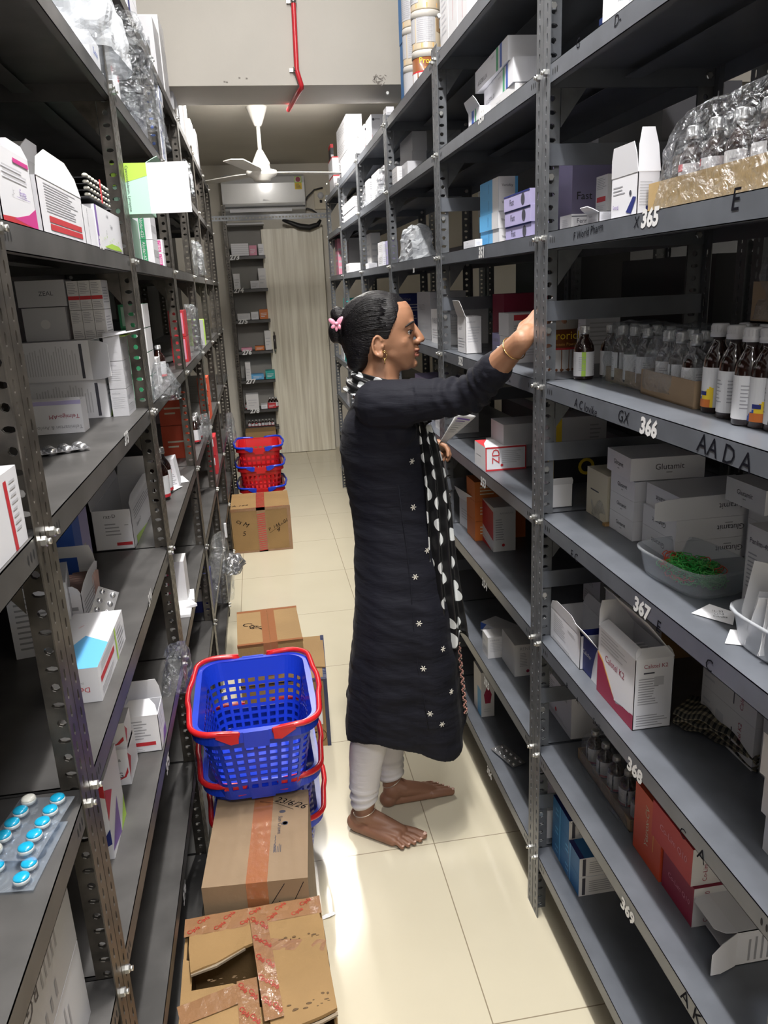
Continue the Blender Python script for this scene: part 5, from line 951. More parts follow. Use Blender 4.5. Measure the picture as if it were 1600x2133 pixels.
for k, (y0, z0, lab) in enumerate([(3.0, 1.6915, 'clear bag of cartons in the third right bay, shelf 281'), (4.05, 1.9915, 'clear bag tied on the white cartons of the fourth right bay'), (3.55, 1.9915, 'clear bag in the third right bay near the post')]):
    wrap('plastic_bag', (.596, y0, z0), (.70, y0+.32, z0+.13), lab, FILM2 if k == 0 else FILM, 40+k, .015, .6, n=16)
# paper slips on left shelves
for k, (u, v, z, w, l, r, lab) in enumerate([(372, 1000, .99, .05, .10, .3, 'long white leaflet on the third left bay below the crimson bar carton'), (357, 1018, .992, .05, .06, -.4, 'small folded white paper by the long leaflet'),
      (385, 1245, .68, .06, .09, .1, 'stack of white slips on the third left bay, low shelf'), (395, 1262, .684, .07, .06, .5, 'loose white slip on top of the slips stack'), (385, 1280, .679, .06, .05, 0, 'white slip at the foot of the slips stack')]):
    p = onz(u, v, z); mb = MB(); mb.box((-w/2, -l/2, 0), (w/2, l/2, .008 if 'stack' in lab else .001), cm('paper')); mb.box((-w/2, -l/2-.0003, .002), (-w/2+.01, -l/2, .003), cm('grey')) if 'stack' in lab else None
    mb.obj('paper_slip', None, (min(p.x, -.30), p.y, z+.0012), label=lab, cat='paper', rotz=r)
mb = MB(); mb.box((0, 0, 0), (.012, .02, .075), cm('white')); mb.obj('medicine_box', None, (-.262, 3.95, .37), label='tiny white carton hanging at the lip near the basket', cat='box')
p = onz(680, 1912, 0); mb = MB(); mb.add([(-.022, -.008, .001), (.01, -.004, .006), (.026, .006, .002), (.022, .014, .004), (.0, .006, .007), (-.022, .002, .001)], [(0, 1, 4, 5), (1, 2, 3, 4)], cm('paper')); mb.obj('paper_scrap', None, p, label='small white paper scrap on the floor beside the torn carton', cat='paper')
mb = MB(); mb.box((-.0, 0, 0), (.02, .035, .03), cm('white')); mb.obj('paper_scrap', None, (-.262, 3.15, 0.0005), label='small white scrap on the floor under the left rack', cat='paper')
# ---------------------------------------------------------------- powder tins
TN = mat('tin_cream_label', (.50, .42, .31), .35, coat=.2); LID = mat('tin_plastic_lid', (.55, .52, .48), .4); TLB = mat('tin_printed_table', (.46, .46, .48), .5)
def tin(p, r, h, rot, lab, dark=False):
    e = empty('powder_tin', p, lab, 'tin', rotz=rot); b = MB(); b.lathe([(r, 0), (r*1.01, .004), (r, .007), (r, h-.02)], TN if not dark else mat('tin_brown', (.22, .07, .02), .35, coat=.4), 28)
    R_ = r+.0005
    def pt(a0, a1, z0, z1, m, e_=0):
        n = 8; vs = []
        for i in range(n+1):
            a = a0+(a1-a0)*i/n; vs += [V(((R_+e_)*cos(a), (R_+e_)*sin(a), z0*h)), V(((R_+e_)*cos(a), (R_+e_)*sin(a), z1*h))]
        b.add(vs, [(2*i, 2*i+2, 2*i+3, 2*i+1) for i in range(n)], m)
    if dark:
        pt(2.6, 5.4, .0, .42, LBW); pt(2.6, 5.4, .42, .46, cm('red'), .0003)
        a = -pi/2-rot; N_ = V((cos(a), sin(a), 0)); U = V((-sin(a), cos(a), 0))
        put_text(b, 'Prorich', N_*(R_+.002)+V((0, 0, h*.70)), U, V((0, 0, 1)), cm('yellow'), h=.018, off=.001); put_text(b, 'Protein Powder', N_*(R_+.002)+V((0, 0, h*.53)), U, V((0, 0, 1)), cm('gold'), h=.007, off=.001)
    else:
        pt(0, 6.28, .02, .16, cm('gold')); pt(2.0, 3.4, .2, .85, TLB, .0003); pt(3.5, 4.9, .18, .9, TLB, .0003)
        for k in range(12): pt(3.6, 4.5+.3*((k*7 % 5)/5), .24+.05*k, .255+.05*k, cm('grey'), .0006)
        pt(5.0, 6.1, .45, .88, cm('brown'), .0003); pt(5.3, 5.8, .55, .78, LBW, .0006); pt(5.45, 5.65, .6, .73, cm('sky'), .0009); pt(1.3, 1.95, .5, .9, cm('yellow'), .0006)
    b.obj('can_body', e); l = MB(); l.lathe([(r*1.03, h-.022), (r*1.035, h-.004), (r*1.0, h), (r*.9, h), (r*.88, h-.003), (.001, h-.003)], LID, 28); l.obj('lid', e); return e
tz = 2.2505
yt = solve(lambda y: proj((.66, y, tz+.15))[0], 888, 2.2, 4)
for k in range(4): tin((.66, yt, tz+.1195*k), .050, .1185, [0, .27, -.9, -.9][k], '%s powder tin of the front stack on the top right shelf' % ['bottom', 'second', 'third', 'topmost'][k], k == 0)
for k in range(4): tin((.668, max(yt+.102, solve(lambda y: proj((.668, y, tz+.15))[0], 868, 2.2, 4)), tz+.124*k), .050, .123, [1.1, .3, -.5, 1.4][k], '%s powder tin of the rear stack next to the blue cartons' % ['bottom', 'second', 'third', 'topmost'][k])
tin((.700, 1.78, 1.3905), .042, .118, 0, 'brown powder tin with yellow lettering near the reaching hand', True)
yb = solve(lambda y: proj((.625, y, tz+.1))[0], 917, 1.8, 4)
for k, (y, h, c_) in enumerate([(yb-.10, .30, 'offw'), (yb-.205, .34, 'offw'), (yb-.31, .22, 'offw')]): carton(1, V((.625, y, 2.2505)), (.09, .10, h), c_, ['tall white carton with small grey print beside the powder tins', 'tall white carton with a thin red curve on the top right shelf', 'short white carton near the post on the top right shelf'][k], {'a': [Ls(.2, .2, .8, .8, 12, 'lightg')] if k == 0 else [Rc(.5, .2, .52, .7, 'red')], 'n': [Ls(.2, .3, .8, .8, 6, 'lightg')]})
# ---------------------------------------------------------------- shopping baskets
BLU = mat('basket_blue_plastic', (.010, .045, .55), .32, coat=.2); RED = mat('basket_red_plastic', (.58, .015, .02), .32, coat=.2)
def rr(t, hx, hy, rad):      # point on a rounded rectangle, t in 0..1 by arclength
    segs = [2*(hy-rad), pi*rad/2, 2*(hx-rad), pi*rad/2]*2; L = sum(segs); s = (t % 1)*L; k = 0
    while s > segs[k]+1e-9: s -= segs[k]; k += 1
    cs = [(hx-rad, hy-rad), (-(hx-rad), hy-rad), (-(hx-rad), -(hy-rad)), (hx-rad, -(hy-rad))]
    if k % 2 == 0:
        c = k//2; st = [V((hx, -(hy-rad))), V((hx-rad, hy)), V((-hx, hy-rad)), V((-(hx-rad), -hy))][c]; d = [V((0, 1)), V((-1, 0)), V((0, -1)), V((1, 0))][c]; return st+d*s
    c = k//2; a = c*pi/2+s/rad; return V(cs[c])+V((cos(a), sin(a)))*rad
def basket(p, hx, hy, H, body, hnd, yaw, lab, group=None, handles=True, NP=44, hsign=1):
    e = empty('shopping_basket', p, lab, 'basket', group, yaw); mb = MB(); rows = 7; per = NP*3; lev = []
    zs = [0, .02]
    for r in range(rows): z0 = .03+(H-.075)*r/rows; zs += [z0, z0+(H-.075)/rows*.62]
    zs += [H-.04, H-.035, H]; zs = sorted(set(round(z, 5) for z in zs))
    def ring(z, off=0): f = .76+.24*z/H; return [(lambda q: V((q.x, q.y, z)))(rr(i/per, hx*f+off, hy*f+off, .055*f+max(off, 0))) for i in range(per)]
    for off, flip in ((0, 0), (-.0025, 1)):
        vs = []; fs = []
        for z in zs: vs += ring(z, off)
        for j in range(len(zs)-1):
            hole = .03-1e-6 <= zs[j] < H-.045 and any(abs(zs[j]-(.03+(H-.075)*r/rows)) < 1e-4 for r in range(rows))
            for i in range(per):
                if hole and i % 3 != 0: continue
                f = (j*per+i, j*per+(i+1) % per, (j+1)*per+(i+1) % per, (j+1)*per+i); fs.append(f[::-1] if flip else f)
        mb.add(vs, fs, body)
    b0 = ring(0, 0); mb.add(b0+[v+V((0, 0, .003)) for v in b0], [tuple(range(per))[::-1], tuple(range(per, 2*per))], body)
    mb.obj('basket_body', e)
    r = MB(); vs = []; fs = []; prof = [(-.003, H-.006), (-.003, H+.001), (.012, H+.001), (.013, H-.026), (.010, H-.026), (.010, H-.004)]
    for o_, z in prof: vs += [V((q.x, q.y, z)) for q in (rr(i/per, hx+o_, hy+o_, .055+o_) for i in range(per))]
    for j in range(len(prof)-1):
        for i in range(per): fs.append((j*per+i, j*per+(i+1) % per, (j+1)*per+(i+1) % per, (j+1)*per+i))
    r.add(vs, fs, body)
    for sy in (1, -1): r.box((-.03, sy*(hy+.012)-.004, H-.040), (.03, sy*(hy+.012)+.004, H+.002), body)
    r.obj('rim', e)
    if handles:
        for s in (1, -1):
            h = MB(); pts = []
            # swung down on the rim: from the hinge at the middle of one short side round the long side to the other
            def hp(q): return V((q.x, q.y, H+.006))
            X0 = .040
            pts = [V((s*X0, -(hy+.014), H-.004)), V((s*(X0+.02), -(hy+.016), H+.004))]
            for k in range(7): a = k/6*pi/2; pts.append(V((s*(hx-.045+.060*sin(a)), -(hy-.045+.060*cos(a)), H+.007)))
            for k in range(1, 8):
                t = k/8; y = -(hy-.045)+2*(hy-.045)*t; pts.append(V((s*(hx+.015+.012*sin(pi*t)*(1 if .3 < t < .7 else .6)), y, H+.007)))
            for k in range(7): a = (1-k/6)*pi/2; pts.append(V((s*(hx-.045+.060*sin(a)), (hy-.045+.060*cos(a)), H+.007)))
            pts += [V((s*(X0+.02), hy+.016, H+.004)), V((s*X0, hy+.014, H-.004))]
            h.tube(pts, [.0075]*len(pts), hnd, 8)
            for sy in (1, -1): h.prism([V((s*X0, sy*(hy+.020), H+.008)), V((s*(X0+.05), sy*(hy+.018), H+.012)), V((s*(X0+.055), sy*(hy+.018), H-.002)), V((s*(X0+.02), sy*(hy+.020), H-.022)), V((s*(X0+.002), sy*(hy+.020), H-.020))], (0, 1, 0), .007, hnd)
            h.obj('handle', e, label='%s folding handle' % ('red' if hnd is RED else 'blue'))
    return e
basket((-.085, 1.985, .004), .138, .183, .22, BLU, RED, 0, 'lowest blue basket of the blue stack on the floor')
basket((-.090, 1.918, .190), .140, .185, .22, BLU, RED, .02, 'middle blue basket with red handles filled with white packets', NP=40)
basket((-.090, 1.855, .378), .142, .188, .22, BLU, RED, .02, 'top blue basket with red handles, empty', NP=40)
for k in range(7):
    carton(1, V((-.16+.05*(k % 3), 1.83+.06*(k//3), .196)), (.045, .055, .10+.02*(k % 2)), 'white' if k % 3 else 'offw', '%s white packet lying inside the middle blue basket' % ordn[k], {'n': [T('TAB-D', 'grey', .2, .5, .8, .7)]}, name='packet', cat='packet', yaw=.1*k-.2)
basket((-.062, 5.42, .002), .145, .19, .30, RED, BLU, 0, 'bottom red basket of the stack standing behind the taped carton', NP=36)
basket((-.062, 5.42, .13), .145, .19, .32, RED, BLU, 0, 'middle red basket with blue handles', NP=36, group=None)
basket((-.062, 5.44, .26), .145, .19, .32, RED, BLU, 0, 'top red basket with blue handles near the end shelves', NP=36)
carton(1, V((-.20, 7.44, .0005)), (.29, .25, .31), 'kraft', 'brown carton behind the red baskets under the end shelves', None, name='cardboard_box', cat='box')
# ---------------------------------------------------------------- cartons on the floor
TP = mat('brown_packing_tape', (.36, .14, .06), .15, coat=.8, bump=.4, bscale=40); TPR = mat('printed_packing_tape', (.30, .16, .08), .12, coat=1, bump=.8, bscale=50); TXR = mat('tape_red_print', (.50, .02, .02), .3, coat=.8); EDG = mat('torn_board_edge', (.30, .24, .17), .9, bump=.5)
def cbox(p, sx, sy, sz, yaw, lab, m, topseam=True):
    mb = MB(); mb.box((0, 0, 0), (sx, sy, sz-.004), m)
    if topseam: mb.box((0, 0, sz-.004), (sx/2-.0008, sy, sz), m); mb.box((sx/2+.0008, 0, sz-.004), (sx, sy, sz), m)
    else: mb.box((0, 0, sz-.004), (sx, sy, sz), m)
    return mb, (p, yaw, lab)
def fin(t, name='cardboard_box'): mb, (p, yaw, lab) = t; return mb.obj(name, None, p, label=lab, cat='box', rotz=yaw)
X1, Y1, Z1 = V((1, 0, 0)), V((0, 1, 0)), V((0, 0, 1))
def hand(mb, s, c, U, Vv, h, rot=0, m=MK): put_text(mb, s, V(c), U, Vv, m, h=h, rot=rot, shear=.25)
# near plain carton with the date
t = cbox((-.226, 1.447, .0005), .232, .315, .355, -.07, 'plain brown carton taped in orange with a handwritten date', KR2); mb = t[0]
c1 = fin(t); tp = MB(); tp.box((.096, -.001, .17), (.143, .3155, .3558), TP); tp.obj('tape', c1, label='glossy orange brown tape')
ink = MB(); hand(ink, '23/6/26', (.190, .265, .3554), X1, Y1, .020, -28)
for a_, b_ in (((.11, .28), (.15, .27)), ((.15, .27), (.195, .24))): ink.tube([(a_[0], a_[1], .3562), (b_[0], b_[1], .3553)], .0006, MK, 4)
put_text(ink, 'Sun Crown', V((.164, .185, .3553)), -Y1, X1, cm('ink'), h=.010); put_text(ink, '~~~~~', V((.155, .12, .3553)), -Y1, X1, cm('ink'), h=.003)
ink.ball((.168, .235, .3553), (.008, .006, .0004), cm('ink')); ink.lathe([(.0075, .3552), (.0075, .3556), (.0055, .3556), (.0055, .3552)], cm('ink'), 20, c=(.176, .19, 0))
for k in range(5): ink.box((.152+.004*k, .090, .3552), (.1535+.004*k, .118-.004*(k % 3), .3554), cm('ink'))
for a_, b_ in (((.148, .295), (.180, .345)), ((.195, .290), (.222, .345)), ((.165, .30), (.175, .29))): ink.tube([(a_[0], -.0004, a_[1]), (b_[0], -.0004, b_[1])], .0008, MK, 4)
ink.obj('printed_marks', c1)
mb = MB(); mb.box((-.0, 0, 0), (.20, .05, .22), cm('white')); mb.obj('medicine_box', None, (-.225, 1.410, .0005), label='white carton squeezed between the two nearest floor cartons', cat='box').scale = (1, .55, 1)
# torn carton wrapped in printed tape
e = empty('cardboard_box', (-.250, .945, 0), 'torn golden brown carton covered in printed red tape, nearest on the floor', 'box', rotz=.03); hz = .300; sx_, sy_ = .292, .462
mb = MB(); b_ = .006
for lo, hi in (((0, 0, .001), (sx_, sy_, .008)), ((0, 0, .001), (b_, sy_, hz-.012)), ((sx_-b_, 0, .001), (sx_, sy_, hz-.012)), ((0, 0, .001), (sx_, b_, hz-.012)), ((0, sy_-b_, .001), (sx_, sy_, hz-.012))): mb.box(lo, hi, KR)
mb.obj('box_body', e)
mb = MB(); mb.prism([V((0, 0, hz-.010)), V((.145, 0, hz-.010)), V((.138, .16, hz-.012)), V((.142, .27, hz-.012)), V((.10, .30, hz-.011)), V((.02, .30, hz-.010)), V((.02, .37, hz-.010)), V((0, .38, hz-.01))], Z1, .006, KR); mb.obj('lid_flap', e, label='left lower lid flap')
mb = MB(); mb.prism([V((.01, sy_, hz-.004)), V((.140, sy_, hz-.004)), V((.143, .375, hz+.004)), V((.125, .362, hz+.012)), V((.10, .352, hz+.010)), V((.07, .335, hz+.012)), V((.045, .330, hz+.012)), V((.02, .322, hz+.012)), V((.012, .39, hz+.004))], (0, .1, 1), .006, KR)
mb.prism([V((.125, .363, hz+.008)), V((.10, .353, hz+.006)), V((.07, .336, hz+.008)), V((.02, .323, hz+.008)), V((.02, .318, hz+.010)), V((.07, .329, hz+.010)), V((.10, .345, hz+.010)), V((.128, .357, hz+.012))], Z1, .005, EDG); mb.obj('lid_flap', e, label='left upper torn lid flap')
mb = MB(); pts = [V((.150, sy_, hz-.003)), V((.285, sy_, hz-.003)), V((.288, .40, hz+.002)), V((.290, .30, hz+.010)), V((.293, .17, hz+.022)), V((.262, .158, hz+.024)), V((.225, .150, hz+.024)), V((.19, .148, hz+.024)), V((.172, .155, hz+.022)), V((.160, .24, hz+.014)), V((.152, .33, hz+.006))]
mb.prism(pts, (0, .07, 1), .007, KR); mb.prism([p+V((0, -.002, -.005)) for p in pts[4:9]]+[p+V((0, -.010, -.003)) for p in pts[4:9][::-1]], Z1, .004, EDG); mb.obj('lid_flap', e, label='right raised lid flap with torn edge')
mb = MB(); mb.prism([V((.142, 0, hz-.011)), V((.175, 0, hz-.011)), V((.172, .225, hz-.008)), V((.142, .235, hz-.008))], Z1, .005, KR); mb.prism([V((.16, 0, hz-.010)), V((.292, 0, hz-.010)), V((.292, .135, hz-.012)), V((.175, .13, hz-.012))], Z1, .005, KR); mb.obj('lid_flap', e, label='small inner lid flap')
tp = MB(); rnd = random.Random(3)
def tape_strip(a, b, w, n=(0, 0, 1), lift=.0045, text=True, dens=.055):
    a, b, n = V(a), V(b), V(n); d = (b-a); L_ = d.length; d.normalize(); s = n.cross(d).normalized(); K = max(4, int(L_/.012)); vs = []; fs = []
    for i in range(K+1):
        for j in range(3): vs.append(a+d*(L_*i/K)+s*(w*(j/2-.5))+n*(lift+rnd.uniform(0, .0016)))
    for i in range(K):
        for j in range(2): fs.append((3*i+j, 3*i+j+1, 3*i+j+4, 3*i+j+3))
    tp.add(vs, fs, TPR)
    if text:
        q = .02
        while q < L_-.02:
            for j in (-1, 1):
                ang = 35 if (int(q*1000) % 2) else 28
                put_text(tp, 'Cipla', a+d*(q+(.02 if j > 0 else 0))+s*(j*w*.24)+n*(lift+.0018), d, s, TXR, h=.0125, rot=ang)
            q += dens
tape_strip((.0, .452, hz-.002), (.292, .452, hz-.002), .05); tape_strip((.155, .45, hz+.004), (.178, .17, hz+.026), .036, (0, .07, 1), .003); tape_strip((.128, .30, hz-.008), (.140, .0, hz-.006), .040, lift=.003)
tape_strip((.0, .245, hz-.010), (.125, .275, hz-.010), .045, text=False); tape_strip((0, .055, hz-.006), (.29, .135, hz-.004), .048); tape_strip((0, .02, hz-.006), (.29, .045, hz-.004), .048); tape_strip((.2925, .05, .1), (.2925, .45, .16), .05, (1, 0, 0), .001); tape_strip((.2925, .03, .22), (.2925, .46, .245), .04, (1, 0, 0), .001)
tape_strip((.17, .365, hz+.004), (.288, .33, hz+.008), .03, (0, .05, 1), .003, False)
tp.obj('tape', e, label='glossy tape printed all over with a red maker name')
st = MB(); sm = mat('board_stains', (.12, .07, .03), .8)
for k in range(34):
    x, y = ((.03+rnd.random()*.10, .30+rnd.random()*.02) if k < 10 else (.19+rnd.random()*.09, .36+rnd.random()*.012) if k < 22 else (.20+rnd.random()*.08, .18+rnd.random()*.03)); zz = hz-.0065 if k < 10 else hz+(.40-y)*.085+.0065
    st.ball((x, y, zz), (rnd.uniform(.001, .006), rnd.uniform(.0008, .003), .0004), sm, nu=7, nv=4)
st.obj('stains', e)
# cartons behind the blue baskets
t = cbox((-.165, 2.50, .0005), .30, .36, .27, -.05, 'brown carton with dark blue strapping under the tape crossed carton', KR); c2 = fin(t)
tp = MB(); nv = mat('navy_strapping', (.01, .02, .08), .3, coat=.5, bump=.5); tp.box((.288, -.002, .0), (.3015, .362, .2712), nv); tp.box((-.001, .0, .262), (.30, .012, .2715), nv); tp.obj('strapping', c2, label='navy printed plastic strapping')
lb_ = MB(); put_prints(lb_, V((.215, -.0006, .09)), X1, Z1, .062, .105, [Rc(0, 0, 1, 1, 'paper'), T('CENSART', 'red', .1, .75, .9, .86), Ls(.1, .15, .8, .65, 6, 'grey')]); hand(lb_, '56', (.255, -.001, .045), X1, Z1, .035); hand(lb_, 'IBA 7 on', (.268, -.001, .215), X1, Z1, .022, 90, cm('navy'))
lb_.tube([(.255+.032*cos(q*pi/10), -.0012, .045+.028*sin(q*pi/10)) for q in range(21)], .0007, MK, 4); lb_.obj('shipping_label', c2, label='white address label with red heading')
fl = MB(); fl.prism([V((.22, .10, .274)), V((.30, .08, .274)), V((.298, .30, .276)), V((.22, .32, .275))], Z1, .004, KR); fl.obj('flap', c2)
t = cbox((-.162, 2.485, .2765), .225, .30, .155, .03, 'tape crossed brown carton stacked behind the blue baskets', KR); mb = t[0]; hand(mb, 'Ctg/2', (.06, .15, .1554), X1, Y1, .04, -35)
c3 = fin(t); tp = MB(); tp.box((.088, -.0012, .03), (.112, .3005, .1562), TP); tp.box((.113, -.0008, .03), (.138, .3005, .1567), TP); tp.box((-.001, .0, .145), (.226, .012, .1559), TP); tp.box((.0, .285, .14), (.226, .3012, .1558), TP); tp.obj('tape', c3, label='two strips of reddish brown tape')
# far taped carton
t = cbox((-.268, 4.77, .0005), .372, .40, .29, .0, 'far brown carton with red striped tape standing in the aisle', KR); mb = t[0]
hand(mb, 'P. 144 - 01', (.29, -.0006, .17), X1, Z1, .022, 25); hand(mb, '4', (.29, -.0006, .14), X1, Z1, .03); hand(mb, '5', (.075, -.0006, .13), X1, Z1, .03); hand(mb, 'cs M', (.07, -.0006, .20), X1, Z1, .03, -30); hand(mb, 'A 162', (.06, .09, .2904), X1, Y1, .03)
mb.tube([(.235, -.0006, .12), (.36, -.0006, .2)], .0008, MK, 4)
c4 = fin(t); tp = MB(); tp.box((.160, -.0012, .0), (.215, .4005, .2912), TPR)
for k in range(18): tp.prism([V((.16, -.0016, .005+.014*k)), V((.165, -.0016, .012+.014*k)), V((.215, -.0016, .018+.014*k)), V((.21, -.0016, .011+.014*k))], Y1, .0003, TXR)
for k in range(20): tp.prism([V((.16, .01+.019*k, .2915)), V((.164, .018+.019*k, .2915)), V((.215, .02+.019*k, .2915)), V((.21, .012+.019*k, .2915))], Z1, .0003, TXR)
tp.box((-.001, -.0012, .0), (.373, .0, .012), TPR); tp.box((-.001, -.0012, .275), (.373, .014, .2912), TPR); tp.box((.352, -.0013, .0), (.3735, 0, .29), TPR); tp.obj('tape', c4, label='red striped printed tape')
wrap('plastic_bag', (.64, .72, .02), (.76, .86, .12), 'black bag on the floor under the nearest right rack', mat('black_poly', (.02, .02, .02), .3, bump=.5), 50, .012)
# ---------------------------------------------------------------- the woman
FW = V((.987, -.16, 0)); RT = V((-.16, -.987, 0)); UP = V((0, 0, 1)); O0 = V((.32, 2.05, 0))
def pl(u, v, off=0.0):          # point of the body's mid plane (moved off towards her right side)
    o = O0+RT*off; d = ray(u, v); return CAMP+d*((o-CAMP).dot(RT)/d.dot(RT))
SK = bpy.data.materials.new('brown_skin'); SK.use_nodes = True
def skin_nodes():
    nt = SK.node_tree; b = nt.nodes['Principled BSDF']; L = nt.links.new
    n = nt.nodes.new('ShaderNodeTexNoise'); n.inputs['Scale'].default_value = 18; n.inputs['Detail'].default_value = 4; tc = nt.nodes.new('ShaderNodeTexCoord'); L(tc.outputs['Object'], n.inputs[0])
    r = nt.nodes.new('ShaderNodeValToRGB'); r.color_ramp.elements[0].position = .3; r.color_ramp.elements[1].position = .7; r.color_ramp.elements[0].color = (.31, .150, .082, 1); r.color_ramp.elements[1].color = (.40, .205, .120, 1)
    L(n.outputs[0], r.inputs[0]); L(r.outputs[0], b.inputs['Base Color']); b.inputs['Roughness'].default_value = .48
    b.inputs['Subsurface Weight'].default_value = .12; b.inputs['Subsurface Radius'].default_value = (.012, .005, .003); b.inputs['Subsurface Scale'].default_value = 1
    n2 = nt.nodes.new('ShaderNodeTexNoise'); n2.inputs['Scale'].default_value = 260; L(tc.outputs['Object'], n2.inputs[0]); bp = nt.nodes.new('ShaderNodeBump'); bp.inputs['Strength'].default_value = .12; bp.inputs['Distance'].default_value = .001; L(n2.outputs[0], bp.inputs['Height']); L(bp.outputs[0], b.inputs['Normal'])
skin_nodes()
FEET = mat('foot_skin', (.25, .12, .072), .5); LIP = mat('lip_skin', (.27, .095, .065), .5); NAIL = mat('nails', (.62, .40, .32), .3)
DUM = SK
B3 = Matrix((FW, -RT, UP)).transposed()        # local (forward, left, up) to world
def seg(mb, a, b, ra, rb, n=14):   # tapered capsule
    a, b = V(a), V(b); K = max(3, int((b-a).length/.012)); pts = [a.lerp(b, i/K) for i in range(K+1)]
    mb.tube(pts, [ra+(rb-ra)*i/K for i in range(K+1)], DUM, n); mb.ball(a, ra, DUM, nu=n); mb.ball(b, rb, DUM, nu=n)
def chain(mb, pts, rs):
    for i in range(len(pts)-1): seg(mb, pts[i], pts[i+1], rs[i], rs[i+1])
def ell(mb, c, r, M=B3, nu=24, nv=16): mb.ball(c, r, DUM, M=M, nu=nu, nv=nv)
def loft(mb, rings, m, cap=True):
    n = len(rings[0]); vs = [p for r in rings for p in r]; fs = []
    for j in range(len(rings)-1):
        for i in range(n): fs.append((j*n+i, j*n+(i+1) % n, (j+1)*n+(i+1) % n, (j+1)*n+i))
    if cap: fs += [tuple(range(n))[::-1], tuple(range((len(rings)-1)*n, len(rings)*n))]
    mb.add(vs, fs, m, True)
def sring(c, a, b, fwd=FW, lat=RT, up=None, p=2.2, n=32, skew=0):
    out = []
    for i in range(n):
        t = 2*pi*i/n; k = (abs(cos(t))**p+abs(sin(t))**p)**(-1/p); out.append(c+fwd*(a*k*cos(t))+lat*(b*k*sin(t)))
    return out
woman = empty('person', (.32, 2.05, 0), 'barefoot woman in black kurta and white leggings reaching into the right rack', 'person')
WO = V(woman.location)
def wlink(name, me, **k):
    o = link(name, me, woman, **k); o.location = -WO; return o
S_ = MB()
# skull and face -------------------------------------------------
HC = pl(788, 690)
ell(S_, HC, (.094, .071, .096))
rows = [(628, 846, 762, .050), (640, 855, 760, .058), (652, 860, 760, .0625), (664, 862.5, 760, .0645), (676, 861.5, 765, .0645), (688, 857, 765, .063), (700, 858, 768, .0625), (712, 860.5, 772, .061), (722, 863.5, 776, .0575), (733, 865, 782, .053), (745, 864.5, 788, .046), (756, 865.5, 800, .036), (765, 861, 812, .026), (770, 850, 822, .016)]
rings = []
for v, uf, ub, hw in rows:
    f, b = pl(uf, v), pl(ub, v+2); c = (f+b)/2; a = (f-b).dot(FW)/2; ring = []
    for i in range(40):
        t = 2*pi*i/40; ct, st = cos(t), sin(t); p = 2.35 if ct > 0 else 2.0; k = (abs(ct)**p+abs(st)**p)**(-1/p)
        ring.append(c+FW*(a*k*ct)+RT*(hw*k*st))
    rings.append(ring)
loft(S_, rings, DUM)
chain(S_, [pl(861, 679), pl(869, 692), pl(875.5, 704)], [.0075, .0090, .0105]); ell(S_, pl(877, 706.5), (.0102, .0105, .0085))
for s in (1, -1):
    ell(S_, pl(869.5, 711, s*.0125), (.0105, .0075, .0075)); ell(S_, pl(838, 712, s*.030), (.020, .028, .024)); ell(S_, pl(836, 730, s*.030), (.024, .022, .024)); ell(S_, pl(858, 671, s*.024), (.008, .024, .006))
    seg(S_, pl(815, 735, s*.040), pl(846, 760, s*.020), .018, .014)
    ell(S_, pl(850.5, 684.5, s*.030), (.0095, .0165, .0042)); ell(S_, pl(849.5, 699.5, s*.030), (.0090, .0155, .0035))
ell(S_, pl(868.3, 727.5), (.0088, .019, .0058)); ell(S_, pl(867.3, 739.3), (.0088, .0175, .0062)); ell(S_, pl(860.5, 757), (.0125, .018, .0125)); seg(S_, pl(866.5, 718), pl(868.5, 725), .006, .006)
# ears
for s in (1, -1):
    ec = pl(789, 722, s*.066); pts = []
    for i in range(17):
        t = -2.2+i/16*4.9; pts.append(ec+RT*(s*(.008+.003*cos(t)))+FW*(-.0125*cos(t)-.003)+UP*(.024*sin(t)+.002))
    S_.tube(pts, .0036, DUM, 8); ell(S_, ec+UP*-.021+FW*.004+RT*(s*.006), (.0075, .0045, .0095)); ell(S_, ec+RT*(s*.002), (.0125, .0055, .023)); ell(S_, ec+FW*.010+RT*(s*.004), (.004, .005, .006))
# neck, shoulders, trunk
loft(S_, [sring(pl(u, v), a, b) for u, v, a, b in ((797, 735, .050, .048), (795, 760, .050, .050), (790, 785, .053, .053), (785, 808, .062, .072), (782, 826, .060, .100))], DUM)
loft(S_, [sring(pl(u, v), a, b) for u, v, a, b in ((786, 815, .05, .07), (790, 838, .052, .11), (798, 870, .068, .125), (802, 930, .100, .125), (815, 1010, .090, .108), (825, 1100, .100, .125), (832, 1180, .108, .145), (838, 1250, .100, .150))], DUM)
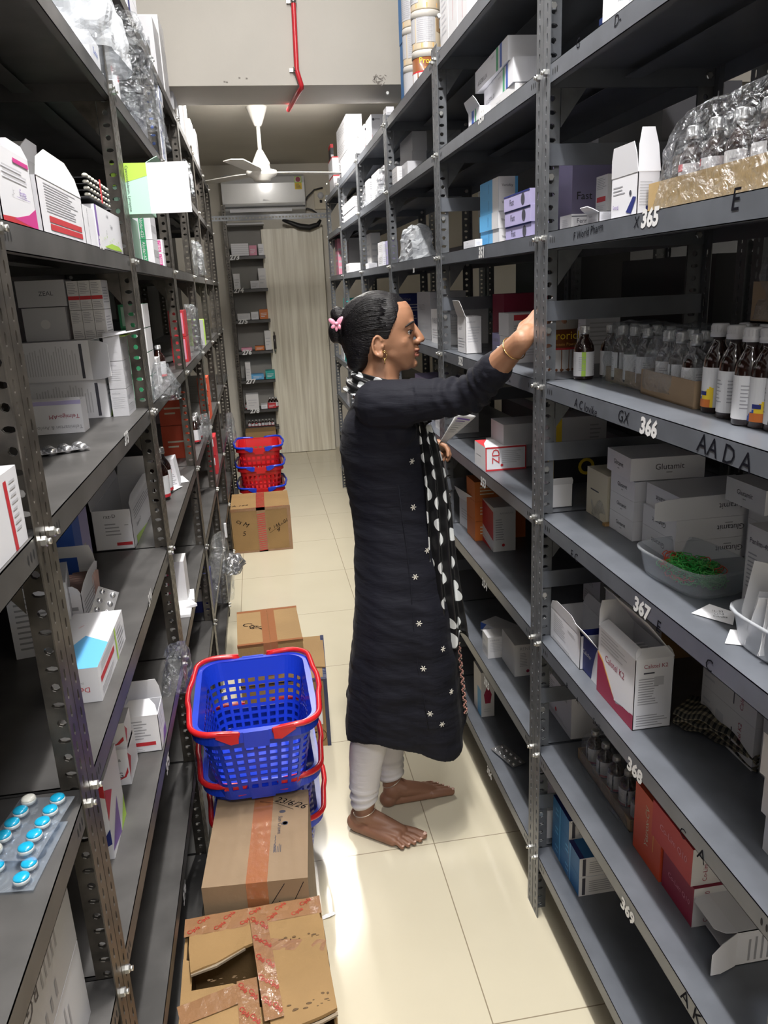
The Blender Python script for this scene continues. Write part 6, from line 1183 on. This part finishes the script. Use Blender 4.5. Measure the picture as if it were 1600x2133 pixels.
# right arm (towards the camera), reaching up into the rack
SH, EL, WR = V((.292, 1.905, 1.315)), V((.502, 1.850, 1.335)), V((.570, 1.665, 1.474))
chain(S_, [SH, SH.lerp(EL, .5), EL], [.036, .038, .035]); chain(S_, [EL, EL.lerp(WR, .35), EL.lerp(WR, .8), WR], [.036, .037, .027, .0245])
def hand(mb, W_, fwd, palm, side, curl, spread=.18, thumb=.6, sc=1.0):
    """W_ wrist, fwd along the hand, palm normal (out of the palm), side towards the thumb; curl in radians per joint for the four fingers"""
    fwd, palm, side = V(fwd).normalized(), V(palm).normalized(), V(side).normalized(); side = (side-fwd*side.dot(fwd)).normalized(); palm = (palm-fwd*palm.dot(fwd)-side*palm.dot(side)).normalized()
    k = sc; c0 = W_+fwd*.012*k
    for q in (-.020, -.007, .007, .020): seg(mb, c0+side*(q*.6*k), W_+fwd*(.078-.05*abs(q-.004))*k+side*q*k*1.05, .0135*k, .0115*k)
    tips = []
    for q, (o, L_, r) in enumerate(((.0235, .066, .0082), (.008, .074, .0085), (-.0085, .068, .0080), (-.0235, .053, .0072))):
        d = (fwd+side*(spread*o/.0235*.6)).normalized(); p = W_+fwd*(.080-.004*abs(q-1))*k+side*o*k; pts = [p]; a = 0
        for j, f in enumerate((.45, .31, .24)):
            a += curl[q]*(.8 if j == 0 else 1.1); dd = d*cos(a)+palm*sin(a); p = p+dd*(L_*f*k); pts.append(p)
        chain(mb, pts, [r*1.1*k, r*k, r*.92*k, r*.8*k]); tips.append((pts[-1], dd, r*k))
    t0 = W_+fwd*.022*k+side*.020*k+palm*.006*k; d = (fwd*.75+side*.62+palm*thumb*.5).normalized(); t1 = t0+d*.036*k; d2 = (fwd*.95+side*(.25-thumb*.2)+palm*thumb*.45).normalized(); t2 = t1+d2*.030*k; t3 = t2+(fwd+palm*thumb*.5).normalized()*.022*k
    chain(mb, [t0, t1, t2, t3], [.0145*k, .0118*k, .0098*k, .0085*k]); tips.append((t3, d2, .0085*k)); return tips
HF = (V((.655, 1.70, 1.545))-WR).normalized()
tipsR = hand(S_, WR, HF, V((.7, .5, -.55)), V((-.35, .85, .3)), (.32, .38, .42, .48), sc=1.0)
chain(S_, [WR, WR+HF*.02], [.0235, .021])
# left arm bent in front, holding the slip
SL, ELf, WL = O0+RT*-.155+UP*1.30+FW*.0, V((.372, 2.225, 1.075)), pl(868, 921, -.035)
chain(S_, [SL, SL.lerp(ELf, .5), ELf], [.046, .041, .036]); chain(S_, [ELf, ELf.lerp(WL, .4), ELf.lerp(WL, .85), WL], [.036, .034, .026, .0225])
LF = (pl(915, 925, -.02)-WL).normalized()
tipsL = hand(S_, WL, LF, V((.15, -.3, -1)), V((.1, -.9, .35)), (.50, .62, .72, .80), thumb=1.0, sc=.82)
# legs
AR, AL = onz(757, 1735, 0), onz(818, 1665, 0)
AR, AL = V((.195, 1.995, .072)), V((.300, 2.118, .072))
KR_, KL_ = V((.240, 1.970, .42)), V((.310, 2.135, .43)); HR_, HL_ = O0+RT*.060+UP*.80+FW*-.00, O0+RT*-.085+UP*.80+FW*-.02
for H_, K_, A_ in ((HR_, KR_, AR), (HL_, KL_, AL)):
    chain(S_, [H_, H_.lerp(K_, .5), K_], [.075, .056, .044]); c_ = K_.lerp(A_, .32)+FW*-.006
    chain(S_, [K_, c_, K_.lerp(A_, .72), A_+UP*.012, A_], [.044, .043, .033, .029, .031])
def foot(mb, A_, heel, toe, inner):
    """inner: unit vector towards the big toe side"""
    d = (toe-heel).normalized(); L_ = (toe-heel).length; s = (inner-d*inner.dot(d)).normalized(); F_ = lambda a, b, z: heel+d*(a*L_)+s*b+UP*z
    ell(mb, F_(.10, 0, .027), (.030, .027, .026), Matrix((d, s, UP)).transposed()); ell(mb, F_(.17, 0, .050), (.034, .026, .036), Matrix((d, s, UP)).transposed())
    chain(mb, [A_+UP*-.005, F_(.32, .004, .052), F_(.52, .008, .040), F_(.70, .014, .024)], [.031, .027, .022, .0185]); chain(mb, [F_(.12, -.008, .022), F_(.40, -.018, .020), F_(.66, -.026, .016)], [.021, .019, .0155])
    chain(mb, [F_(.35, -.004, .036), F_(.68, -.004, .023)], [.022, .018]); chain(mb, [F_(.12, .0, .02), F_(.70, .02, .018)], [.018, .0175])
    nails = []
    for q, (b, a0, a1, r) in enumerate(((.030, .70, .965, .0128), (.0115, .73, .955, .0085), (-.004, .72, .905, .0080), (-.018, .69, .855, .0076), (-.0305, .65, .80, .0074))):
        p0, p1, p2 = F_(a0, b*.92, .019), F_((a0+a1)/2+.01, b*1.08, .018), F_(a1, b*1.08+(.0-.001*q), .0095+r*.25); chain(mb, [p0, p1, p2], [r*1.1, r*.95, r*.98]); nails.append((p2+d*(r*.35)+UP*r*.72, r, d, s))
    return nails
nR = foot(S_, AR, V((.150, 2.028, .0)), V((.350, 1.895, .0)), V((.3, .6, 0))); nL = foot(S_, AL, V((.262, 2.098, 0)), V((.494, 2.145, 0)), V((.2, -.9, 0)))
me = fuse(S_, .0024, 5, .5, 'body')
bb = bmesh.new(); bb.from_mesh(me)     # even out the cheeks, jaw and temples
def planar(p): q = p-RT*((p-O0).dot(RT)); return proj(q)
sel = []
for v_ in bb.verts:
    if v_.co.z < 1.33: continue
    u_, w_ = planar(v_.co); o_ = abs((v_.co-O0).dot(RT))
    if 803 < u_ < 866 and 640 < w_ < 775 and o_ > .015 and not (838 < u_ and 680 < w_ < 703) and not (u_ > 861 and 700 < w_ < 745) or 745 < w_ < 830 and u_ < 850: sel.append(v_)
for _ in range(22): bmesh.ops.smooth_vert(bb, verts=sel, factor=.5, use_axis_x=True, use_axis_y=True, use_axis_z=True)
bb.to_mesh(me); bb.free()
from mathutils.bvhtree import BVHTree
bvb = BVHTree.FromPolygons([v_.co for v_ in me.vertices], [tuple(p.vertices) for p in me.polygons])
def bhit(u, v, lift=.0006):
    loc, nor, i_, d_ = bvb.ray_cast(CAMP, ray(u, v).normalized()); return None if loc is None else loc+nor*lift
def mirror(p): return p-RT*(2*(p-O0).dot(RT))
me.materials.append(SK); me.materials.append(FEET); me.materials.append(LIP)
lipc = pl(868, 733.5)
for p in me.polygons:
    c = p.center
    if c.z < .16: p.material_index = 1
    q = c-lipc; a, l, h = q.dot(FW), q.dot(RT), q.z
    if a > -.010 and abs(l) < .021 and ((.0012 < h < .0125-.25*abs(l)) or (-.0130+.25*abs(l) < h < -.0012)) and a > -.008-.0*abs(l): p.material_index = 2
body = wlink('body', me, label='brown skin, face in profile')
# nails
mb = MB()
for P_, r, d, s in nR+nL: mb.ball(P_, (r*.62, r*.62, r*.22), NAIL, M=Matrix((d, s, UP)).transposed(), nu=10, nv=6)
for P_, d, r in tipsL[:4]: pass
wlink('nails', mb.mesh('nails'), label='pale toe nails')
# eyes, brows, lashes
EW = mat('eye_white', (.60, .56, .52), .2, coat=.6); EI = mat('eye_iris', (.02, .01, .006), .15, coat=1)
for s in (1, -1):
    mb = MB(); c = pl(848.6, 692, s*.030); mb.ball(c, (.0118, .0118, .0100), EW, M=B3, nu=20, nv=14); g = (FW+RT*(s*.62)+UP*-.02).normalized(); mb.ball(c+g*.0056, .0072, EI, nu=16, nv=10); wlink('eye', mb.mesh('eye'), label='dark eye')
    mb = MB(); pts = [c+FW*(.0128*cos(t))+RT*(s*.0155*sin(t))+UP*(.0036*cos(t*1.2)+.0006) for t in [(-1.0+.25*i) for i in range(11)]]; mb.tube(pts, [.0005+.0011*sin(pi*(i+.5)/11) for i in range(11)], cm('black'), 6); wlink('eyelashes', mb.mesh('eyelashes'))
    mb = MB(); pts = [bhit(862-q*2.25, 669.5+q*.9+q*q*.07, .0004) for q in range(9)]; pts = [p if s > 0 else mirror(p) for p in pts if p is not None and (p-CAMP).length < 2.6]
    mb.tube(pts, [.0012+.0016*sin(pi*(i+1.5)/10) for i in range(len(pts))], mat('brow_hair', (.015, .010, .008), .8), 6); wlink('eyebrow', mb.mesh('eyebrow'))
mb = MB()
for s in (1, -1): mb.ball(pl(873.2, 717, s*.0062), (.0042, .0026, .0018), mat('nostril', (.08, .02, .012), .8), M=B3, nu=10, nv=6)
mb.tube([pl(874.8, 733.6), pl(872.5, 734, .008), pl(869, 735, .0145), pl(866, 736.5, .0185)], [.0008, .0009, .0009, .0004], mat('mouth_line', (.10, .025, .02), .7), 6); wlink('mouth_line', mb.mesh('mouth_line'))
# ---------------------------------------------------------------- hair
HAIR = bpy.data.materials.new('black_hair'); HAIR.use_nodes = True
def hair_nodes():
    nt = HAIR.node_tree; b = nt.nodes['Principled BSDF']; L = nt.links.new; tc = nt.nodes.new('ShaderNodeTexCoord'); mp = nt.nodes.new('ShaderNodeMapping'); mp.inputs['Rotation'].default_value = (0, .55, .16); mp.inputs['Scale'].default_value = (14, 330, 330)
    n = nt.nodes.new('ShaderNodeTexNoise'); n.inputs['Scale'].default_value = 1; n.inputs['Detail'].default_value = 6; n.inputs['Distortion'].default_value = .6; L(tc.outputs['Object'], mp.inputs[0]); L(mp.outputs[0], n.inputs[0])
    bp = nt.nodes.new('ShaderNodeBump'); bp.inputs['Strength'].default_value = .8; bp.inputs['Distance'].default_value = .004; L(n.outputs[0], bp.inputs['Height']); L(bp.outputs[0], b.inputs['Normal'])
    b.inputs['Base Color'].default_value = (.006, .005, .006, 1); b.inputs['Roughness'].default_value = .38; b.inputs['Specular IOR Level'].default_value = .3
hair_nodes()
Hm = MB(); DUM = HAIR
ell(Hm, pl(787, 676), (.088, .0765, .086)); ell(Hm, pl(770, 685), (.085, .074, .088)); ell(Hm, pl(808, 655), (.052, .067, .056)); ell(Hm, pl(757, 712), (.058, .062, .062)); ell(Hm, pl(750, 735), (.040, .050, .050)); ell(Hm, pl(745, 755), (.030, .040, .026))
ell(Hm, pl(704, 654), (.020, .022, .019)); ell(Hm, pl(699, 690), (.019, .024, .032)); ell(Hm, pl(715, 672), (.018, .024, .036)); ell(Hm, pl(722, 700), (.026, .028, .028)); seg(Hm, pl(735, 690), pl(712, 685), .040, .026)
# the face, ear and neck stay clear of hair: build the hairline with a cutter
hm = fuse(Hm, .003, 4, .5, 'hair'); bmh = bmesh.new(); bmh.from_mesh(hm)
def uvp(p): return proj(p)
poly = [(853, 600), (848, 630), (841, 643), (832, 652), (824, 662), (817, 676), (812, 690), (808, 702), (802, 708), (797, 703), (786, 700), (776, 706), (771, 722), (767, 750), (762, 775), (900, 800), (900, 600)]
def inside(x, y):
    r = False; j = len(poly)-1
    for i in range(len(poly)):
        xi, yi = poly[i]; xj, yj = poly[j]
        if (yi > y) != (yj > y) and x < (xj-xi)*(y-yi)/(yj-yi)+xi: r = not r
        j = i
    return r
# side-view hairline applied in the head's own forward/up plane (same on both sides)
kill = [f for f in bmh.faces if inside(*planar(f.calc_center_median()))]
bmesh.ops.delete(bmh, geom=kill, context='FACES'); 
for v_ in bmh.verts:
    n_ = noise.noise(v_.co*16)*.0028+noise.noise(V((v_.co.x*12, v_.co.y*60, v_.co.z*60)))*.0014; v_.co += v_.normal*n_
bmh.to_mesh(hm); bmh.free(); hm.materials.append(HAIR)
ho = wlink('hair', hm, label='black hair combed back into a low bun'); so = ho.modifiers.new('s', 'SOLIDIFY'); so.thickness = .006; so.offset = -1
mb = MB()
rnd = random.Random(5)
for k in range(46):      # combed strands laid over the crown and loose wisps
    v0 = 606+rnd.random()*75; off = rnd.uniform(.02, .07)
    t0 = rnd.random(); u0 = 806-rnd.random()*16
    pts = []
    for j in range(9):
        t = j/8; u = u0+(712-u0)*t; v = (624+(t0*60))*(1-t)+(672+t0*30)*t-22*sin(pi*t)*(1-t0*.9); o = sqrt(max(0, 1-((u-782)/82)**2-((v-683)/84)**2))*.0765
        pts.append(pl(u, v, o+.0025))
    mb.tube(pts, [.0009]*9, HAIR, 4)
for k in range(10):
    a = pl(690+rnd.random()*14, 650+rnd.random()*70, .01); mb.tube([a, a+V((-.008, 0, rnd.uniform(-.008, .012))), a+V((-.016, 0, rnd.uniform(-.022, .016)))], [.0003, .0002, .0001], HAIR, 3)
wlink('hair_strands', mb.mesh('hair_strands'))
PKM = mat('pink_clear_plastic', (.80, .30, .42), .15, coat=1); mb = MB(); cc = pl(701, 674, .032)
for du, dv, a, r1, r2 in ((-9, -4, 140, .011, .0065), (9, -6, 40, .013, .0085), (-6, 6, 215, .008, .005), (7, 7, -40, .009, .0062), (0, 11, 270, .007, .004)):
    p_ = pl(701+du, 674+dv, .034); a = math.radians(a); d1 = FW*cos(a)+UP*sin(a); d2 = -FW*sin(a)+UP*cos(a); mb.ball(p_, (r1, r2, .0028), PKM, M=Matrix((d1, d2, RT)).transposed(), nu=14, nv=8)
mb.ball(cc+RT*.003, (.006, .006, .005), PKM); wlink('hair_clip', mb.mesh('hair_clip'), label='pink butterfly hair clip')
GD = mat('gold_jewellery', (.75, .50, .18), .25, 1); SV = mat('silver_chain', (.72, .66, .58), .3, .7)
mb = MB(); p_ = pl(801, 739, .072); mb.tube([p_+FW*(.006*cos(t))+UP*(.010*sin(t)) for t in [i*pi/8 for i in range(17)]], .0009, GD, 6); mb.ball(p_+UP*-.014, .0028, GD); mb.ball(p_+UP*-.020, (.0016, .0016, .004), GD); mb.ball(pl(787.5, 741, .073), .0016, GD); mb.ball(pl(800.5, 735, .073), .002, GD); wlink('earring', mb.mesh('earring'), label='gold drop earring')
def ringaround(A_, B_, t, r, m, rr_, n=30, tilt=V((0, 0, 0))):
    c = V(A_).lerp(V(B_), t); ax = (V(B_)-V(A_)+tilt).normalized(); x = ax.cross(V((0, 0, 1)) if abs(ax.z) < .9 else FW).normalized(); y = ax.cross(x); b = MB(); b.tube([c+x*(r*cos(2*pi*i/n))+y*(r*sin(2*pi*i/n)) for i in range(n+1)], rr_, m, 6); return b
wlink('bracelet', ringaround(EL, WR, .86, .0285, GD, .0012).mesh('bracelet'), label='thin gold bangle')
wlink('anklet', ringaround(AR, AR+UP, .008, .0345, SV, .0011, tilt=FW*-.25).mesh('anklet'), label='thin silver anklet'); wlink('anklet', ringaround(AL, AL+UP, .010, .0345, SV, .0011, tilt=FW*-.5).mesh('anklet'), label='thin silver anklet')
# ---------------------------------------------------------------- clothes
def cloth(name, col, rough=.75, wr=.5, sc=(20, 20, 60), sheen=.3):
    m = bpy.data.materials.new(name); m.use_nodes = True; nt = m.node_tree; b = nt.nodes['Principled BSDF']; L = nt.links.new; tc = nt.nodes.new('ShaderNodeTexCoord'); mp = nt.nodes.new('ShaderNodeMapping'); mp.inputs['Scale'].default_value = sc
    n = nt.nodes.new('ShaderNodeTexNoise'); n.inputs['Scale'].default_value = 1; n.inputs['Detail'].default_value = 5; n.inputs['Distortion'].default_value = .4; L(tc.outputs['Object'], mp.inputs[0]); L(mp.outputs[0], n.inputs[0])
    bp = nt.nodes.new('ShaderNodeBump'); bp.inputs['Strength'].default_value = wr; bp.inputs['Distance'].default_value = .006; L(n.outputs[0], bp.inputs['Height']); L(bp.outputs[0], b.inputs['Normal'])
    b.inputs['Base Color'].default_value = (*col, 1); b.inputs['Roughness'].default_value = rough; b.inputs['Sheen Weight'].default_value = sheen*.3; b.inputs['Specular IOR Level'].default_value = .22; return m
KUR = cloth('black_navy_cotton', (.0065, .0068, .0125), .75, .5, (14, 14, 60), .1); LEG = cloth('off_white_leggings', (.66, .64, .66), .6, .35, (12, 12, 70))
# leggings: shell round each lower leg, gathered at the ankle
def legging(K_, A_, top, nm, seed):
    rings = []; N = 36; base = K_+(K_-A_)*.02; L_ = 46
    for j in range(L_+1):
        t = j/L_; c = base.lerp(A_+UP*.030, t); tt = t; r = .0555+.001*sin(pi*min(1, tt/.6))-.017*max(0, (tt-.30)/.70)**1.1
        c = c+FW*(-.008*sin(pi*t)); g = max(0, (t-.80)/.20); ru = .0032*sin(g*pi*2*2.6+seed)*(g > 0)*1.0
        rings.append([c+FW*((r+ru+noise.noise(V((i*.3, j*.35, seed)))*.0022)*cos(2*pi*i/N))+RT*((r*.95+ru)*sin(2*pi*i/N))+UP*(.010*cos(2*pi*i/N)*g-.0) for i in range(N)])
    rings.append([p.lerp(A_+UP*.04, .2) for p in rings[-1]]); mb = MB(); loft(mb, rings, LEG, False); wlink('leggings', mb.mesh(nm), label='off white churidar legging gathered at the ankle')
legging(KR_, AR, .5, 'leggings', 1.0); legging(KL_, AL, .5, 'leggings', 4.0)
# kurta
K_ = MB(); DUM = KUR
prof = [(808, 762, 815, .066), (824, 752, 838, .110), (838, 736, 852, .150), (858, 722, 868, .158), (885, 712, 888, .150), (930, 708, 896, .140), (980, 716, 900, .128), (1030, 725, 908, .122), (1080, 733, 915, .126), (1130, 738, 925, .138), (1180, 740, 934, .152), (1230, 739, 941, .172), (1290, 737, 947, .184), (1350, 732, 953, .192), (1410, 727, 958, .198), (1460, 724, 962, .200)]
rings = []; N = 56
def kring(v, ub, uf, hw, hem=None):
    f, b = pl(uf, v), pl(ub, v); c = (f+b)/2; a = (f-b).dot(FW)/2; out = []
    for i in range(N):
        t = 2*pi*i/N; p = 2.3+max(0, min(1, (v-1150)/200))*.9; k = (abs(cos(t))**p+abs(sin(t))**p)**(-1/p); low = max(0, (v-1100)/380); fold = 1+low*.030*sin(t*7+1)+low*.018*sin(t*13+v*.004)
        q = c+FW*(a*k*cos(t)*fold)+RT*(hw*k*sin(t)*fold)
        if hem is not None: q.z = hem(t)
        out.append(q)
    return out
for v, ub, uf, hw in prof: rings.append(kring(v, ub, uf, hw))
hz = {0: pl(965, 1482).z, 45: .298, 75: .335, 110: .383, 150: pl(740, 1500).z+.005, 180: pl(727, 1480).z, 270: .38, 320: .37, 360: pl(965, 1482).z}
def hem(t):
    d = math.degrees(t) % 360; ks = sorted(hz)
    for a, b in zip(ks, ks[1:]):
        if a <= d <= b: w = (d-a)/(b-a); w = w*w*(3-2*w); return hz[a]*(1-w)+hz[b]*w
    return .36
rings.append(kring(1500, 724, 966, .200, lambda t: hem(t)+.015)); rings.append(kring(1510, 725, 966, .198, hem))
loft(K_, rings, KUR)
CU = EL.lerp(WR, .52)
chain(K_, [SH+V((-.01, .02, .0)), SH.lerp(EL, .25), SH.lerp(EL, .6), EL], [.062, .059, .051, .046]); chain(K_, [EL, EL.lerp(WR, .25), CU], [.046, .044, .041])
seg(K_, SH+V((.02, .05, -.03)), SH+V((.04, .03, -.07)), .055, .05)
chain(K_, [SL, SL.lerp(ELf, .5), ELf, ELf.lerp(WL, .62)], [.058, .052, .046, .038])
km = fuse(K_, .0042, 4, .5, 'kurta'); km.materials.append(KUR)
bk = bmesh.new(); bk.from_mesh(km)
cutc = CU+(WR-EL).normalized()*.030
for v_ in bk.verts:
    p = v_.co; n_ = 0; d = v_.normal
    h = p.z; w1 = noise.noise(V((p.x*7, p.y*7, p.z*22)))*.0055+noise.noise(V((p.x*14+7, p.y*14, p.z*55+p.x*20)))*.0022
    sl = (p-EL).dot((WR-EL).normalized()); da = (p-EL).length
    if da < .13 and p.x > .40 and h > 1.2: n_ = .0058*sin(((p-EL).dot((WR-SH).normalized()))*210+noise.noise(p*16)*3)*max(0, 1-da/.13)
    elif p.x > .36 and h > 1.2 and (p-O0).dot(RT) > .08: n_ = noise.noise(V((p.x*30, p.y*12, p.z*14)))*.004
    else: n_ = w1*(1.0 if h < 1.25 else .8)
    v_.co += d*n_
bk.to_mesh(km); bk.free()
ko = wlink('kurta', km, label='long black kurta with small white flower embroidery')
# embroidery sprigs along the front panel, laid on the cloth
bvh = BVHTree.FromPolygons([v_.co for v_ in km.vertices], [tuple(p.vertices) for p in km.polygons])
def hit(u, v):
    d = ray(u, v).normalized(); loc, nor, idx, dist = bvh.ray_cast(CAMP, d); return (loc, nor) if loc else (None, None)
EM = mat('white_thread', (.72, .68, .60), .7); mb = MB()
for u, v in ((858, 961), (861, 1057), (890, 1147), (865, 1202), (873, 1299), (882, 1393), (896, 1487), (940, 1441), (921, 1509), (923, 1352)):
    loc, nor = hit(u, v)
    if loc is None: continue
    x = nor.cross(UP).normalized(); y = nor.cross(x)
    for k in range(6):
        a = k*pi/3; d = x*cos(a)+y*sin(a); mb.ball(loc+d*.0050+nor*.0006, (.0042, .0014, .0008), EM, M=Matrix((d, nor.cross(d), nor)).transposed(), nu=8, nv=4)
    mb.ball(loc+nor*.001, .0014, EM, nu=6, nv=4)
wlink('embroidery', mb.mesh('embroidery'), label='white flower sprigs')
mb = MB(); pts = []
for u, v in ((830, 1010), (838, 1080), (848, 1150), (856, 1230), (862, 1310), (870, 1390), (884, 1460), (893, 1520)):
    loc, nor = hit(u, v)
    if loc: pts.append(loc+nor*.0012)
mb.tube(pts, .0016, KUR, 6); wlink('panel_seam', mb.mesh('panel_seam'), label='raised seam of the front panel')
# straps of bare skin tone edging seen at the nape
mb = MB(); pts = []
for u, v in ((722, 842), (732, 826), (745, 813), (758, 806)):
    loc, nor = hit(u, v)
    if loc: pts.append(loc+nor*.002)
if len(pts) > 1: mb.tube(pts, .0035, mat('tan_piping', (.30, .17, .11), .6), 6); wlink('neck_piping', mb.mesh('neck_piping'), label='tan piping at the back neckline')
# dotted scarf
def dots():
    m = bpy.data.materials.new('black_white_polka_dots'); m.use_nodes = True; nt = m.node_tree; b = nt.nodes['Principled BSDF']; L = nt.links.new; tc = nt.nodes.new('ShaderNodeTexCoord'); vo = nt.nodes.new('ShaderNodeTexVoronoi'); vo.voronoi_dimensions = '2D'; vo.inputs['Scale'].default_value = 19; vo.inputs['Randomness'].default_value = .55; L(tc.outputs['UV'], vo.inputs['Vector'])
    lt = nt.nodes.new('ShaderNodeMath'); lt.operation = 'LESS_THAN'; lt.inputs[1].default_value = .30; L(vo.outputs['Distance'], lt.inputs[0]); mx = nt.nodes.new('ShaderNodeMix'); mx.data_type = 'RGBA'; mx.inputs[6].default_value = (.010, .010, .011, 1); mx.inputs[7].default_value = (.72, .74, .74, 1); L(lt.outputs[0], mx.inputs[0]); L(mx.outputs[2], b.inputs['Base Color']); b.inputs['Roughness'].default_value = .45; return m
DOT = dots(); cl = [(884, 885), (893, 920), (901, 960), (909, 1005), (914, 1060), (918, 1110), (922, 1165), (927, 1215), (932, 1262), (938, 1305), (940, 1340)]; wd = [.020, .026, .030, .032, .036, .036, .038, .040, .042, .044, .046]
def scarfP(a, t):
    f = t*(len(cl)-1.001); i = int(f); w = f-i; u = cl[i][0]*(1-w)+cl[i+1][0]*w; v = cl[i][1]*(1-w)+cl[i+1][1]*w; W2 = wd[i]*(1-w)+wd[i+1]*w
    x = (a-.5)*2; fold = sin(a*pi*5.5+t*3.0); c = pl(u, v, .112+.020*sin(t*2))
    return c+FW*(W2*x+.0035*fold)+RT*(.013*fold*(.6+.4*t)-.022*x*x)+UP*((.02*sin(a*9) if t > .96 else 0))
uv_grid('dupatta', scarfP, 70, 70, DOT, .14, .62, .0012, parent=woman, label='black scarf with white dots hanging down the front').location = -WO
def collarP(a, t):
    th = -2.75+t*5.5; c = pl(791, 801); R1 = .066+.028*a; z = -.034+.062*(1-a)+.012*cos(th*2)-.030*cos(th)*(1.0)+.012*(cos(th) < 0)*0
    f = sin(a*pi*4+th*.7)*.0042; return c+FW*(-(R1+f)*cos(th)*1.0*-1)+RT*((R1*1.04+f)*sin(th))+UP*(z)
def collarP2(a, t):
    th = 2*pi*t; c = pl(789, 799); R1 = .060+.034*a; f = sin(a*pi*5+th*1.3)*.0045
    return c+FW*((R1+f)*cos(th))+RT*((R1*1.05+f)*sin(th))+UP*(.020-.052*a-.020*cos(th)+f)
uv_grid('dupatta', collarP2, 26, 80, DOT, .13, .46, .0012, parent=woman, label='dotted scarf wound round the neck').location = -WO
def linkP(a, t):       # from the neck over the chest, under the arm
    p0, p1, p2 = pl(826, 806, .03), pl(862, 840, .05), pl(884, 890, .10); c = (p0*(1-t)**2+p1*2*t*(1-t)+p2*t*t); return c+FW*((a-.5)*.04)+UP*((a-.5)*.03)+RT*(.005*sin(a*14))
uv_grid('dupatta', linkP, 16, 20, DOT, .05, .10, .0012, parent=woman, label='dotted scarf end crossing the chest').location = -WO
mb = MB()
for k in range(150):
    t = k/150; u = 955+16*t+3*sin(k*1.7); v = 1338+150*t; p = pl(u, v, .075+.006*cos(k*2.1)); mb.ball(p, .0023+.0008*(k % 3 == 0), [mat('bead_rose', (.45, .22, .18), .3), mat('bead_cream', (.62, .52, .42), .3), cm('black')][k % 3], nu=6, nv=4)
wlink('bead_fringe', mb.mesh('bead_fringe'), label='beaded rose and cream fringe hanging from the scarf')
# the slip in her left hand
sp = pl(930, 935, -.01); e1 = pl(950, 862, .01); e2 = pl(992, 867, -.01); b1 = pl(906, 938, .005)
def slipP(a, t):
    p = b1.lerp(e1, t); q = pl(911, 937, -.03).lerp(e2, t); r = p.lerp(q, a); return r+RT*(.006*sin(t*2.5)*(1-a)+.004*a)+UP*(.004*sin(a*3))
so_ = uv_grid('prescription_slip', slipP, 10, 14, cm('paper'), 1, 1, .0004, label='white prescription slip held in the left hand of the woman', cat='paper')
mb = MB(); n_ = (e1-b1).cross(e2-e1).normalized(); n_ = n_ if n_.dot(CAMP-sp) > 0 else -n_
for k in range(7):
    a0 = slipP(.2, .86-.06*k)+n_*.0015; a1 = slipP(.75 if k else .9, .86-.06*k)+n_*.0015; d_ = (e1-b1).normalized()*(.0020 if k else .0045); mb.add([a0, a1, a1+d_, a0+d_], [(0, 1, 2, 3)], cm('purple' if k < 2 else 'lightg'))
mb.obj('printed_lines', so_)
